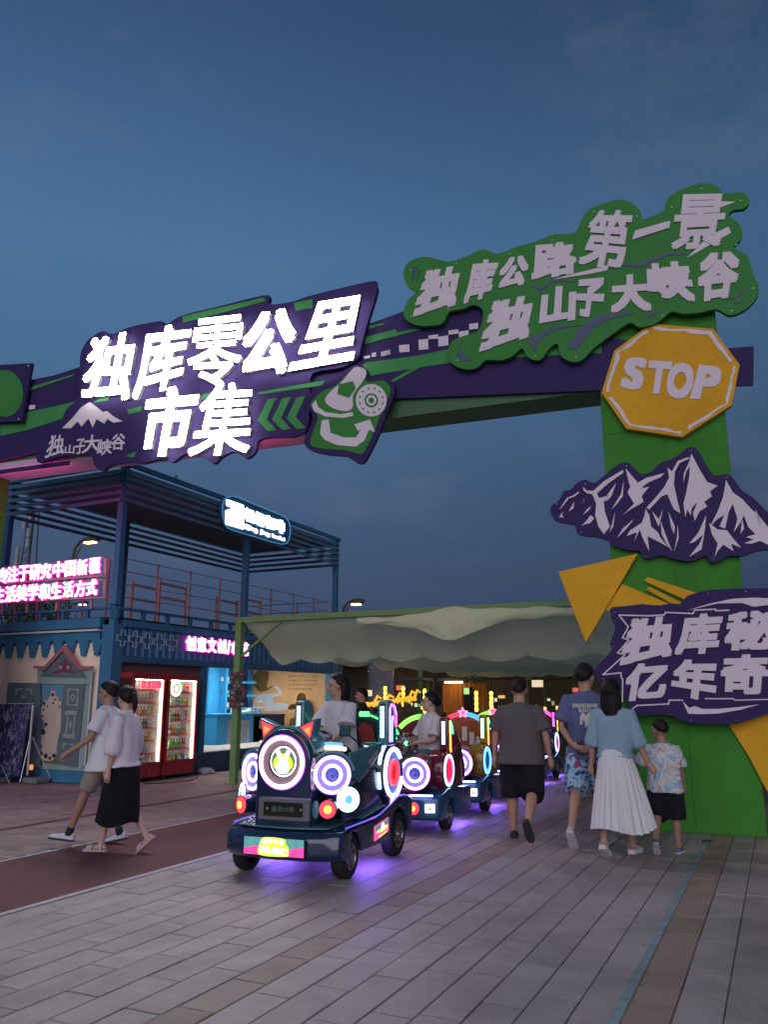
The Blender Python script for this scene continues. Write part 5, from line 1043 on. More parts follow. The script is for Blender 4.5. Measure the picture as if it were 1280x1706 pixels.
# trees beyond the left container
m_leaf = mat('leaf_dark', (.035, .055, .025), rough=.7, var=.3, vscale=3, island=.3); m_bark = mat('bark', (.06, .05, .04), rough=.9)
def tree(x, y, h, r, label, seed):
    random.seed(seed); t = empty('tree', (x, y, 0), random.random(), label, 'tree', 'trees behind the container')
    mb = MB(); mb.tube([(0, 0, 0), (.05, 0, h * .3), (0, .05, h * .55)], [.16, .12, .07], 8)
    for k in range(6): a = k * 1.05; mb.tube([(0, 0, h * (.3 + .04 * k)), (math.cos(a) * r * .5, math.sin(a) * r * .5, h * (.55 + .05 * k))], [.06, .02], 6)
    mb.build('trunk', m_bark, t)
    mb = MB(); cl_ = [(random.gauss(0, r * .45), random.gauss(0, r * .45), h * random.uniform(.5, .95), random.uniform(.25, .5) * r) for _ in range(26)]
    for cx_, cy_, cz_, cr_ in cl_:
        for _ in range(90):
            v = Vector((random.gauss(0, 1), random.gauss(0, 1), random.gauss(0, .8))).normalized() * cr_ * random.random() ** .35; c = Vector((cx_, cy_, cz_)) + v
            a = Vector((random.uniform(-1, 1), random.uniform(-1, 1), random.uniform(-1, 1))).normalized(); b2 = a.orthogonal().normalized() * .05; a = a * .09
            mb.add([c - a, c + b2, c + a, c - b2], [(0, 1, 2, 3)])
    mb.build('crown', m_leaf, t)
tree(-31, 27, 6.6, 1.8, 'low dark tree top behind the deck rail under the pink slogan', 1)
tree(-35, 31, 7.0, 2.0, 'dark tree crown at the left frame edge below the pink slogan', 2)
# ================================================================== TRAIN
TA = R(3.3); TO = Vector((-4.01, 6.55, 0))
m_navy = mat('train_navy', (.010, .028, .075), rough=.18, coat=.8, var=.08); m_tteal = mat('train_teal', (.06, .23, .27), rough=.25, coat=.5, var=.08)
m_tblue = mat('train_blue', (.015, .085, .22), rough=.2, coat=.7, var=.08); m_maroon2 = mat('train_maroon', (.16, .012, .03), rough=.2, coat=.7, var=.08)
m_orange2 = mat('train_orange', (.34, .085, .02), rough=.22, coat=.6, var=.1); m_gold = mat('train_gold', (.38, .22, .02), rough=.25, coat=.5, var=.1)
m_tyre = mat('tyre', (.014, .014, .015), rough=.75, var=.25, bump=.3, bscale=90); m_rim = mat('rim', (.42, .40, .38), rough=.28, metal=.9); m_blk = mat('black_plastic', (.012, .012, .015), rough=.35)
m_seatr = mat('seat_red', (.32, .025, .03), rough=.4, var=.1); m_chrome = mat('chrome', (.75, .75, .78), rough=.12, metal=1.0); m_cone = mat('cone_rose', (.36, .27, .28), rough=.35, var=.1)
g_ring = glow('ring_white_violet', (1.0, .62, 1.0), 5.5); g_ringhalo = glow('ring_violet_halo', (.62, .12, 1.0), 1.8); g_lav = glow('ring_lavender', (.27, .20, .80), .85, (.1, .08, .3)); g_navy = glow('disc_deep_blue', (.03, .05, .35), .9)
g_cy = glow('lamp_cyan_white', (.62, .95, 1.0), 2.4); g_cy2 = glow('lamp_cyan', (.15, .55, .75), 1.0); g_red = glow('lamp_red', (1.0, .03, .05), 2.4); g_yel = glow('lamp_yellow', (1.0, .62, .05), 2.6); g_org = glow('lamp_orange', (1.0, .30, .04), 1.4)
g_led = glow('led_blue_white', (.35, .72, 1.0), 3.6); g_blue = glow('tube_blue', (.12, .30, 1.0), 4.0); g_pink = glow('tube_pink', (1.0, .08, .45), 3.4); g_purp = glow('tube_purple', (.55, .15, 1.0), 4.5); g_green = glow('tube_green', (.10, 1.0, .30), 2.2); g_strip = glow('strip_periwinkle', (.42, .45, 1.0), 8.0)
g_under = glow('underglow_violet', (.24, .12, 1.0), 130); g_plate = glow('plate_white', (1.0, .93, .85), 2.6); g_cream = glow('disc_cream_ring', (1.0, .92, .72), 3.5)

def extrude_profile(prof, ts, plan=None):
    """side profile (y back, z up) swept across x; plan(x, y, z) bends it"""
    mb = MB(); rs = [[Vector((t, y, z)) for y, z in prof] for t in ts]; mb.rings(rs)
    if plan: mb.v = [plan(*v) for v in mb.v]
    return mb
def wheel(parent, x, y, r, w_, side, root):
    mb = MB(); s_ = side
    pr = [(.62, -.5), (.80, -.5), (.95, -.42), (1.0, -.25), (1.0, .25), (.95, .42), (.80, .5), (.62, .5)]
    rs = [[Vector((x + b * w_, y + math.cos(a) * r * k, r + math.sin(a) * r * k)) for k, b in pr] for a in np.linspace(0, math.tau, 32, endpoint=False)]
    mb.rings(rs, closed=True); t = mb.build('tyre', m_tyre, root, smooth=True)
    mb = MB(); o = s_ * w_ * .40
    mb.torus((x + o, y, r), (1, 0, 0), r * .60, r * .05, 28, 6); mb.disc((x + o - s_ * .03, y, r), (s_, 0, 0), r * .6, .006, 24)
    mb.cyl((x + o - s_ * .03, y, r), (x + o + s_ * .02, y, r), r * .22, r * .17, n=16)
    for k in range(7):
        a = k * math.tau / 7; mb.bar((x + o - s_ * .005, y + math.cos(a) * r * .2, r + math.sin(a) * r * .2), (x + o - s_ * .005, y + math.cos(a) * r * .58, r + math.sin(a) * r * .58), .024, .018, up=(1, 0, 0))
    mb.build('rim', m_rim, root, smooth=False)
    return t
def speaker(root, c, ax, r, part='ring_lamp', swirl=True, inner=None):
    c = Vector(c); ax = Vector(ax).normalized()
    mb = MB(); mb.torus(c, ax, r, r * .08, 48, 8); P = mb.build(part, g_ring, root, smooth=True)
    mb = MB(); mb.torus(c - ax * .006, ax, r * 1.085, r * .03, 48, 6); mb.build('violet_halo', g_ringhalo, P)  # glowing outer ring imitates the halo round the white tube
    mb = MB(); mb.disc(c - ax * .02, ax, r * .96, .008, 40, r_in=r * .55); mb.build('lavender_band', g_lav, P)
    mb = MB(); mb.torus(c - ax * .008, ax, r * .52, r * .085, 40, 8); mb.build('inner_ring', g_ring, P, smooth=True)
    mb = MB(); mb.disc(c - ax * .02, ax, r * .48, .008, 32); mb.build('centre', inner or g_navy, P)
    if swirl:
        x = Vector((0, 0, 1)).cross(ax).normalized(); y = ax.cross(x); mb = MB()
        mb.tube([c - ax * .005 + x * (r * .05 * k * math.cos(k * .8)) * .9 + y * (r * .05 * k * math.sin(k * .8)) * .9 for k in range(1, 8)], r * .03, 6); mb.build('clef_mark', g_lav, P)
    return P
def roundlamp(root, c, ax, r, cols_, part='round_lamp'):
    c = Vector(c); ax = Vector(ax).normalized(); P = None
    for k, (f, m) in enumerate(cols_):
        mb = MB(); x = Vector((0, 0, 1)).cross(ax).normalized(); y = ax.cross(x); rs = []
        for q in range(5):
            tt = q / 5 * math.pi / 2; rs.append([c + ax * (k * .006 + math.sin(tt) * .018) + (x * math.cos(j * math.tau / 28) + y * math.sin(j * math.tau / 28)) * r * f * math.cos(tt) for j in range(28)])
        mb.rings(rs); o = mb.build(part if k == 0 else 'lamp_core', m, P or root, smooth=True); P = P or o
    return P
def neon_loop(root, pts, r, m, part='neon_tube', closed=True):
    mb = MB(); P = [Vector(p) for p in pts]
    if closed: P.append(P[0])
    for a, b in zip(P[:-1], P[1:]): mb.tube([a, b], r, 6, round_=True)
    return mb.build(part, m, root, smooth=True)
def pylon(root, x, y, z0, z1, side, body, led=True, note='purple', dy=.24):
    """tall rounded post; led bar faces the front, a neon music note on its outer side"""
    s = side; pr = [(y - dy / 2, z0), (y + dy / 2, z0), (y + dy / 2, z1 - .12), (y + dy * .3, z1 - .03), (y, z1), (y - dy * .42, z1 - .01), (y - dy / 2, z1 - .06)]
    mb = extrude_profile(pr, (x - .055, x + .055)); p = mb.build('pylon', body, root, bevel=.018, seg=3, smooth=True)
    if led:
        mb = MB(); mb.box((x, y - dy / 2 - .004, (z0 + z1) / 2 + .02), (.058, .01, (z1 - z0) * .74)); mb.build('led_recess', m_blk, p, bevel=.003)
        n = 7
        for k in range(n):
            h = (z1 - z0) * .70 / n; mb = MB(); mb.box((x, y - dy / 2 - .012, z0 + (z1 - z0) * .17 + h * (k + .5)), (.042, .008, h * .88)); mb.build('led_cell', led if not isinstance(led, bool) else g_led, p, bevel=.003)
    xs = x + s * .062
    if note == 'purple':
        neon_loop(p, [(xs, y - .075, z0 + .04), (xs, y - .075, z1 - .09), (xs, y - .03, z1 - .04), (xs, y + .05, z1 - .06), (xs, y + .10, z1 - .14)], .008, g_purp, closed=False)
        neon_loop(p, [(xs, y + .10, z1 - .14), (xs, y + .10, z1 - .26), (xs, y + .06, z1 - .20), (xs, y, z1 - .16)], .008, g_pink, closed=False)
        neon_loop(p, [(xs, y, z1 - .16), (xs, y - .02, z1 - .2), (xs, y - .02, z0 + .04)], .008, g_blue, closed=False)
    else:
        neon_loop(p, [(xs, y, z0 - .02), (xs, y, (z0 + z1) / 2)], .009, glow('note_orange', (1, .35, .05), 3.5), closed=False)
        neon_loop(p, [(xs, y, (z0 + z1) / 2), (xs, y, z1 - .05)], .009, glow('note_lime', (.45, 1, .1), 3.0), closed=False)
        neon_loop(p, [(xs, y, z1 - .05), (xs, y + .06, z1 - .10), (xs, y + .10, z1 - .20), (xs, y + .03, z1 - .17), (xs, y, z1 - .16)], .009, glow('note_mint', (.1, 1.0, .55), 2.6), closed=False)
    return p
def arcpts(cx, cz, r, a0, a1, n=14, rz=None): return [(cx + r * math.cos(a), cz + (rz or r) * math.sin(a)) for a in np.linspace(a0, a1, n)]

# ---- locomotive (local frame: x to the viewer's right, y backwards, z up)
lo = empty('mini_locomotive', tuple(TO), TA, 'dark blue cat eared toy locomotive with a glowing rabbit disc pulling the carriages', 'train engine')
bend = lambda x, y, z: Vector((x * (1 - .0 * y), y + (.13 * (abs(x) / .56) ** 2.6 if y < -.05 else 0), z))
prof = [(-.30, .17), (-.14, .16), (-.15, .26), (-.10, .36), (.02, .40), (.14, .37), (.21, .27), (.24, .19), (.90, .19), (.93, .30), (1.00, .42), (1.14, .47), (1.28, .43), (1.38, .32), (1.42, .20), (1.52, .20), (1.54, .50), (1.36, .555), (1.12, .56), (.92, .50), (.55, .43), (.20, .435), (-.18, .425), (-.30, .40), (-.34, .34), (-.345, .22)]
mb = extrude_profile(prof, np.concatenate([[-.56, -.54], np.linspace(-.5, .5, 13), [.54, .56]]), bend)
ch = mb.build('chassis', m_navy, lo, bevel=.02, seg=3, smooth=True, ang=30)
mb = extrude_profile([(-.30, .424), (.3, .437), (.3, .444), (-.30, .434)], np.linspace(-.44, .44, 11), lambda x, y, z: Vector((x, y + (.12 * (abs(x) / .5) ** 2.4 if y < 0 else 0), z))); mb.build('deck_pad', m_tteal, lo)
mb = extrude_profile([(.30, .45), (.86, .50), (.86, .508), (.30, .458)], (.36, .53)); mb.build('running_board', m_tteal, lo, bevel=.004)
for sx in (-1, 1):
    wheel(lo, sx * .485, .03, .178, .13, sx, lo); wheel(lo, sx * .485, 1.16, .205, .13, sx, lo)
mb = MB(); mb.box((0, .6, .22), (.7, 1.5, .12)); mb.build('frame', m_blk, lo)
# light panel on the bumper
PB = lambda px, py, y: None
lp = MB(); lp.box((.0, -.352, .283), (.60, .012, .155)); lp = lp.build('light_panel', m_blk, lo, bevel=.004)
for i in range(12):     # teal to pink skyline bars
    x = -.264 + i * .048; h = .05 + .028 * ((i * 5) % 4) / 3
    mb = MB(); mb.box((x, -.360, .212 + h / 2 + .002), (.047, .004, h)); mb.build('pink_bar', glow('panel_pink%d' % (i % 2), (1.0, .05, .30 + .1 * (i % 2)), 1.1), lp)
    mb = MB(); mb.box((x, -.360, .212 + h + .003 + (.138 - h) / 2), (.047, .004, .138 - h)); mb.build('teal_bar', glow('panel_teal%d' % (i % 2), (.10, .33 + .05 * (i % 2), .34), .8), lp)
mb = MB(); mb.prism(smoothpoly([(-.13, .215), (-.13, .30), (-.10, .352), (-.03, .358), (.05, .357), (.11, .345), (.12, .31), (.145, .28), (.145, .225), (.10, .213)], 3), lambda a, b, d: (a, -.362 - d, b), 0, .006); mb.build('lime_emblem', glow('panel_lime', (.55, .95, .03), 1.5), lp)
m_pw = glow('panel_white', (1, 1, .85), 3.0)
mb = MB(); put_line(mb, 'MUSIC', .03, [(-.118, .285), (.132, .275), (.132, .225), (-.118, .232)], lambda a, b, d: (a, -.369 - d, b), 0, .005); mb.build('lettering', m_pw, lp)
for i in range(4): mb = MB(); mb.disc((-.085 + i * .053, -.369, .325 + (.006 if i in (1, 2) else 0)), (0, -1, 0), .02, .005, 8 if i % 2 else 5); mb.build('panel_icon', m_pw, lp)
# head: round barrel over a square neck
def arch(r, w_, z0, cz, n=20): return [(w_, z0)] + [(r * math.cos(a), cz + r * math.sin(a)) for a in np.linspace(-.25, math.pi + .25, n)] + [(-w_, z0)]
mb = MB(); hd_ = arch(.275, .27, .42, .965, 26); mb.rings([[Vector((x * k, y, .7 + (z - .7) * k2)) for x, z in hd_] for y, k, k2 in ((-.235, .97, .985), (-.22, 1.0, 1.0), (.10, 1.0, 1.0), (.35, .92, .94))]); head = mb.build('head', m_navy, lo, smooth=True, bevel=.012)
mb = MB(); a1_ = arcpts(0, .965, .30, R(15), R(165), 26); a2_ = arcpts(0, .965, .278, R(165), R(15), 26); mb.prism(a1_ + a2_, lambda a, b, d: (a, d, b), -.18, .08); mb.build('crest', m_tteal, lo, bevel=.006)
mc = Vector((.0, -.255, .962))
mb = MB(); mb.cyl(mc + Vector((0, .03, 0)), mc, .235, .228, n=48); mb.build('ring_barrel', m_navy, lo, smooth=True)
mb = MB(); mb.torus(mc + Vector((0, -.008, 0)), (0, -1, 0), .205, .016, 64, 8); rg = mb.build('ring_lamp', g_ring, lo, smooth=True)
mb = MB(); mb.torus(mc + Vector((0, -.001, 0)), (0, -1, 0), .226, .007, 64, 6); mb.build('violet_halo', g_ringhalo, rg)  # violet ring stands in for the halo of the big ring
mb = MB(); n_ = 48; rs = [[mc + Vector((math.cos(a) * r, d, math.sin(a) * r)) for a in np.linspace(0, math.tau, n_, endpoint=False)] for r, d in ((.195, -.006), (.135, -.0015), (.13, -.0015))]; mb.rings(rs, cap=False); mb.build('cone', m_cone, lo, smooth=True)
dc = mc + Vector((.022, -.012, .006)); DR = .122
mb = MB(); mb.cyl(dc + Vector((0, .02, 0)), dc, DR + .008, n=40); bz = mb.build('disc_bezel', m_blk, lo)
mb = MB(); mb.torus(dc, (0, -1, 0), DR, .006, 48, 6); mb.build('disc_ring', g_cream, bz)
mb = MB(); mb.disc(dc, (0, -1, 0), DR - .004, .003, 40); mb.build('disc_field', glow('disc_sage', (.10, .17, .14), .9), bz)
R_ = DR
mb = MB(); mb.prism(smoothpoly([(-.088, -.05), (-.095, .0), (-.06, .045), (-.02, .05), (-.02, .065), (.02, .065), (.02, .05), (.06, .045), (.095, .0), (.088, -.05), (.04, -.075), (-.04, -.075)], 2), lambda a, b, d: (dc.x + a, dc.y - d, dc.z + b), .004, .008); mb.build('lime_shape', glow('disc_lime', (.55, .95, .02), 1.3), bz)
rab = smoothpoly([(0, -.10), (-.045, -.09), (-.062, -.055), (-.055, -.018), (-.028, .005), (-.045, .035), (-.066, .085), (-.058, .10), (-.042, .095), (-.022, .055), (-.008, .018), (.008, .018), (.022, .055), (.042, .095), (.058, .10), (.066, .085), (.045, .035), (.028, .005), (.055, -.018), (.062, -.055), (.045, -.09)], 3)
mb = MB(); mb.prism(rab, lambda a, b, d: (dc.x + a, dc.y - d, dc.z + b), .009, .014); mb.build('rabbit_shape', glow('rabbit_white', (1, 1, .92), 4.5), bz)
for sx in (-1, 1):  # ears
    tip = (sx * .285, 1.335); b1_ = (sx * .10, 1.262); b2_ = (sx * .245, 1.135)
    mb = MB(); mb.prism([tip, b1_, b2_], lambda a, b, d: (a, d, b), -.17, -.05); e_ = mb.build('ear', m_tteal, lo, bevel=.012)
    cx_ = sum(p[0] for p in (tip, b1_, b2_)) / 3; cz_ = sum(p[1] for p in (tip, b1_, b2_)) / 3
    for k, (s_, m_) in enumerate(((.82, m_blk), (.70, g_red), (.36, g_org))):
        mb = MB(); mb.prism([(cx_ + (p[0] - cx_) * s_, cz_ - (.0 if k < 2 else .012) + (p[1] - cz_) * s_) for p in (tip, b1_, b2_)], lambda a, b, d: (a, d, b), -.172 - .004 * (k + 1), -.172 - .004 * k); mb.build('ear_light' if k else 'ear_recess', m_, e_)
# side speaker pods
for sx in (-1, 1):
    ax = Vector((sx * .50, -1, .02)).normalized(); c = Vector((sx * .405, -.075, .855))
    mb = MB(); mb.cyl(c - ax * .36, c - ax * .028, .15, .180, n=40); mb.build('speaker_pod', m_navy, lo, smooth=True)
    speaker(lo, c, ax, .148)
    mb = MB(); x = Vector((0, 0, 1)).cross(ax).normalized(); y = ax.cross(x)
    rs = [[c - ax * d + (x * math.cos(a) + y * math.sin(a)) * r for d, r in ((-.003, .183), (-.003, .205), (.06, .205), (.06, .183))] for a in np.linspace(R(10), R(150), 20)] if sx > 0 else [[c - ax * d + (x * math.cos(a) + y * math.sin(a)) * r for d, r in ((-.003, .183), (-.003, .205), (.06, .205), (.06, .183))] for a in np.linspace(R(30), R(170), 20)]
    mb.rings(rs); mb.build('pod_hood', m_tteal, lo, bevel=.004)
    # round lamps
    roundlamp(lo, (sx * .43, -.205, .585), Vector((sx * .45, -1, 0)), .072, ((1, g_red), (.55, g_yel)), 'red_lamp')
    mb = MB(); mb.cyl(Vector((sx * .43, -.205, .585)), Vector((sx * .38, -.06, .585)), .08, .08, n=28); mb.build('lamp_housing', m_navy, lo, smooth=True)
    axc = Vector((sx * .95, -1.0, .05)).normalized(); cc = Vector((sx * .535, -.02, .65))
    roundlamp(lo, cc, axc, .105, ((1, g_cy), (.42, g_cy2)), 'cyan_lamp'); mb = MB(); mb.cyl(cc - axc * .16, cc, .10, .112, n=32); mb.build('lamp_housing', m_navy, lo, smooth=True)
    # rear mudguard drum with ring light
    mb = MB(); mb.cyl((sx * .20, 1.13, .79), (sx * .50, 1.13, .79), .30, .29, n=44); mb.build('wheel_drum', m_navy, lo, smooth=True, bevel=.015)
    cd = Vector((sx * .505, 1.13, .785)); axd = Vector((sx, -.0, 0))
    mb = MB(); mb.torus(cd, axd, .225, .020, 56, 8, a0=R(35) if sx > 0 else R(35), a1=R(345)); q = mb.build('side_ring', g_ring, lo, smooth=True)
    mb = MB(); mb.disc(cd - axd * .01, axd, .20, .008, 44, r_in=.13); mb.build('blue_band', glow('band_blue', (.03, .18, .55), .8), q)
    mb = MB(); mb.torus(cd, axd, .105, .026, 40, 8); mb.build('red_ring', g_red, q, smooth=True); mb = MB(); mb.disc(cd - axd * .01, axd, .10, .01, 32); mb.build('red_centre', glow('dim_red', (.6, .01, .03), .8), q)
    for (a0, a1) in ((105, 160), (180, 205)):
        mb = MB(); mb.tube([Vector((sx * .47, 1.13 + .30 * math.cos(R(a)), .79 + .30 * math.sin(R(a)))) for a in np.linspace(a0, a1, 8)], .018, 8, round_=True); mb.build('cyan_bar', g_led, lo, smooth=True)
    pylon(lo, sx * .47, 1.05, 1.05, 1.49, sx, m_tteal)
    # teal fin from pod to rear drum
    mb = MB(); mb.prism([(.10, 1.03), (.84, 1.09), (.83, 1.0), (.30, .76), (.14, .82)], lambda a, b, d: (sx * (.50 + d), a, b), -.025, .0); mb.build('side_fin', m_tteal, lo, bevel=.006)
    mb = MB(); mb.prism(smoothpoly([(.50, .93), (.60, .97), (.72, 1.02), (.72, .98), (.64, .93), (.54, .89)], 2), lambda a, b, d: (sx * (.50 + d), a, b), .001, .004); mb.build('sticker', mat('sticker_grey', (.35, .36, .34), rough=.6, var=.4, vscale=30), lo)
    mb = MB(); mb.prism([(.10, .43), (.95, .47), (.95, .86), (.60, .84), (.30, .76), (.10, .72)], lambda a, b, d: (sx * (.40 + d), a, b), 0, .06); mb.build('side_panel', m_navy, lo, bevel=.015)
    # glowing line imitating a reflection along the chassis edge; underglow
    mb = MB(); mb.tube([(sx * .555, -.1, .425), (sx * .565, .3, .435), (sx * .565, .62, .45), (sx * .565, .92, .515), (sx * .565, 1.15, .575), (sx * .56, 1.5, .53)], .006, 6); mb.build('edge_reflection', glow('edge_reflection_blue', (.15, .12, .9), 1.3), lo, smooth=True)
    mb = MB(); mb.cyl((sx * .45, .30, .185), (sx * .45, .90, .185), .008, n=8); mb.build('underglow_tube', g_under, lo)
# side picture panel
mb = MB(); mb.prism([(.50, .235), (.50, .36), (.84, .40), (.84, .28)], lambda a, b, d: (.563 + d, a, b), 0, .008); sp_ = mb.build('side_picture', glow('pic_pink', (.75, .08, .38), 1.2), lo)
for nm, poly, c_, s_ in (('picture_sky', [(.51, .31), (.51, .355), (.83, .394), (.83, .345)], (.10, .25, .28), .9), ('picture_gold', [(.53, .30), (.56, .325), (.63, .32), (.68, .335), (.76, .345), (.80, .34), (.80, .315), (.66, .295)], (1, .7, .02), 1.6), ('picture_figure', [(.62, .31), (.66, .372), (.69, .375), (.73, .325), (.70, .315)], (1, .95, .9), 2.0), ('picture_bar', [(.58, .262), (.78, .29), (.78, .278), (.58, .25)], (1, .6, .1), 1.6)):
    mb = MB(); mb.prism(poly, lambda a, b, d: (.563 + d, a, b), .0085 if nm != 'picture_figure' else .0125, .012 if nm != 'picture_figure' else .015); mb.build(nm, glow(nm, c_, s_), sp_)
# grille
mb = MB(); mb.box((.035, -.245, .575), (.50, .05, .19)); gr = mb.build('grille_frame', mat('grille_grey', (.16, .16, .17), rough=.35), lo, bevel=.018, seg=3)
mb = MB(); mb.box((.035, -.273, .575), (.38, .012, .115)); mb.build('grille_panel', m_blk, gr, bevel=.003)
mb = MB(); put_line(mb, '超世大奇', .02, [(-.07, .60), (.145, .60), (.145, .555), (-.07, .555)], lambda a, b, d: (a, -.280 - d, b), 0, .003); mb.build('dim_lettering', glow('dim_green', (.03, .08, .045), .3), gr)
for sx in (-.17, .24): mb = MB(); mb.disc((sx * .8 + .02, -.280, .578), (0, -1, 0), .012, .003, 4); mb.build('dim_arrow', glow('dim_olive', (.12, .16, .04), .6), gr)
mb = MB(); mb.ball((.325, -.225, .58), (.035, .02, .075), 16, 10); mb.build('side_reflector', m_tteal, lo, smooth=True)
# cab
mb = MB(); mb.box((.0, .95, .56), (.86, 1.0, .22)); mb.build('cab_floor', m_blk, lo, bevel=.02)
mb = MB(); mb.box((0, 1.12, .80), (.56, .42, .28)); mb.build('seat_cushion', m_blk, lo, bevel=.05, seg=4, smooth=True)
bk = smoothpoly([(-.40, .66), (-.40, 1.05), (-.30, 1.24), (0, 1.33), (.30, 1.24), (.40, 1.05), (.40, .66)], 4)
mb = MB(); mb.prism(bk, lambda a, b, d: (a, 1.34 + d + (b - .7) * .12, b), 0, .09); mb.build('backrest', m_blk, lo, bevel=.015)
for sx in (-1, 1):
    mb = MB(); mb.prism([(sx * .05, 1.26), (sx * .0, 1.20), (sx * .20, .70), (sx * .32, .70), (sx * .16, 1.22)], lambda a, b, d: (a, 1.335 + d + (b - .7) * .12, b), -.02, .0); mb.build('red_stripe', m_seatr, lo, bevel=.005)
yb_ = 1.42
mb = MB(); mb.prism(arcpts(0, .90, .50, R(22), R(158), 22, rz=.47) + arcpts(0, .90, .43, R(158), R(22), 22, rz=.40), lambda a, b, d: (a, yb_ + d, b), -.02, .03); arcp = mb.build('back_arch', mat('arch_dark', (.03, .06, .07), rough=.3), lo)
for sx in (-1, 1): neon_loop(arcp, [(x * 1, yb_ - .03, z) for x, z in arcpts(0, .90, .485, R(90) - sx * R(5), R(90) - sx * R(64), 10, rz=.45)], .009, g_green, closed=False)
neon_loop(arcp, [(.24, yb_ - .035, 1.34), (.34, yb_ - .035, 1.43), (.38, yb_ - .035, 1.28), (.46, yb_ - .035, 1.15), (.40, yb_ - .035, 1.14), (.30, yb_ - .035, 1.22)], .009, g_green)
neon_loop(arcp, [(.29, yb_ - .035, 1.31), (.345, yb_ - .035, 1.36), (.35, yb_ - .035, 1.27)], .007, g_green)
mb = MB(); mb.box((.07, yb_ - .03, 1.345), (.12, .02, .055)); mb.build('green_badge', glow('badge_green', (.15, .95, .35), 1.4), arcp, bevel=.015)
# handlebar, dash, mirror, hood bar lamp
mb = MB(); mb.prism([(.05, 1.0), (.35, .86), (.35, .98), (.12, 1.12)], lambda a, b, d: (d, a, b), -.2, .2); mb.build('dash', m_blk, lo, bevel=.02)
mb = MB(); mb.tube([(0, .3, 1.0), (0, .42, 1.12)], .03, 10); mb.torus((0, .43, 1.13), (0, -.5, 1), .13, .016, 28, 8); mb.bar((-.12, .43, 1.13), (.12, .43, 1.13), .03, .02); mb.build('steering_wheel', m_blk, lo, smooth=True)
mb = MB(); mb.tube([(.46, .60, 1.02), (.42, .50, 1.08), (.36, .38, 1.17)], .008, 6); mi = mb.build('mirror_arm', m_blk, lo)
mb = MB(); mb.box((.33, .34, 1.21), (.11, .02, .10)); mb.build('mirror', m_blk, mi, bevel=.02, seg=3); mb = MB(); mb.box((.33, .327, 1.21), (.09, .006, .08)); mb.build('mirror_glass', mat('mirror_glass', (.35, .45, .5), rough=.05, metal=.9), mi, bevel=.002)
mb = MB(); mb.tube([(.22, .05, 1.065), (.30, .03, 1.075), (.40, .03, 1.075), (.46, .06, 1.065)], .020, 10, round_=True, flat=(1, 1)); mb.build('bar_lamp', glow('bar_cream', (1, .88, .6), 1.6), lo, smooth=True)
mb = MB(); mb.tube([(.23, .07, 1.10), (.32, .06, 1.108), (.42, .07, 1.10)], .018, 10, round_=True); mb.build('bar_lamp', glow('bar_blue', (.10, .35, .9), 1.4), lo, smooth=True)
for (x, z) in ((.235, 1.08), (.26, .98), (.27, .90), (-.25, 1.13)):
    mb = MB(); mb.ball((x, -.20, z), .008, 8, 6); mb.build('marker_light', glow('marker', (1, .85, .7), 2.5), lo)

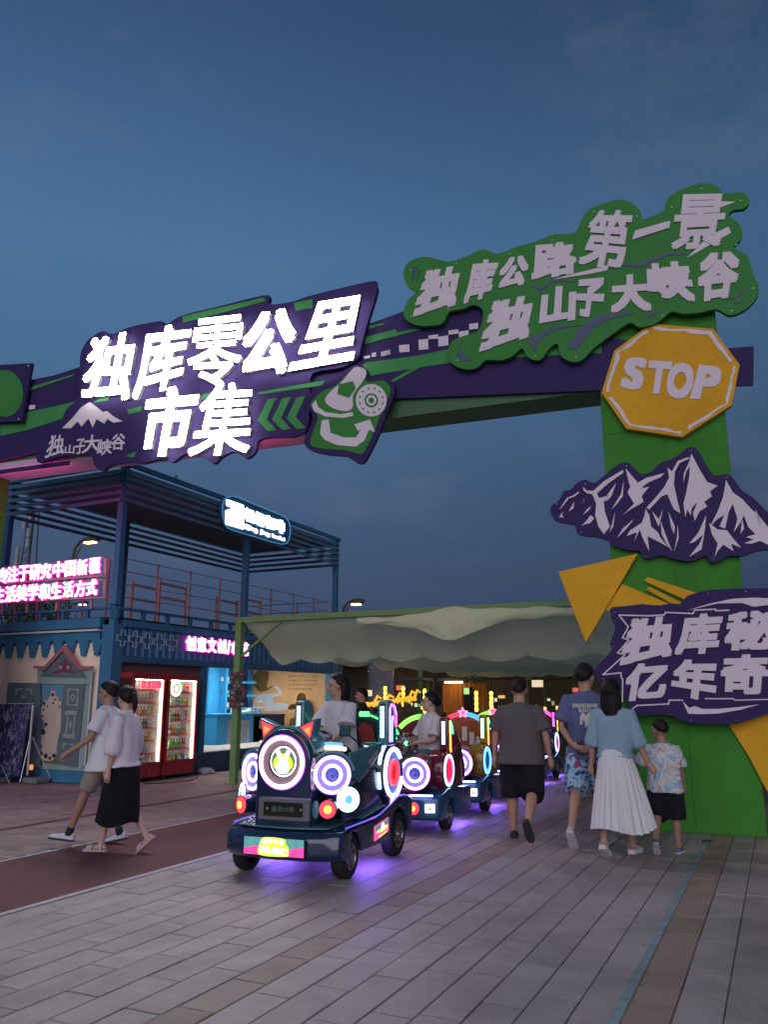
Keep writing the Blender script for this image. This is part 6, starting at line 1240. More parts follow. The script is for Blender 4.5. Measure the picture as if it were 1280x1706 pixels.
# ---- carriages (wheel axle at y = 0)
def carriage(k, body, side_m, arch_cols, label, ledm, note='lime'):
    c0 = TO + Vector((-math.sin(TA), math.cos(TA), 0)) * (2.92 + 1.76 * k)
    t = empty('train_carriage', tuple(c0), TA, label, 'train carriage', 'carriages of the little train')
    bd = lambda x, y, z: Vector((x, y + (.10 * (abs(x) / .52) ** 2.6 if y < -.1 else 0), z))
    pr = [(-.50, .15), (-.24, .15), (-.23, .25), (-.16, .36), (0, .39), (.15, .36), (.22, .25), (.24, .15), (.84, .15), (.87, .42), (.6, .43), (.2, .46), (0, .47), (-.2, .46), (-.36, .43), (-.50, .42), (-.54, .38), (-.54, .18)]
    mb = extrude_profile(pr, np.concatenate([[-.53, -.51], np.linspace(-.48, .48, 9), [.51, .53]]), bd); mb.build('chassis', m_tblue, t, bevel=.015, seg=2, smooth=True, ang=30)
    for sx in (-1, 1): wheel(t, sx * .46, 0, .165, .11, sx, t)
    # front body shells carrying the ring lamps
    for sx in (-1, 1):
        c = Vector((sx * .235, -.44, .655)); ax = Vector((sx * .10, -1, .0)).normalized()
        mb = MB(); mb.cyl(c - ax * .30, c - ax * .028, .215, .19, n=40); mb.build('speaker_pod', body, t, smooth=True, bevel=.01)
        speaker(t, c, ax, .165)
        mb = MB(); mb.cyl((sx * .30, .06, .66), (sx * .49, .06, .66), .245, .235, n=40); mb.build('side_drum', side_m, t, smooth=True, bevel=.02)
        cd = Vector((sx * .495, .06, .665)); axd = (sx, 0, 0)
        mb = MB(); mb.torus(cd, axd, .175, .012, 44, 8); q = mb.build('side_ring', g_led if k % 2 == 0 else g_blue, t, smooth=True)
        mb = MB(); mb.torus(cd, axd, .145, .010, 44, 8); mb.build('pink_ring', g_pink if k % 2 == 0 else glow('tube_mint', (.1, .9, .6), 2.2), q, smooth=True)
        mb = MB(); mb.disc(Vector(cd) - Vector(axd) * .006, axd, .12, .008, 32); mb.build('centre', glow('drum_red', (.8, .01, .05), 1.6) if k % 2 == 0 else g_navy, q)
        pylon(t, sx * .46, .06, .90, 1.29, sx, side_m, ledm, note, dy=.16)
        mb = MB(); mb.cyl((sx * .43, .30, .145), (sx * .43, .80, .145), .008, n=8); mb.build('underglow_tube', g_under, t)
        roundlamp(t, (sx * .25, -.545 + .01, .285), (sx * .08, -1, 0), .068, ((1, g_red), (.5, g_yel)) if k % 2 == 0 else ((1, g_cy), (.4, g_cy)), 'front_lamp')
        mb = MB(); mb.box((0, 0, 0), (.11, .012, .095)); M_ = Matrix.Rotation(sx * .42, 3, 'Z'); mb.v = [tuple(M_ @ Vector(v) + Vector((sx * .44, -.50, .29))) for v in mb.v]; pl_ = mb.build('plate_lamp', g_plate, t, bevel=.006)
        mb = MB(); mb.prism([(-.03, -.02), (.0, .03), (.03, -.02)], lambda a, b, d: tuple(M_ @ Vector((a, -.0065 - d, b)) + Vector((sx * .44, -.50, .29))), 0, .002); mb.build('plate_mark', glow('plate_mark', (.55, .5, .45), .8), pl_)
    mb = MB(); mb.tube([bd(x, -.545, .425) + Vector((0, -.004, 0)) for x in np.linspace(-.46, .46, 15)], .010, 8, round_=True); mb.build('strip_lamp', g_strip, t, smooth=True)
    mb = MB(); mb.box((0, -.25, .56), (.5, .30, .26)); mb.build('front_shell', body, t, bevel=.06, seg=4, smooth=True)
    mb = MB(); mb.box((0, .34, .47), (.80, .90, .07)); mb.build('floor', m_blk, t)
    mb = MB(); mb.box((0, .38, .66), (.70, .36, .30)); mb.build('seat_cushion', mat('seat_grey', (.10, .10, .11), rough=.6), t, bevel=.04, seg=3, smooth=True)
    for sx in (-1, 1): mb = MB(); mb.prism([(.1, .44), (.68, .44), (.68, .90), (.58, .98), (.28, .80), (.1, .75)], lambda a, b, d: (sx * (.42 + d), a, b), 0, .06); mb.build('side_shell', body, t, bevel=.015)
    bk = smoothpoly([(-.44, .45), (-.45, .95), (-.36, 1.14), (-.15, 1.24), (0, 1.26), (.15, 1.24), (.36, 1.14), (.45, .95), (.44, .45)], 4)
    mb = MB(); mb.prism(bk, lambda a, b, d: (a, .58 + d, b), 0, .12); bkk = mb.build('backrest', body, t, bevel=.02, seg=3)
    for sx, m_ in zip((-1, 1), arch_cols):
        for rr in (.0, .035): neon_loop(bkk, [(x, .57, z) for x, z in arcpts(0, .86, .46 - rr, R(90) + (-sx) * R(8), R(90) - sx * R(48), 9, rz=.44 - rr)], .010, m_, closed=False)
        mb = MB(); mb.prism(arcpts(0, .86, .475, R(90) - sx * R(5), R(90) - sx * R(50), 12, rz=.455) + arcpts(0, .86, .41, R(90) - sx * R(50), R(90) - sx * R(5), 12, rz=.39), lambda a, b, d: (a, .58 + d, b), -.004, .05); mb.build('arch_band', glow('band_' + m_.name, tuple(m_.node_tree.nodes['Principled BSDF'].inputs['Emission Color'].default_value[:3]), .55), bkk)
    st = [(.0 + (.075 if i % 2 == 0 else .035) * math.cos(i * math.pi / 5 + math.pi / 2), 1.30 + (.075 if i % 2 == 0 else .035) * math.sin(i * math.pi / 5 + math.pi / 2)) for i in range(10)]
    if k != 0: neon_loop(bkk, [(x, .555, z) for x, z in st], .008, glow('star_pink', (1.0, .25, .5), 2.2)); mb = MB(); mb.prism(st, lambda a, b, d: (a, .56 + d, b), 0, .03); mb.build('star', glow('star_rose', (.8, .25, .4), .5), bkk)
    mb = MB(); mb.cyl((0, -.92, .24), (0, -.50, .24), .025, n=8); mb.build('coupling', m_blk, t)
    return t
carriage(0, m_maroon2, m_maroon2, (glow('arch_green', (.30, 1.0, .12), 1.8), glow('arch_green', (.30, 1.0, .12), 1.8)), 'dark red train carriage right behind the locomotive with a seated woman passenger', g_led)
carriage(1, m_orange2, m_gold, (glow('arch_red', (1.0, .04, .12), 2.2), glow('arch_blue', (.08, .35, 1.0), 2.2)), 'orange and gold train carriage, second behind the locomotive, papers taped inside', glow('led_mint', (.45, 1.0, .75), 3.0))
carriage(2, m_maroon2, m_maroon2, (glow('arch_green', (.30, 1.0, .12), 1.8), g_pink), 'dark red train carriage, third behind the locomotive, half hidden by the man in grey', g_pink)
carriage(3, m_orange2, m_gold, (glow('arch_red', (1.0, .04, .12), 2.2), glow('arch_blue', (.08, .35, 1.0), 2.2)), 'orange train carriage, fourth behind the locomotive, hidden behind the man in grey', g_led)
carriage(4, m_maroon2, m_tblue, (glow('arch_green', (.30, 1.0, .12), 1.8), g_pink), 'last train carriage with a magenta light bar right of the man in grey', g_pink)
# papers taped in the orange carriage
for i, (x, z, h) in enumerate(((.02, 1.0, .20), (.13, .93, .18), (.23, .90, .12))):
    c0 = TO + Vector((-math.sin(TA), math.cos(TA), 0)) * (2.92 + 1.76)
    o = empty('notice_paper', tuple(c0 + Matrix.Rotation(TA, 3, 'Z') @ Vector((x, .565, z))), TA, 'white paper notice on the orange carriage backrest, %s' % ['left and tallest', 'the middle one', 'right and smallest'][i], 'paper')
    mb = MB(); mb.box((0, 0, 0), (.075, .004, h)); mb.build('sheet', mat('paper', (.62, .60, .58)), o)
# mascot-coloured clutter: clear plastic bouquet held by the passenger
# ================================================================== PEOPLE
def remesh(mb, vox, it=3, fac=.6):
    me = mb.mesh(); o = bpy.data.objects.new('tmp', me); col.objects.link(o)
    m = o.modifiers.new('r', 'REMESH'); m.mode = 'VOXEL'; m.voxel_size = vox; m.use_smooth_shade = True
    if it: s = o.modifiers.new('s', 'SMOOTH'); s.iterations = it; s.factor = fac
    dg = bpy.context.evaluated_depsgraph_get(); dg.update(); out = bpy.data.meshes.new_from_object(o.evaluated_get(dg))
    bpy.data.objects.remove(o); out.polygons.foreach_set('use_smooth', [True] * len(out.polygons)); return out
def folds(me, amp, sc=(7, 7, 4.5), seed=0):
    n = len(me.vertices); co = np.empty(n * 3); no = np.empty(n * 3); me.vertices.foreach_get('co', co); me.vertices.foreach_get('normal', no); co = co.reshape(-1, 3); no = no.reshape(-1, 3)
    for i in range(n):
        p = co[i]; d = noise.noise(Vector((p[0] * sc[0] + seed, p[1] * sc[1], p[2] * sc[2]))) + .5 * noise.noise(Vector((p[0] * sc[0] * 2.3 + p[2] * 5, p[1] * sc[1] * 2.3, p[2] * sc[2] * 2 + seed)))
        d += .35 * math.sin(p[2] * 46 + 5 * noise.noise(Vector((p[0] * 6, p[1] * 6, p[2] * 3 + seed)))) * max(0, noise.noise(Vector((p[0] * 5, p[1] * 5 + seed, p[2] * 4))))
        co[i] = p + no[i] * d * amp
    me.vertices.foreach_set('co', co.ravel()); me.update(); return me
def ell(c, rx, ry, yaw=0, n=28, sq=2.3, tilt=None):
    out = []
    for j in range(n):
        a = math.tau * j / n; x = math.copysign(abs(math.cos(a)) ** (2 / sq), math.cos(a)) * rx; y = math.copysign(abs(math.sin(a)) ** (2 / sq), math.sin(a)) * ry
        v = Vector((x * math.cos(yaw) - y * math.sin(yaw), x * math.sin(yaw) + y * math.cos(yaw), 0))
        if tilt: v = tilt @ v
        out.append(Vector(c) + v)
    return out
SKIN = mat('skin', (.42, .24, .165), rough=.5, var=.06, vscale=12); SKIN2 = mat('skin_light', (.52, .33, .25), rough=.5, var=.06, vscale=12); SKIN3 = mat('skin_tan', (.34, .19, .13), rough=.5, var=.06, vscale=12)
HAIR = mat('hair_black', (.008, .006, .006), spec=.25, rough=.5, var=.3, vscale=80, stretch=(1, 1, .15), bump=.5, bscale=160)
def cloth(name, c, **k): k.setdefault('bump', .9); return mat(name, c, rough=.85, var=.06, bscale=13, spec=.12, stretch=(1.2, 1.2, .7), fabric=True, **k)

class Fig:
    def __init__(s, H, loc, heading, label, build=1.0, head_yaw=0, head_pitch=0, lean=0.0, legs=None, arms=None, skin=None, seat=None, headk=1.0, side_lean=0):
        s.S = S = H / 1.72; s.H = H; s.build = build; s.skin = skin or SKIN
        s.root = empty('person', loc, heading, label, 'person'); s.lean = lean
        hipz = .90 * S if seat is None else seat
        tl, sl_ = .43 * S, .42 * S
        legs = legs or [dict(), dict()]; s.leg = []
        for sd, g in zip((-1, 1), legs):
            hip = Vector((sd * .095 * S * (build ** .5), 0, hipz)); a = R(g.get('t', 0)); k = R(g.get('k', 0)); ab = g.get('ab', 0.03)
            d1 = Vector((sd * ab, math.sin(a), -math.cos(a))).normalized(); knee = hip + d1 * tl
            d2 = Vector((sd * g.get('ab2', 0), math.sin(a - k), -math.cos(a - k))).normalized(); ank = knee + d2 * sl_
            p = R(g.get('p', 0)); yw = R(g.get('out', 8)) * sd; f = Vector((math.sin(yw) * math.cos(p), math.cos(yw) * math.cos(p), -math.sin(p))); r_ = Vector((math.cos(yw), -math.sin(yw), 0)); u = r_.cross(f)
            s.leg.append([hip, knee, ank, f, u, r_])
        if seat is None:   # stand the lowest sole on the ground
            lo_ = min(min((L_[2] - L_[4] * .078 * S + L_[3] * q * S).z for q in (-.07, .05, .19)) for L_ in s.leg)
            for L_ in s.leg:
                for i in range(3): L_[i] = L_[i] - Vector((0, 0, lo_))
            hipz -= lo_
        s.P = Vector((0, 0, hipz)); ln = R(lean); sl2 = R(side_lean)
        s.T = Matrix.Rotation(-ln, 3, 'X') @ Matrix.Rotation(sl2, 3, 'Y'); T = s.T
        s.tp = lambda x, y, z: s.P + T @ Vector((x, y, z)) * S
        s.neck = s.tp(0, -.005, .55); hh = Matrix.Rotation(R(head_yaw), 3, 'Z') @ Matrix.Rotation(-R(head_pitch), 3, 'X')
        s.hm = hh; s.hc = s.neck + hh @ Vector((0, .022 * S, .126 * S * headk)); headk *= 1.07; s.hk = headk
        s.arm = []
        arms = arms or [dict(), dict()]
        for sd, g in zip((-1, 1), arms):
            sh_ = s.tp(sd * .172 * build ** .5, -.005, .462); u = Vector(g.get('u', (sd * .12, 0, -1))).normalized(); f = Vector(g.get('f', (sd * .05, .12, -1))).normalized()
            el_ = sh_ + u * .285 * S; wr = el_ + f * .245 * S; s.arm.append([sh_, el_, wr, Vector(g.get('h', f)).normalized(), Vector(g.get('n', (-sd, 0, 0))).normalized(), g.get('curl', .35)])
        s.make_body()
    def make_body(s):
        S = s.S; B = s.build; mb = MB(); T = s.T; yawless = T
        rs = [(-.07, .10, .09), (-.02, .155, .115), (.06, .160, .115), (.16, .138, .10), (.28, .142, .10), (.38, .150, .100), (.45, .140, .09), (.49, .105, .08), (.53, .072, .065)]
        mb.rings([ell(s.tp(0, 0, z), rx * S * (B if z < .4 else B ** .6), ry * S * B, tilt=T) for z, rx, ry in rs])
        hk = s.hk
        mb.tube([s.tp(0, -.01, .48), s.neck, s.hc + s.hm @ Vector((0, -.02 * S, -.05 * S))], [.070 * S * B ** .5, .062 * S * B ** .5, .062 * S], 16, round_=True)
        hm = s.hm; k = S * hk; hc = s.hc
        mb.ball(hc + hm @ Vector((0, -.012 * k, .025 * k)), (.076 * k, .095 * k, .092 * k), 24, 16, hm)
        mb.ball(hc + hm @ Vector((0, .022 * k, -.038 * k)), (.060 * k, .066 * k, .078 * k), 20, 14, hm)
        mb.ball(hc + hm @ Vector((0, .062 * k, -.092 * k)), (.026 * k, .020 * k, .019 * k), 12, 8, hm)           # chin
        mb.tube([hc + hm @ Vector((0, .084 * k, .022 * k)), hc + hm @ Vector((0, .104 * k, -.018 * k)), hc + hm @ Vector((0, .094 * k, -.03 * k))], [.009 * k, .015 * k, .011 * k], 10, round_=True)
        for sd in (-1, 1):
            mb.ball(hc + hm @ Vector((sd * .013 * k, .088 * k, -.026 * k)), .010 * k, 8, 6)
            mb.ball(hc + hm @ Vector((sd * .079 * k, -.008 * k, -.004 * k)), (.010 * k, .019 * k, .031 * k), 10, 8, hm)    # ear
            mb.ball(hc + hm @ Vector((sd * .030 * k, .068 * k, .032 * k)), (.028 * k, .016 * k, .009 * k), 10, 6, hm)      # brow
            mb.ball(hc + hm @ Vector((sd * .040 * k, .052 * k, -.025 * k)), (.024 * k, .024 * k, .02 * k), 10, 8, hm)      # cheek
        mb.ball(hc + hm @ Vector((0, .082 * k, -.053 * k)), (.022 * k, .011 * k, .006 * k), 10, 6, hm); mb.ball(hc + hm @ Vector((0, .080 * k, -.064 * k)), (.019 * k, .011 * k, .007 * k), 10, 6, hm)
        for i, (hip, kn, an, f, u, r_) in enumerate(s.leg):
            b = B ** .6; mb.tube([hip, hip + (kn - hip) * .35, hip + (kn - hip) * .85, kn, kn + (an - kn) * .30, kn + (an - kn) * .65, an], [.088 * S * b, .082 * S * b, .058 * S * b, .053 * S * b, .056 * S * b, .042 * S * b, .034 * S * b], 16, round_=True)
            q = [an - u * .038 * S - f * .040 * S, an - u * .038 * S + f * .04 * S, an - u * .044 * S + f * .12 * S, an - u * .048 * S + f * .155 * S]
            mb.tube(q, [.024 * S, .027 * S, .021 * S, .012 * S], 12, round_=True); mb.tube([an, an - u * .04 * S], [.034 * S, .026 * S], 12)
        for sd, (sh_, el_, wr, h, n, curl) in zip((-1, 1), s.arm):
            b = B ** .5; mb.tube([sh_ - Vector((sd * .012, 0, .008)), sh_ + (el_ - sh_) * .4, el_, el_ + (wr - el_) * .3, wr], [.046 * S * b, .043 * S * b, .037 * S * b, .037 * S * b, .025 * S], 14, round_=True)
            n = (n - h * n.dot(h)).normalized(); w_ = h.cross(n)   # w_: across the palm
            if sd < 0: w_ = -w_
            mb.tube([wr, wr + h * .03 * S, wr + h * .085 * S], [.024 * S, .034 * S, .036 * S], 14, flat=None, round_=True)
            for q, (off, ln) in enumerate(((-.030, .058), (-.010, .070), (.010, .074), (.030, .066))):
                b0 = wr + h * .088 * S + w_ * off * S; d1 = (h + n * curl * .6).normalized(); d2 = (h + n * curl * 1.8).normalized(); d3 = (h + n * curl * 3.2).normalized()
                p1 = b0 + d1 * ln * .45 * S; p2 = p1 + d2 * ln * .33 * S; p3 = p2 + d3 * ln * .25 * S; mb.tube([b0 - h * .01, p1, p2, p3], [.0095 * S, .009 * S, .0085 * S, .007 * S], 8, round_=True)
            t0 = wr + h * .03 * S + w_ * .028 * S; mb.tube([t0, t0 + (h * .5 + w_ * .6 + n * .3).normalized() * .035 * S, t0 + (h * .9 + w_ * .5 + n * .5).normalized() * .065 * S], [.013 * S, .011 * S, .009 * S], 8, round_=True)
        me = remesh(mb, .0085 * max(.8, S), 2, .5); me.name = 'body'; s.body = link('body', me, s.skin, s.root)
        for sd in (-1, 1):
            mb = MB(); mb.ball(hc + hm @ Vector((sd * .029 * k, .077 * k, .006 * k)), (.014 * k, .006 * k, .005 * k), 10, 6, hm); mb.build('eye', mat('eye_dark', (.02, .015, .012), rough=.2), s.body, smooth=True)
            mb = MB(); mb.tube([hc + hm @ Vector((sd * .014 * k, .087 * k, .026 * k)), hc + hm @ Vector((sd * .044 * k, .073 * k, .028 * k))], .0042 * k, 6, round_=True); mb.build('eyebrow', HAIR, s.body)
        mb = MB(); mb.tube([hc + hm @ Vector((-.02 * k, .088 * k, -.058 * k)), hc + hm @ Vector((0, .0925 * k, -.0585 * k)), hc + hm @ Vector((.02 * k, .088 * k, -.058 * k))], .0045 * k, 6, round_=True); mb.build('lips', mat('lips', (.30, .10, .09), rough=.4), s.body)
    def hair(s, style='short', m=None):
        k = s.S * s.hk; hm = s.hm; hc = s.hc; mb = MB(); n, mm = 64, 44; rs = []
        for i in range(1, mm):
            th = math.pi * i / mm; ring = []
            for j in range(n):
                a = math.tau * j / n; d = Vector((math.sin(th) * math.cos(a), math.sin(th) * math.sin(a), math.cos(th)))
                up = d.z; fr = d.y
                if style == 'short': edge = up - (.16 + .62 * max(0, fr) - .85 * max(0, -fr))
                elif style == 'buzz': edge = up - (.24 + .48 * max(0, fr) - .80 * max(0, -fr))
                else: edge = up - (.22 + .62 * max(0, fr) - 1.1 * max(0, -fr) - .3 * abs(d.x) * (fr < .35))
                edge += .10 * noise.noise(d * 9 + Vector((s.H, 0, 0))) + .05 * noise.noise(d * 23); g = 1 / (1 + math.exp(max(-30, min(30, -edge * 55)))); th_ = {'short': .20, 'buzz': .09}.get(style, .20) * (1 + .22 * noise.noise(d * 6) + .22 * noise.noise(Vector((d.x * 26, d.y * 26, d.z * 7))))
                r = (.90 + .02) * (1 - g) + (1 + th_) * g
                ring.append(hc + hm @ Vector((d.x * .080 * k * r, d.y * .099 * k * r - .012 * k, d.z * .098 * k * r + .023 * k)))
            rs.append(ring)
        mb.rings(rs)
        V = lambda x, y, z: hc + hm @ Vector((x * k, y * k, z * k))
        if style == 'pony':
            mb.tube([V(0, -.10, .045), V(0, -.135, .03), V(.0, -.16, -.03), V(.01, -.155, -.10), V(.01, -.14, -.15)], [.026 * k, .030 * k, .030 * k, .022 * k, .008 * k], 12, round_=True)
        if style == 'bun': mb.ball(V(0, -.115, .0), (.04 * k, .035 * k, .04 * k), 14, 10, hm)
        if style in ('long', 'bob'):
            L_ = .21 if style == 'long' else .13
            rs = []
            for i in range(13):
                t = i / 12; z = .05 - t * (.05 + L_); ring = []
                for j in range(36):
                    a = math.tau * j / 36; w_ = (.086 + .022 * math.sin(t * 2.6)) * k; dd = (.085 + .012 * t) * k; yc = -.030 - .012 * t
                    if style == 'bob': yc = -.045
                    y = math.sin(a); x = math.cos(a); yy = y * dd if y < 0 else y * dd * (.35 if style == 'long' else .1)
                    q = 1 + .05 * noise.noise(Vector((x * 6, y * 6, t * 2))) + .03 * math.sin(a * 17); ring.append(hc + hm @ Vector((x * w_ * q, yy * q + yc * k, z * k + (.02 * k * noise.noise(Vector((x * 9, y * 9, 3))) if i == 12 else 0))))
                rs.append(ring)
            mb.rings(rs)
        o = mb.build('hair', m or HAIR, s.body, smooth=True); return o
    def add(s, name, me, m):
        me.name = name; return link(name, me, m, s.root)
    def shirt(s, name, m, hem=-.10, loose=1.0, sleeve=.62, amp=.013, hemw=None, neckw=.07, neckz=.545, cuff=1.0, sleeve2=0, flare=0, vox=.011, seed=1, dz=0):
        S = s.S; B = s.build; T = s.T; mb = MB()
        w1 = .205 * loose
        rs = [(hem, (hemw or .200) * loose + flare, .162 * loose + flare * .7), (.0, .188 * loose, .142 * loose), (.12, .178 * loose, .135 * loose), (.28, .180 * loose, .132 * loose), (.38, .190 * loose, .132), (.435, .188, .118), (.485, .150, .100), (.53, .098, .080), (neckz, neckw, .066)]
        mb.rings([ell(s.tp(0, .0, z), rx * S * (B if z < .42 else B ** .6), ry * S * B, tilt=T) for z, rx, ry in rs])
        for sd, (sh_, el_, wr, h, n, c) in zip((-1, 1), s.arm):
            e = sh_ + (el_ - sh_) * min(1, sleeve); pts = [sh_ - Vector((sd * .06 * S, 0, 0)), sh_, sh_ + (e - sh_) * .5, e]; rr = [.056 * S * B ** .5, .072 * S * B ** .5, .074 * S * loose * B ** .5, .080 * S * loose * cuff * B ** .5]
            if sleeve2: pts += [el_ + (wr - el_) * sleeve2 * .7, el_ + (wr - el_) * sleeve2]; rr += [.082 * S * cuff, .055 * S * cuff]
            mb.tube(pts, rr, 18)
        me = folds(remesh(mb, vox * max(.75, S), 3, .5), amp, seed=seed * 7.3); return s.add(name, me, m)
    def shorts(s, name, m, frac=.9, loose=1.0, amp=.006, top=.02, below=0.0, cuff=1.0, seed=2):
        S = s.S; B = s.build; T = s.T; mb = MB()
        mb.rings([ell(s.tp(0, 0, z), rx * S * B, ry * S * B, tilt=T) for z, rx, ry in ((top, .150, .115), (-.02, .165, .128), (-.09, .180 * loose ** .5, .140), (-.14, .12, .10))])
        for hip, kn, an, f, u, r_ in s.leg:
            e = hip + (kn - hip) * min(1, frac); pts = [hip + (kn - hip) * .05, hip + (kn - hip) * .4, e]; rr = [.100 * S * loose * B ** .6, .104 * S * loose * B ** .6, .094 * S * loose * cuff * B ** .6]
            if below: pts += [kn + (an - kn) * below]; rr += [.090 * S * loose * cuff * B ** .6]
            mb.tube(pts, rr, 20)
        me = folds(remesh(mb, .011, 3, .5), amp, (8, 8, 5), seed * 3.1); return s.add(name, me, m)
    def shoes(s, m, msole, kind='shoe', sock=None, part='shoe', sole_h=.022):
        S = s.S
        for hip, kn, an, f, u, r_ in s.leg:
            b = an - u * .078 * S
            def P(d, w_, h): return b + f * d * S + r_ * w_ * S + u * h * S
            ds = [(-.075, .022), (-.06, .034), (-.02, .038), (.05, .038), (.11, .046), (.16, .044), (.19, .032), (.205, .015)]
            if kind in ('shoe', 'slip'):
                hs = [.055, .078, .080, .068, .055, .045, .036, .02]; mb = MB()
                mb.rings([[P(d, math.cos(a) * w_, sole_h * .6 + max(0, math.sin(a)) ** .8 * (h - sole_h * .4)) for a in np.linspace(0, math.tau, 18, endpoint=False)] for (d, w_), h in zip(ds, hs)]); sh_ = mb.build(part, m, s.root, smooth=True, bevel=.003)
            else:
                mb = MB()
                for d, w_, h in ((.10, .050, .045), (.135, .048, .038)): mb.rings([[P(d + dd, math.cos(a) * w_ * q, .02 + math.sin(a) * h * q) for q, dd in ((1, -.012), (1.08, -.012), (1.08, .012), (1, .012))] for a in np.linspace(0, math.pi, 12)])
                mb.rings([[P(-.01 + dd - math.sin(a) * 0, math.cos(a) * .042 * q, .02 + math.sin(a) * .10 * q) for q, dd in ((1, -.01), (1.07, -.01), (1.07, .01), (1, .01))] for a in np.linspace(0, math.pi, 12)]); sh_ = mb.build('sandal_strap', m, s.root)
            mb = MB(); mb.rings([[P(d, w_ * q, z) for q, z in ((1.08, -.0), (1.08, sole_h), (-1.08, sole_h), (-1.08, 0))] for d, w_ in ds]); mb.build('sole', msole, sh_, bevel=.004)
            if sock: mb = MB(); mb.tube([an - u * .02 * S, an + (kn - an) * .16], [.042 * S, .040 * S], 14); mb.build('sock', sock, sh_, smooth=True)
def bymid(px, py): p = onz(px, py); return p
m_wsole = mat('sole_white', (.6, .58, .58), rough=.7, var=.2, vscale=30); m_bsole = mat('sole_black', (.03, .03, .03), rough=.8); m_gsole = mat('sole_grey', (.12, .11, .12), rough=.8, var=.2, vscale=30)

# headings: 0 = facing away along +Y
def face_dir(dx, dy): return math.atan2(-dx, dy)
# 1. man in white tee, left couple
h1 = face_dir(-.92, -.40)
f = Fig(1.66, tuple(onz(164, 1409)), h1, 'man in a white T shirt and beige shorts, left one of the walking couple', 1.02, head_yaw=-14, head_pitch=0, lean=1,
        legs=[dict(t=22, k=3, p=-8, out=5), dict(t=-6, k=14, p=12, out=5)], arms=[dict(u=(-.25, .35, -1), f=(-.1, .85, -.60), n=(.3, 0, -1), curl=.5), dict(u=(.15, -.15, -1), f=(.1, .15, -1), curl=.5)], skin=SKIN3)
f.hair('short'); f.shirt('t_shirt', cloth('tee_white', (.62, .64, .68)), hem=-.15, flare=.045, loose=1.08, sleeve=.75, seed=1); f.shorts('shorts', cloth('shorts_beige', (.27, .24, .21)), frac=.88, loose=.98); f.shoes(mat('sneaker_white', (.55, .56, .62), rough=.6, var=.2, vscale=25), m_bsole, sock=mat('sock_black', (.02, .02, .025), rough=.9))
# 2. woman in white blouse, black skirt
f = Fig(1.58, tuple(onz(196, 1424)), face_dir(-.95, -.25), 'woman with a ponytail in a white blouse and long black skirt', .92, head_yaw=-28, head_pitch=2, lean=2,
        legs=[dict(t=12, k=4, p=0, out=3), dict(t=-4, k=30, p=42, out=3)], arms=[dict(u=(-.2, .05, -1), f=(-.08, .1, -1), curl=.5), dict(u=(.2, -.08, -1), f=(.08, .12, -1), curl=.5, n=(-1, .2, 0))][::1], skin=SKIN2)
f.hair('pony'); f.shirt('blouse', cloth('blouse_white', (.66, .62, .66)), hem=-.05, hemw=.225, loose=1.12, sleeve=1.0, sleeve2=.45, cuff=1.12, flare=.01, seed=5, neckw=.066, neckz=.56)
mb = MB(); mb.torus(f.tp(0, 0, .548), f.T @ Vector((0, 0, 1)), .062 * f.S, .006, 28, 6); mb.build('collar_trim', mat('trim_tan', (.25, .17, .13)), f.root)
sh_, el_, wr = f.arm[1][:3]
mb = MB()
for k in range(16):
    t = k / 15; p = sh_ + (wr - sh_) * (t * .62 + .05) + Vector((.088 + .0 * t, .02, .0)); mb.bar(p + Vector((0, -.014, -.012)), p + Vector((.004, 0, .0)), .005, .004); mb.bar(p + Vector((.004, 0, 0)), p + Vector((0, .014, -.012)), .005, .004)
mb.build('sleeve_stitching', mat('trim_tan', (.25, .17, .13)), f.root, kind='stuff')
mb = MB(); mb.torus(wr - f.arm[1][3] * .01, f.arm[1][3], .030, .008, 20, 6); wt = mb.build('watch_strap', m_blk, f.root); mb = MB(); mb.box(wr + Vector((.032, 0, 0)), (.012, .036, .036)); mb.build('watch_case', m_blk, wt, bevel=.004)
def skirt(f, name, m, z_top, z_hem, r_top, r_hem, cy=0, pleat=.02, npl=22, ry=.85, cx=0, amp=.006, n=132, twist=0):
    rs = []; S = f.S; zt = f.P.z + z_top * S
    for i in range(26):
        t = i / 25; z = zt + (z_hem - zt) * t; r = r_top + (r_hem - r_top) * t ** .85; ring = []
        for j in range(n):
            a = math.tau * j / n; q = 1 + pleat * (t ** .6) * math.sin(a * npl + 1.5 * math.sin(a * 3) + twist * t) + .03 * t * noise.noise(Vector((math.cos(a) * 2, math.sin(a) * 2, t)))
            zz = z + (.02 * math.sin(a * 3 + 1) * t)
            ring.append(Vector((math.cos(a) * r * q + cx * t, math.sin(a) * r * q * ry + cy * t, zz)))
        rs.append(ring)
    mb = MB(); mb.rings(rs); return mb.build(name, m, f.root, smooth=True)
skirt(f, 'skirt', cloth('skirt_black', (.010, .010, .012)), -.02, .30, .165, .225, cy=.03, pleat=.012, npl=9, ry=.92)
f.shoes(mat('sandal_pale', (.55, .48, .46), rough=.5), mat('sole_pale', (.5, .42, .38), rough=.6), kind='sandal', sole_h=.018)
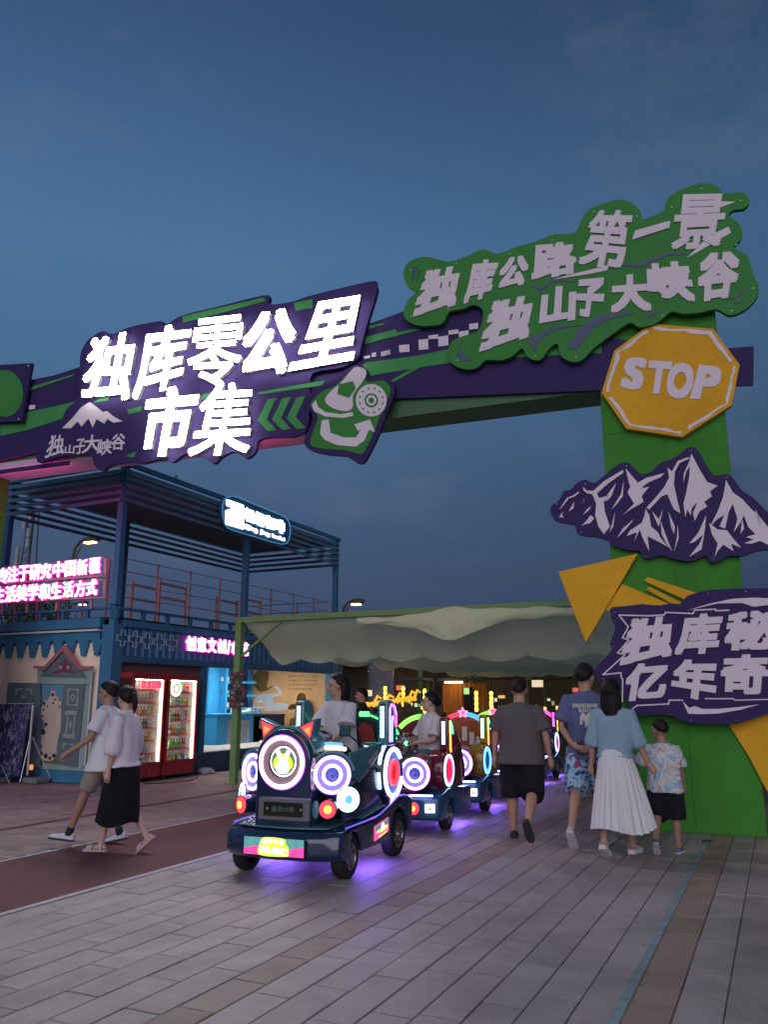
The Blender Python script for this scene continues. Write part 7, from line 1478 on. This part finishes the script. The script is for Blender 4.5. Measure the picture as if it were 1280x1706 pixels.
# 3. heavy man in grey tee, back to us
f = Fig(1.71, tuple(onz(874, 1398)), face_dir(-.10, 1), 'heavy man in a grey T shirt and black shorts walking away behind the train', 1.26, lean=2,
        legs=[dict(t=6, k=3, p=-2, out=10, ab=.05), dict(t=-14, k=34, p=52, out=10, ab=.05)], arms=[dict(u=(-.34, -.02, -1), f=(-.12, .16, -1)), dict(u=(.34, -.06, -1), f=(.14, .10, -1))], skin=SKIN)
f.hair('buzz'); f.shirt('t_shirt', cloth('tee_grey', (.105, .095, .10)), hem=-.13, loose=1.06, sleeve=.85, amp=.008, cuff=1.12, seed=9); f.shorts('shorts', cloth('shorts_black', (.014, .013, .018)), frac=1.0, below=.14, loose=1.20, cuff=1.08); f.shoes(mat('slipon_black', (.02, .02, .022), rough=.6), m_bsole, kind='slip')
# 4. man in blue shirt with print
f = Fig(1.86, tuple(onz(984, 1412) + Vector((0, .15, 0))), face_dir(.02, 1), 'tall man in a slate blue printed T shirt and floral shorts, hands behind his back', .98, head_yaw=-8, lean=2,
        legs=[dict(t=-16, k=24, p=40, out=4), dict(t=10, k=4, p=-4, out=6)], arms=[dict(u=(-.30, -.22, -1), f=(.62, -.55, -.75), h=(.8, -.2, -.3), n=(0, -1, 0), curl=.6), dict(u=(.28, -.22, -1), f=(-.58, -.55, -.75), h=(-.8, -.2, -.3), n=(0, -1, 0), curl=.6)], skin=SKIN)
f.hair('short'); ts = f.shirt('t_shirt', cloth('tee_slate', (.105, .125, .24)), hem=-.12, loose=1.10, sleeve=.82, cuff=1.12, seed=13)
# floral shorts material
mf = bpy.data.materials.new('floral_print'); mf.use_nodes = True; t_ = mf.node_tree; pb = t_.nodes['Principled BSDF']; pb.inputs['Roughness'].default_value = .85
tcn = t_.nodes.new('ShaderNodeTexCoord'); vo = t_.nodes.new('ShaderNodeTexVoronoi'); vo.inputs['Scale'].default_value = 15; nn = t_.nodes.new('ShaderNodeTexNoise'); nn.inputs['Scale'].default_value = 14; nn.inputs['Detail'].default_value = 4
rr = t_.nodes.new('ShaderNodeValToRGB'); rr.color_ramp.interpolation = 'CONSTANT'
for e, (p_, c_) in zip([rr.color_ramp.elements[0], rr.color_ramp.elements[1]] + [rr.color_ramp.elements.new(.5) for _ in range(4)], [(0, (.02, .04, .22, 1)), (.40, (.04, .12, .40, 1)), (.46, (.18, .42, .60, 1)), (.54, (.40, .55, .62, 1)), (.61, (.10, .30, .45, 1)), (.66, (.30, .05, .16, 1))]): e.position = p_; e.color = c_
av = t_.nodes.new('ShaderNodeMath'); av.operation = 'MULTIPLY_ADD'; av.inputs[1].default_value = .35; t_.links.new(tcn.outputs['Object'], vo.inputs[0]); t_.links.new(tcn.outputs['Object'], nn.inputs[0]); t_.links.new(vo.outputs[0], av.inputs[0])
sb = t_.nodes.new('ShaderNodeMath'); sb.operation = 'MULTIPLY'; sb.inputs[1].default_value = .8; t_.links.new(nn.outputs[0], sb.inputs[0]); t_.links.new(sb.outputs[0], av.inputs[2]); t_.links.new(av.outputs[0], rr.inputs[0]); t_.links.new(rr.outputs[0], pb.inputs['Base Color'])
f.shorts('shorts', mf, frac=1.0, below=.06, loose=1.22, cuff=1.05); f.shoes(mat('sneaker_grey', (.40, .40, .42), rough=.6, var=.2, vscale=25), m_wsole)
m_print = mat('print_cream', (.68, .66, .58), rough=.8)
def backprint(me_obj, mb, name, m):
    """press flat lettering onto the back of the shirt"""
    o = mb; bm_v = []
    from mathutils.bvhtree import BVHTree
    bvh = BVHTree.FromPolygons([v.co for v in me_obj.data.vertices], [tuple(p.vertices) for p in me_obj.data.polygons])
    out = []
    for (x, y, z) in mb.v:
        hit = bvh.ray_cast(Vector((x, -1.0, z)), Vector((0, 1, 0)))
        out.append((x, (hit[0].y if hit[0] else y) - .003 - (.002 if y < 0 else 0), z))
    mb.v = out; return mb.build(name, m, me_obj)
def subdiv(mb, cuts):
    me = mb.mesh(); bm = bmesh.new(); bm.from_mesh(me); bmesh.ops.triangulate(bm, faces=bm.faces); bmesh.ops.subdivide_edges(bm, edges=[e for e in bm.edges if e.calc_length() > .03], cuts=cuts); mb.v = [tuple(v.co) for v in bm.verts]; mb.f = [tuple(v.index for v in p.verts) for p in bm.faces]; mb.m = [0] * len(mb.f); bm.free(); return mb
zc = f.tp(0, 0, .36).z
mb = MB(); put_line(mb, 'ENDISDEHR', .03, [(-.135, zc + .065), (.135, zc + .065), (.135, zc + .022), (-.135, zc + .022)], lambda a, b, d: (a, d, b), -.5, .5); put_line(mb, 'BOUT', .03, [(-.065, zc + .014), (.065, zc + .014), (.065, zc - .026), (-.065, zc - .026)], lambda a, b, d: (a, d, b), -.5, .5)
mb.v = [(x + .02, y, z) for x, y, z in mb.v]; backprint(ts, mb, 'print_lettering', m_print)
mb = MB(); Z = zc - .03
put_glyph(mb, 'N', .05, [(-.050, Z - .022), (.055, Z - .022), (.045, Z - .125), (-.058, Z - .125)], lambda a, b, d: (a, d, b), -.5, .5); put_glyph(mb, 'Y', .045, [(-.040, Z), (.068, Z), (.040, Z - .150), (-.025, Z - .150)], lambda a, b, d: (a, d, b), -.51, .51)
mb.v = [(x + .02, y, z) for x, y, z in mb.v]; backprint(ts, mb, 'print_emblem', m_print)
# phone pouch in his hands
ph = empty('phone', tuple(f.root.location + (Matrix.Rotation(f.root.rotation_euler.z, 3, 'Z') @ (f.arm[0][2] + Vector((.10, -.04, -.03))))), f.root.rotation_euler.z, 'black phone held behind the back of the man in floral shorts', 'phone')
mb = MB(); mb.box((0, 0, 0), (.075, .012, .15)); mb.build('case', m_blk, ph, bevel=.005)
# 5. woman in pale blue knit and white skirt
f = Fig(1.64, tuple(onz(1036, 1430)), face_dir(.10, 1), 'woman in a light blue knit top and long white skirt leading a boy', .95, head_yaw=-8, head_pitch=-6, lean=1,
        legs=[dict(t=-6, k=18, p=28, out=4), dict(t=6, k=3, p=2, out=4)], arms=[dict(u=(-.22, .02, -1), f=(-.16, .18, -1), curl=.6), dict(u=(.26, .05, -1), f=(.30, .18, -.85), h=(.5, .2, -.8), n=(-.8, 0, -.2), curl=.5)], skin=SKIN)
f.hair('long')
f.shirt('knit_top', mat('knit_blue', (.27, .42, .52), rough=.9, var=.12, vscale=60, bump=.8, bscale=240, fabric=True), hem=.03, loose=1.02, sleeve=1.0, sleeve2=.28, cuff=1.08, amp=.008, seed=17, neckw=.085, neckz=.53)
skirt(f, 'skirt', cloth('skirt_white', (.68, .66, .67)), .10, .285, .135, .30, cx=.05, cy=-.05, pleat=.055, npl=24, ry=.98, twist=1.2)
f.shoes(mat('sandal_white', (.62, .60, .60), rough=.5), m_wsole, kind='sandal', sole_h=.045); W5 = f
ph = empty('phone', tuple(f.root.location + (Matrix.Rotation(f.root.rotation_euler.z, 3, 'Z') @ (f.arm[0][2] + f.arm[0][3] * .09 + Vector((.035, .02, .02))))), f.root.rotation_euler.z, 'black phone in the left hand of the woman in the white skirt', 'phone')
mb = MB(); mb.box((0, 0, 0), (.012, .07, .14), Matrix.Rotation(.5, 3, 'X')); mb.build('case', m_blk, ph, bevel=.004)
# 6. boy
f = Fig(1.25, tuple(onz(1117, 1421)), face_dir(.02, 1), 'small boy in a patterned white T shirt and black shorts by the green pillar', 1.12, head_yaw=38, head_pitch=3, headk=1.22, lean=0,
        legs=[dict(t=-14, k=28, p=40, out=6), dict(t=4, k=3, p=0, out=8)], arms=[dict(u=(-.55, .10, -.75), f=(-.92, .15, .10), h=(-.9, .1, .3), n=(.2, 0, -1), curl=.5), dict(u=(.16, .06, -1), f=(.02, .45, -.8))], skin=SKIN3)
f.hair('buzz')
mt = bpy.data.materials.new('boy_print'); mt.use_nodes = True; t_ = mt.node_tree; pb = t_.nodes['Principled BSDF']; pb.inputs['Roughness'].default_value = .85
tcn = t_.nodes.new('ShaderNodeTexCoord'); nn = t_.nodes.new('ShaderNodeTexNoise'); nn.inputs['Scale'].default_value = 8; nn.inputs['Detail'].default_value = 6; nn.inputs['Distortion'].default_value = .8; rr = t_.nodes.new('ShaderNodeValToRGB')
for e, (p_, c_) in zip([rr.color_ramp.elements[0], rr.color_ramp.elements[1]] + [rr.color_ramp.elements.new(.5) for _ in range(3)], [(.27, (.20, .07, .06, 1)), (.31, (.62, .62, .60, 1)), (.50, (.64, .63, .62, 1)), (.57, (.20, .38, .55, 1)), (.63, (.60, .61, .61, 1))]): e.position = p_; e.color = c_
t_.links.new(tcn.outputs['Object'], nn.inputs[0]); t_.links.new(nn.outputs[0], rr.inputs[0]); t_.links.new(rr.outputs[0], pb.inputs['Base Color'])
f.shirt('t_shirt', mt, hem=-.13, loose=1.14, sleeve=.9, cuff=1.15, seed=21); f.shorts('shorts', cloth('shorts_black', (.02, .02, .02)), frac=1.0, below=.12, loose=1.28, cuff=1.12); f.shoes(mat('boy_shoe', (.12, .12, .14), rough=.6, var=.3, vscale=25), m_wsole)
# 7. driver (sits in the locomotive)
RT = Matrix.Rotation(TA, 3, 'Z')
def on_train(x, y): p = TO + RT @ Vector((x, y, 0)); return (p.x, p.y, 0)
hd = TA + math.pi + R(20)      # facing forwards along the train, turned to the viewer's left
hd = TA + math.pi - R(22)
f = Fig(1.62, on_train(-.02, 1.02), hd, 'woman driver in a white T shirt at the wheel of the locomotive', .98, head_yaw=-38, head_pitch=-2, lean=6, seat=.99,
        legs=[dict(t=82, k=80, p=0, ab=.15), dict(t=82, k=80, p=0, ab=.15)], arms=[dict(u=(-.25, .42, -.85), f=(.10, .80, -.45), curl=.8, n=(.2, 0, -1)), dict(u=(.25, .42, -.85), f=(-.15, .85, -.40), curl=.8, n=(-.2, 0, -1))], skin=SKIN)
f.hair('bob'); f.shirt('t_shirt', cloth('tee_driver', (.60, .57, .60)), hem=-.12, loose=1.10, sleeve=.78, cuff=1.15, seed=25, amp=.009, neckw=.085, neckz=.53); f.shorts('trousers', cloth('trousers_black', (.02, .02, .025)), frac=1, below=.8, loose=.95); f.shoes(mat('slipon_black', (.02, .02, .022)), m_bsole)
# 8. passenger in the red carriage
f = Fig(1.62, on_train(.16, 2.92 + .30), TA + math.pi - R(40), 'woman passenger in a white T shirt sitting in the red carriage', .95, head_yaw=-28, head_pitch=0, lean=-4, seat=.82,
        legs=[dict(t=80, k=78, ab=.1), dict(t=84, k=80, ab=.1)], arms=[dict(u=(-.2, .35, -.9), f=(.25, .9, -.12), curl=.7, n=(.3, 0, -1)), dict(u=(.2, .3, -.9), f=(-.40, .85, .0), curl=.7, n=(-.3, 0, -1))], skin=SKIN2)
f.hair('bun'); f.shirt('t_shirt', cloth('tee_driver', (.60, .57, .60)), hem=-.10, loose=1.08, sleeve=.85, cuff=1.15, seed=31); f.shorts('trousers', cloth('trousers_grey', (.10, .12, .14)), frac=1, below=.8, loose=1.05); f.shoes(m_wsole, m_wsole)
Mw = FR[f.root.name]; hp_ = Mw @ (f.arm[0][2] + f.arm[0][3] * .12)
bq = empty('bouquet', tuple(hp_), 0, 'crinkly clear wrapped bundle of silver and green held by the passenger', 'bouquet')
random.seed(6); mb = MB()
for _ in range(70):
    c = Vector((random.gauss(0, .055), random.gauss(0, .05), random.gauss(.0, .07))); a = Vector((random.uniform(-1, 1), random.uniform(-1, 1), random.uniform(-1, 1))).normalized(); b2 = a.orthogonal().normalized(); mb.add([c - a * .03, c + b2 * .022, c + a * .03, c - b2 * .02], [(0, 1, 2, 3)])
mb.build('foil_leaves', mat('foil', (.55, .6, .58), rough=.15, metal=.8), bq, kind='stuff')
mb = MB(); mb.ball((.01, -.02, .01), .03, 10, 8); mb.build('green_light', glow('bouquet_green', (.3, 1, .6), 1.2), bq); mb = MB(); mb.tube([(0, 0, -.05), (.02, .03, -.2)], .015, 8); mb.build('stem', m_cg, bq)
# 9. dim figure further back
a = ony(603, 1200, 14.2)
f = Fig(1.68, (a.x, 14.2, 0), face_dir(-.8, -.6), 'man in a black top standing in the shade behind the locomotive seat', 1.0, head_yaw=-10, skin=SKIN3)
f.hair('short'); f.shirt('t_shirt', cloth('tee_black', (.015, .015, .016)), hem=-.1); f.shorts('trousers', cloth('trousers_black', (.02, .02, .025)), frac=1, below=.95, loose=.95); f.shoes(mat('slipon_black', (.02, .02, .022)), m_bsole)
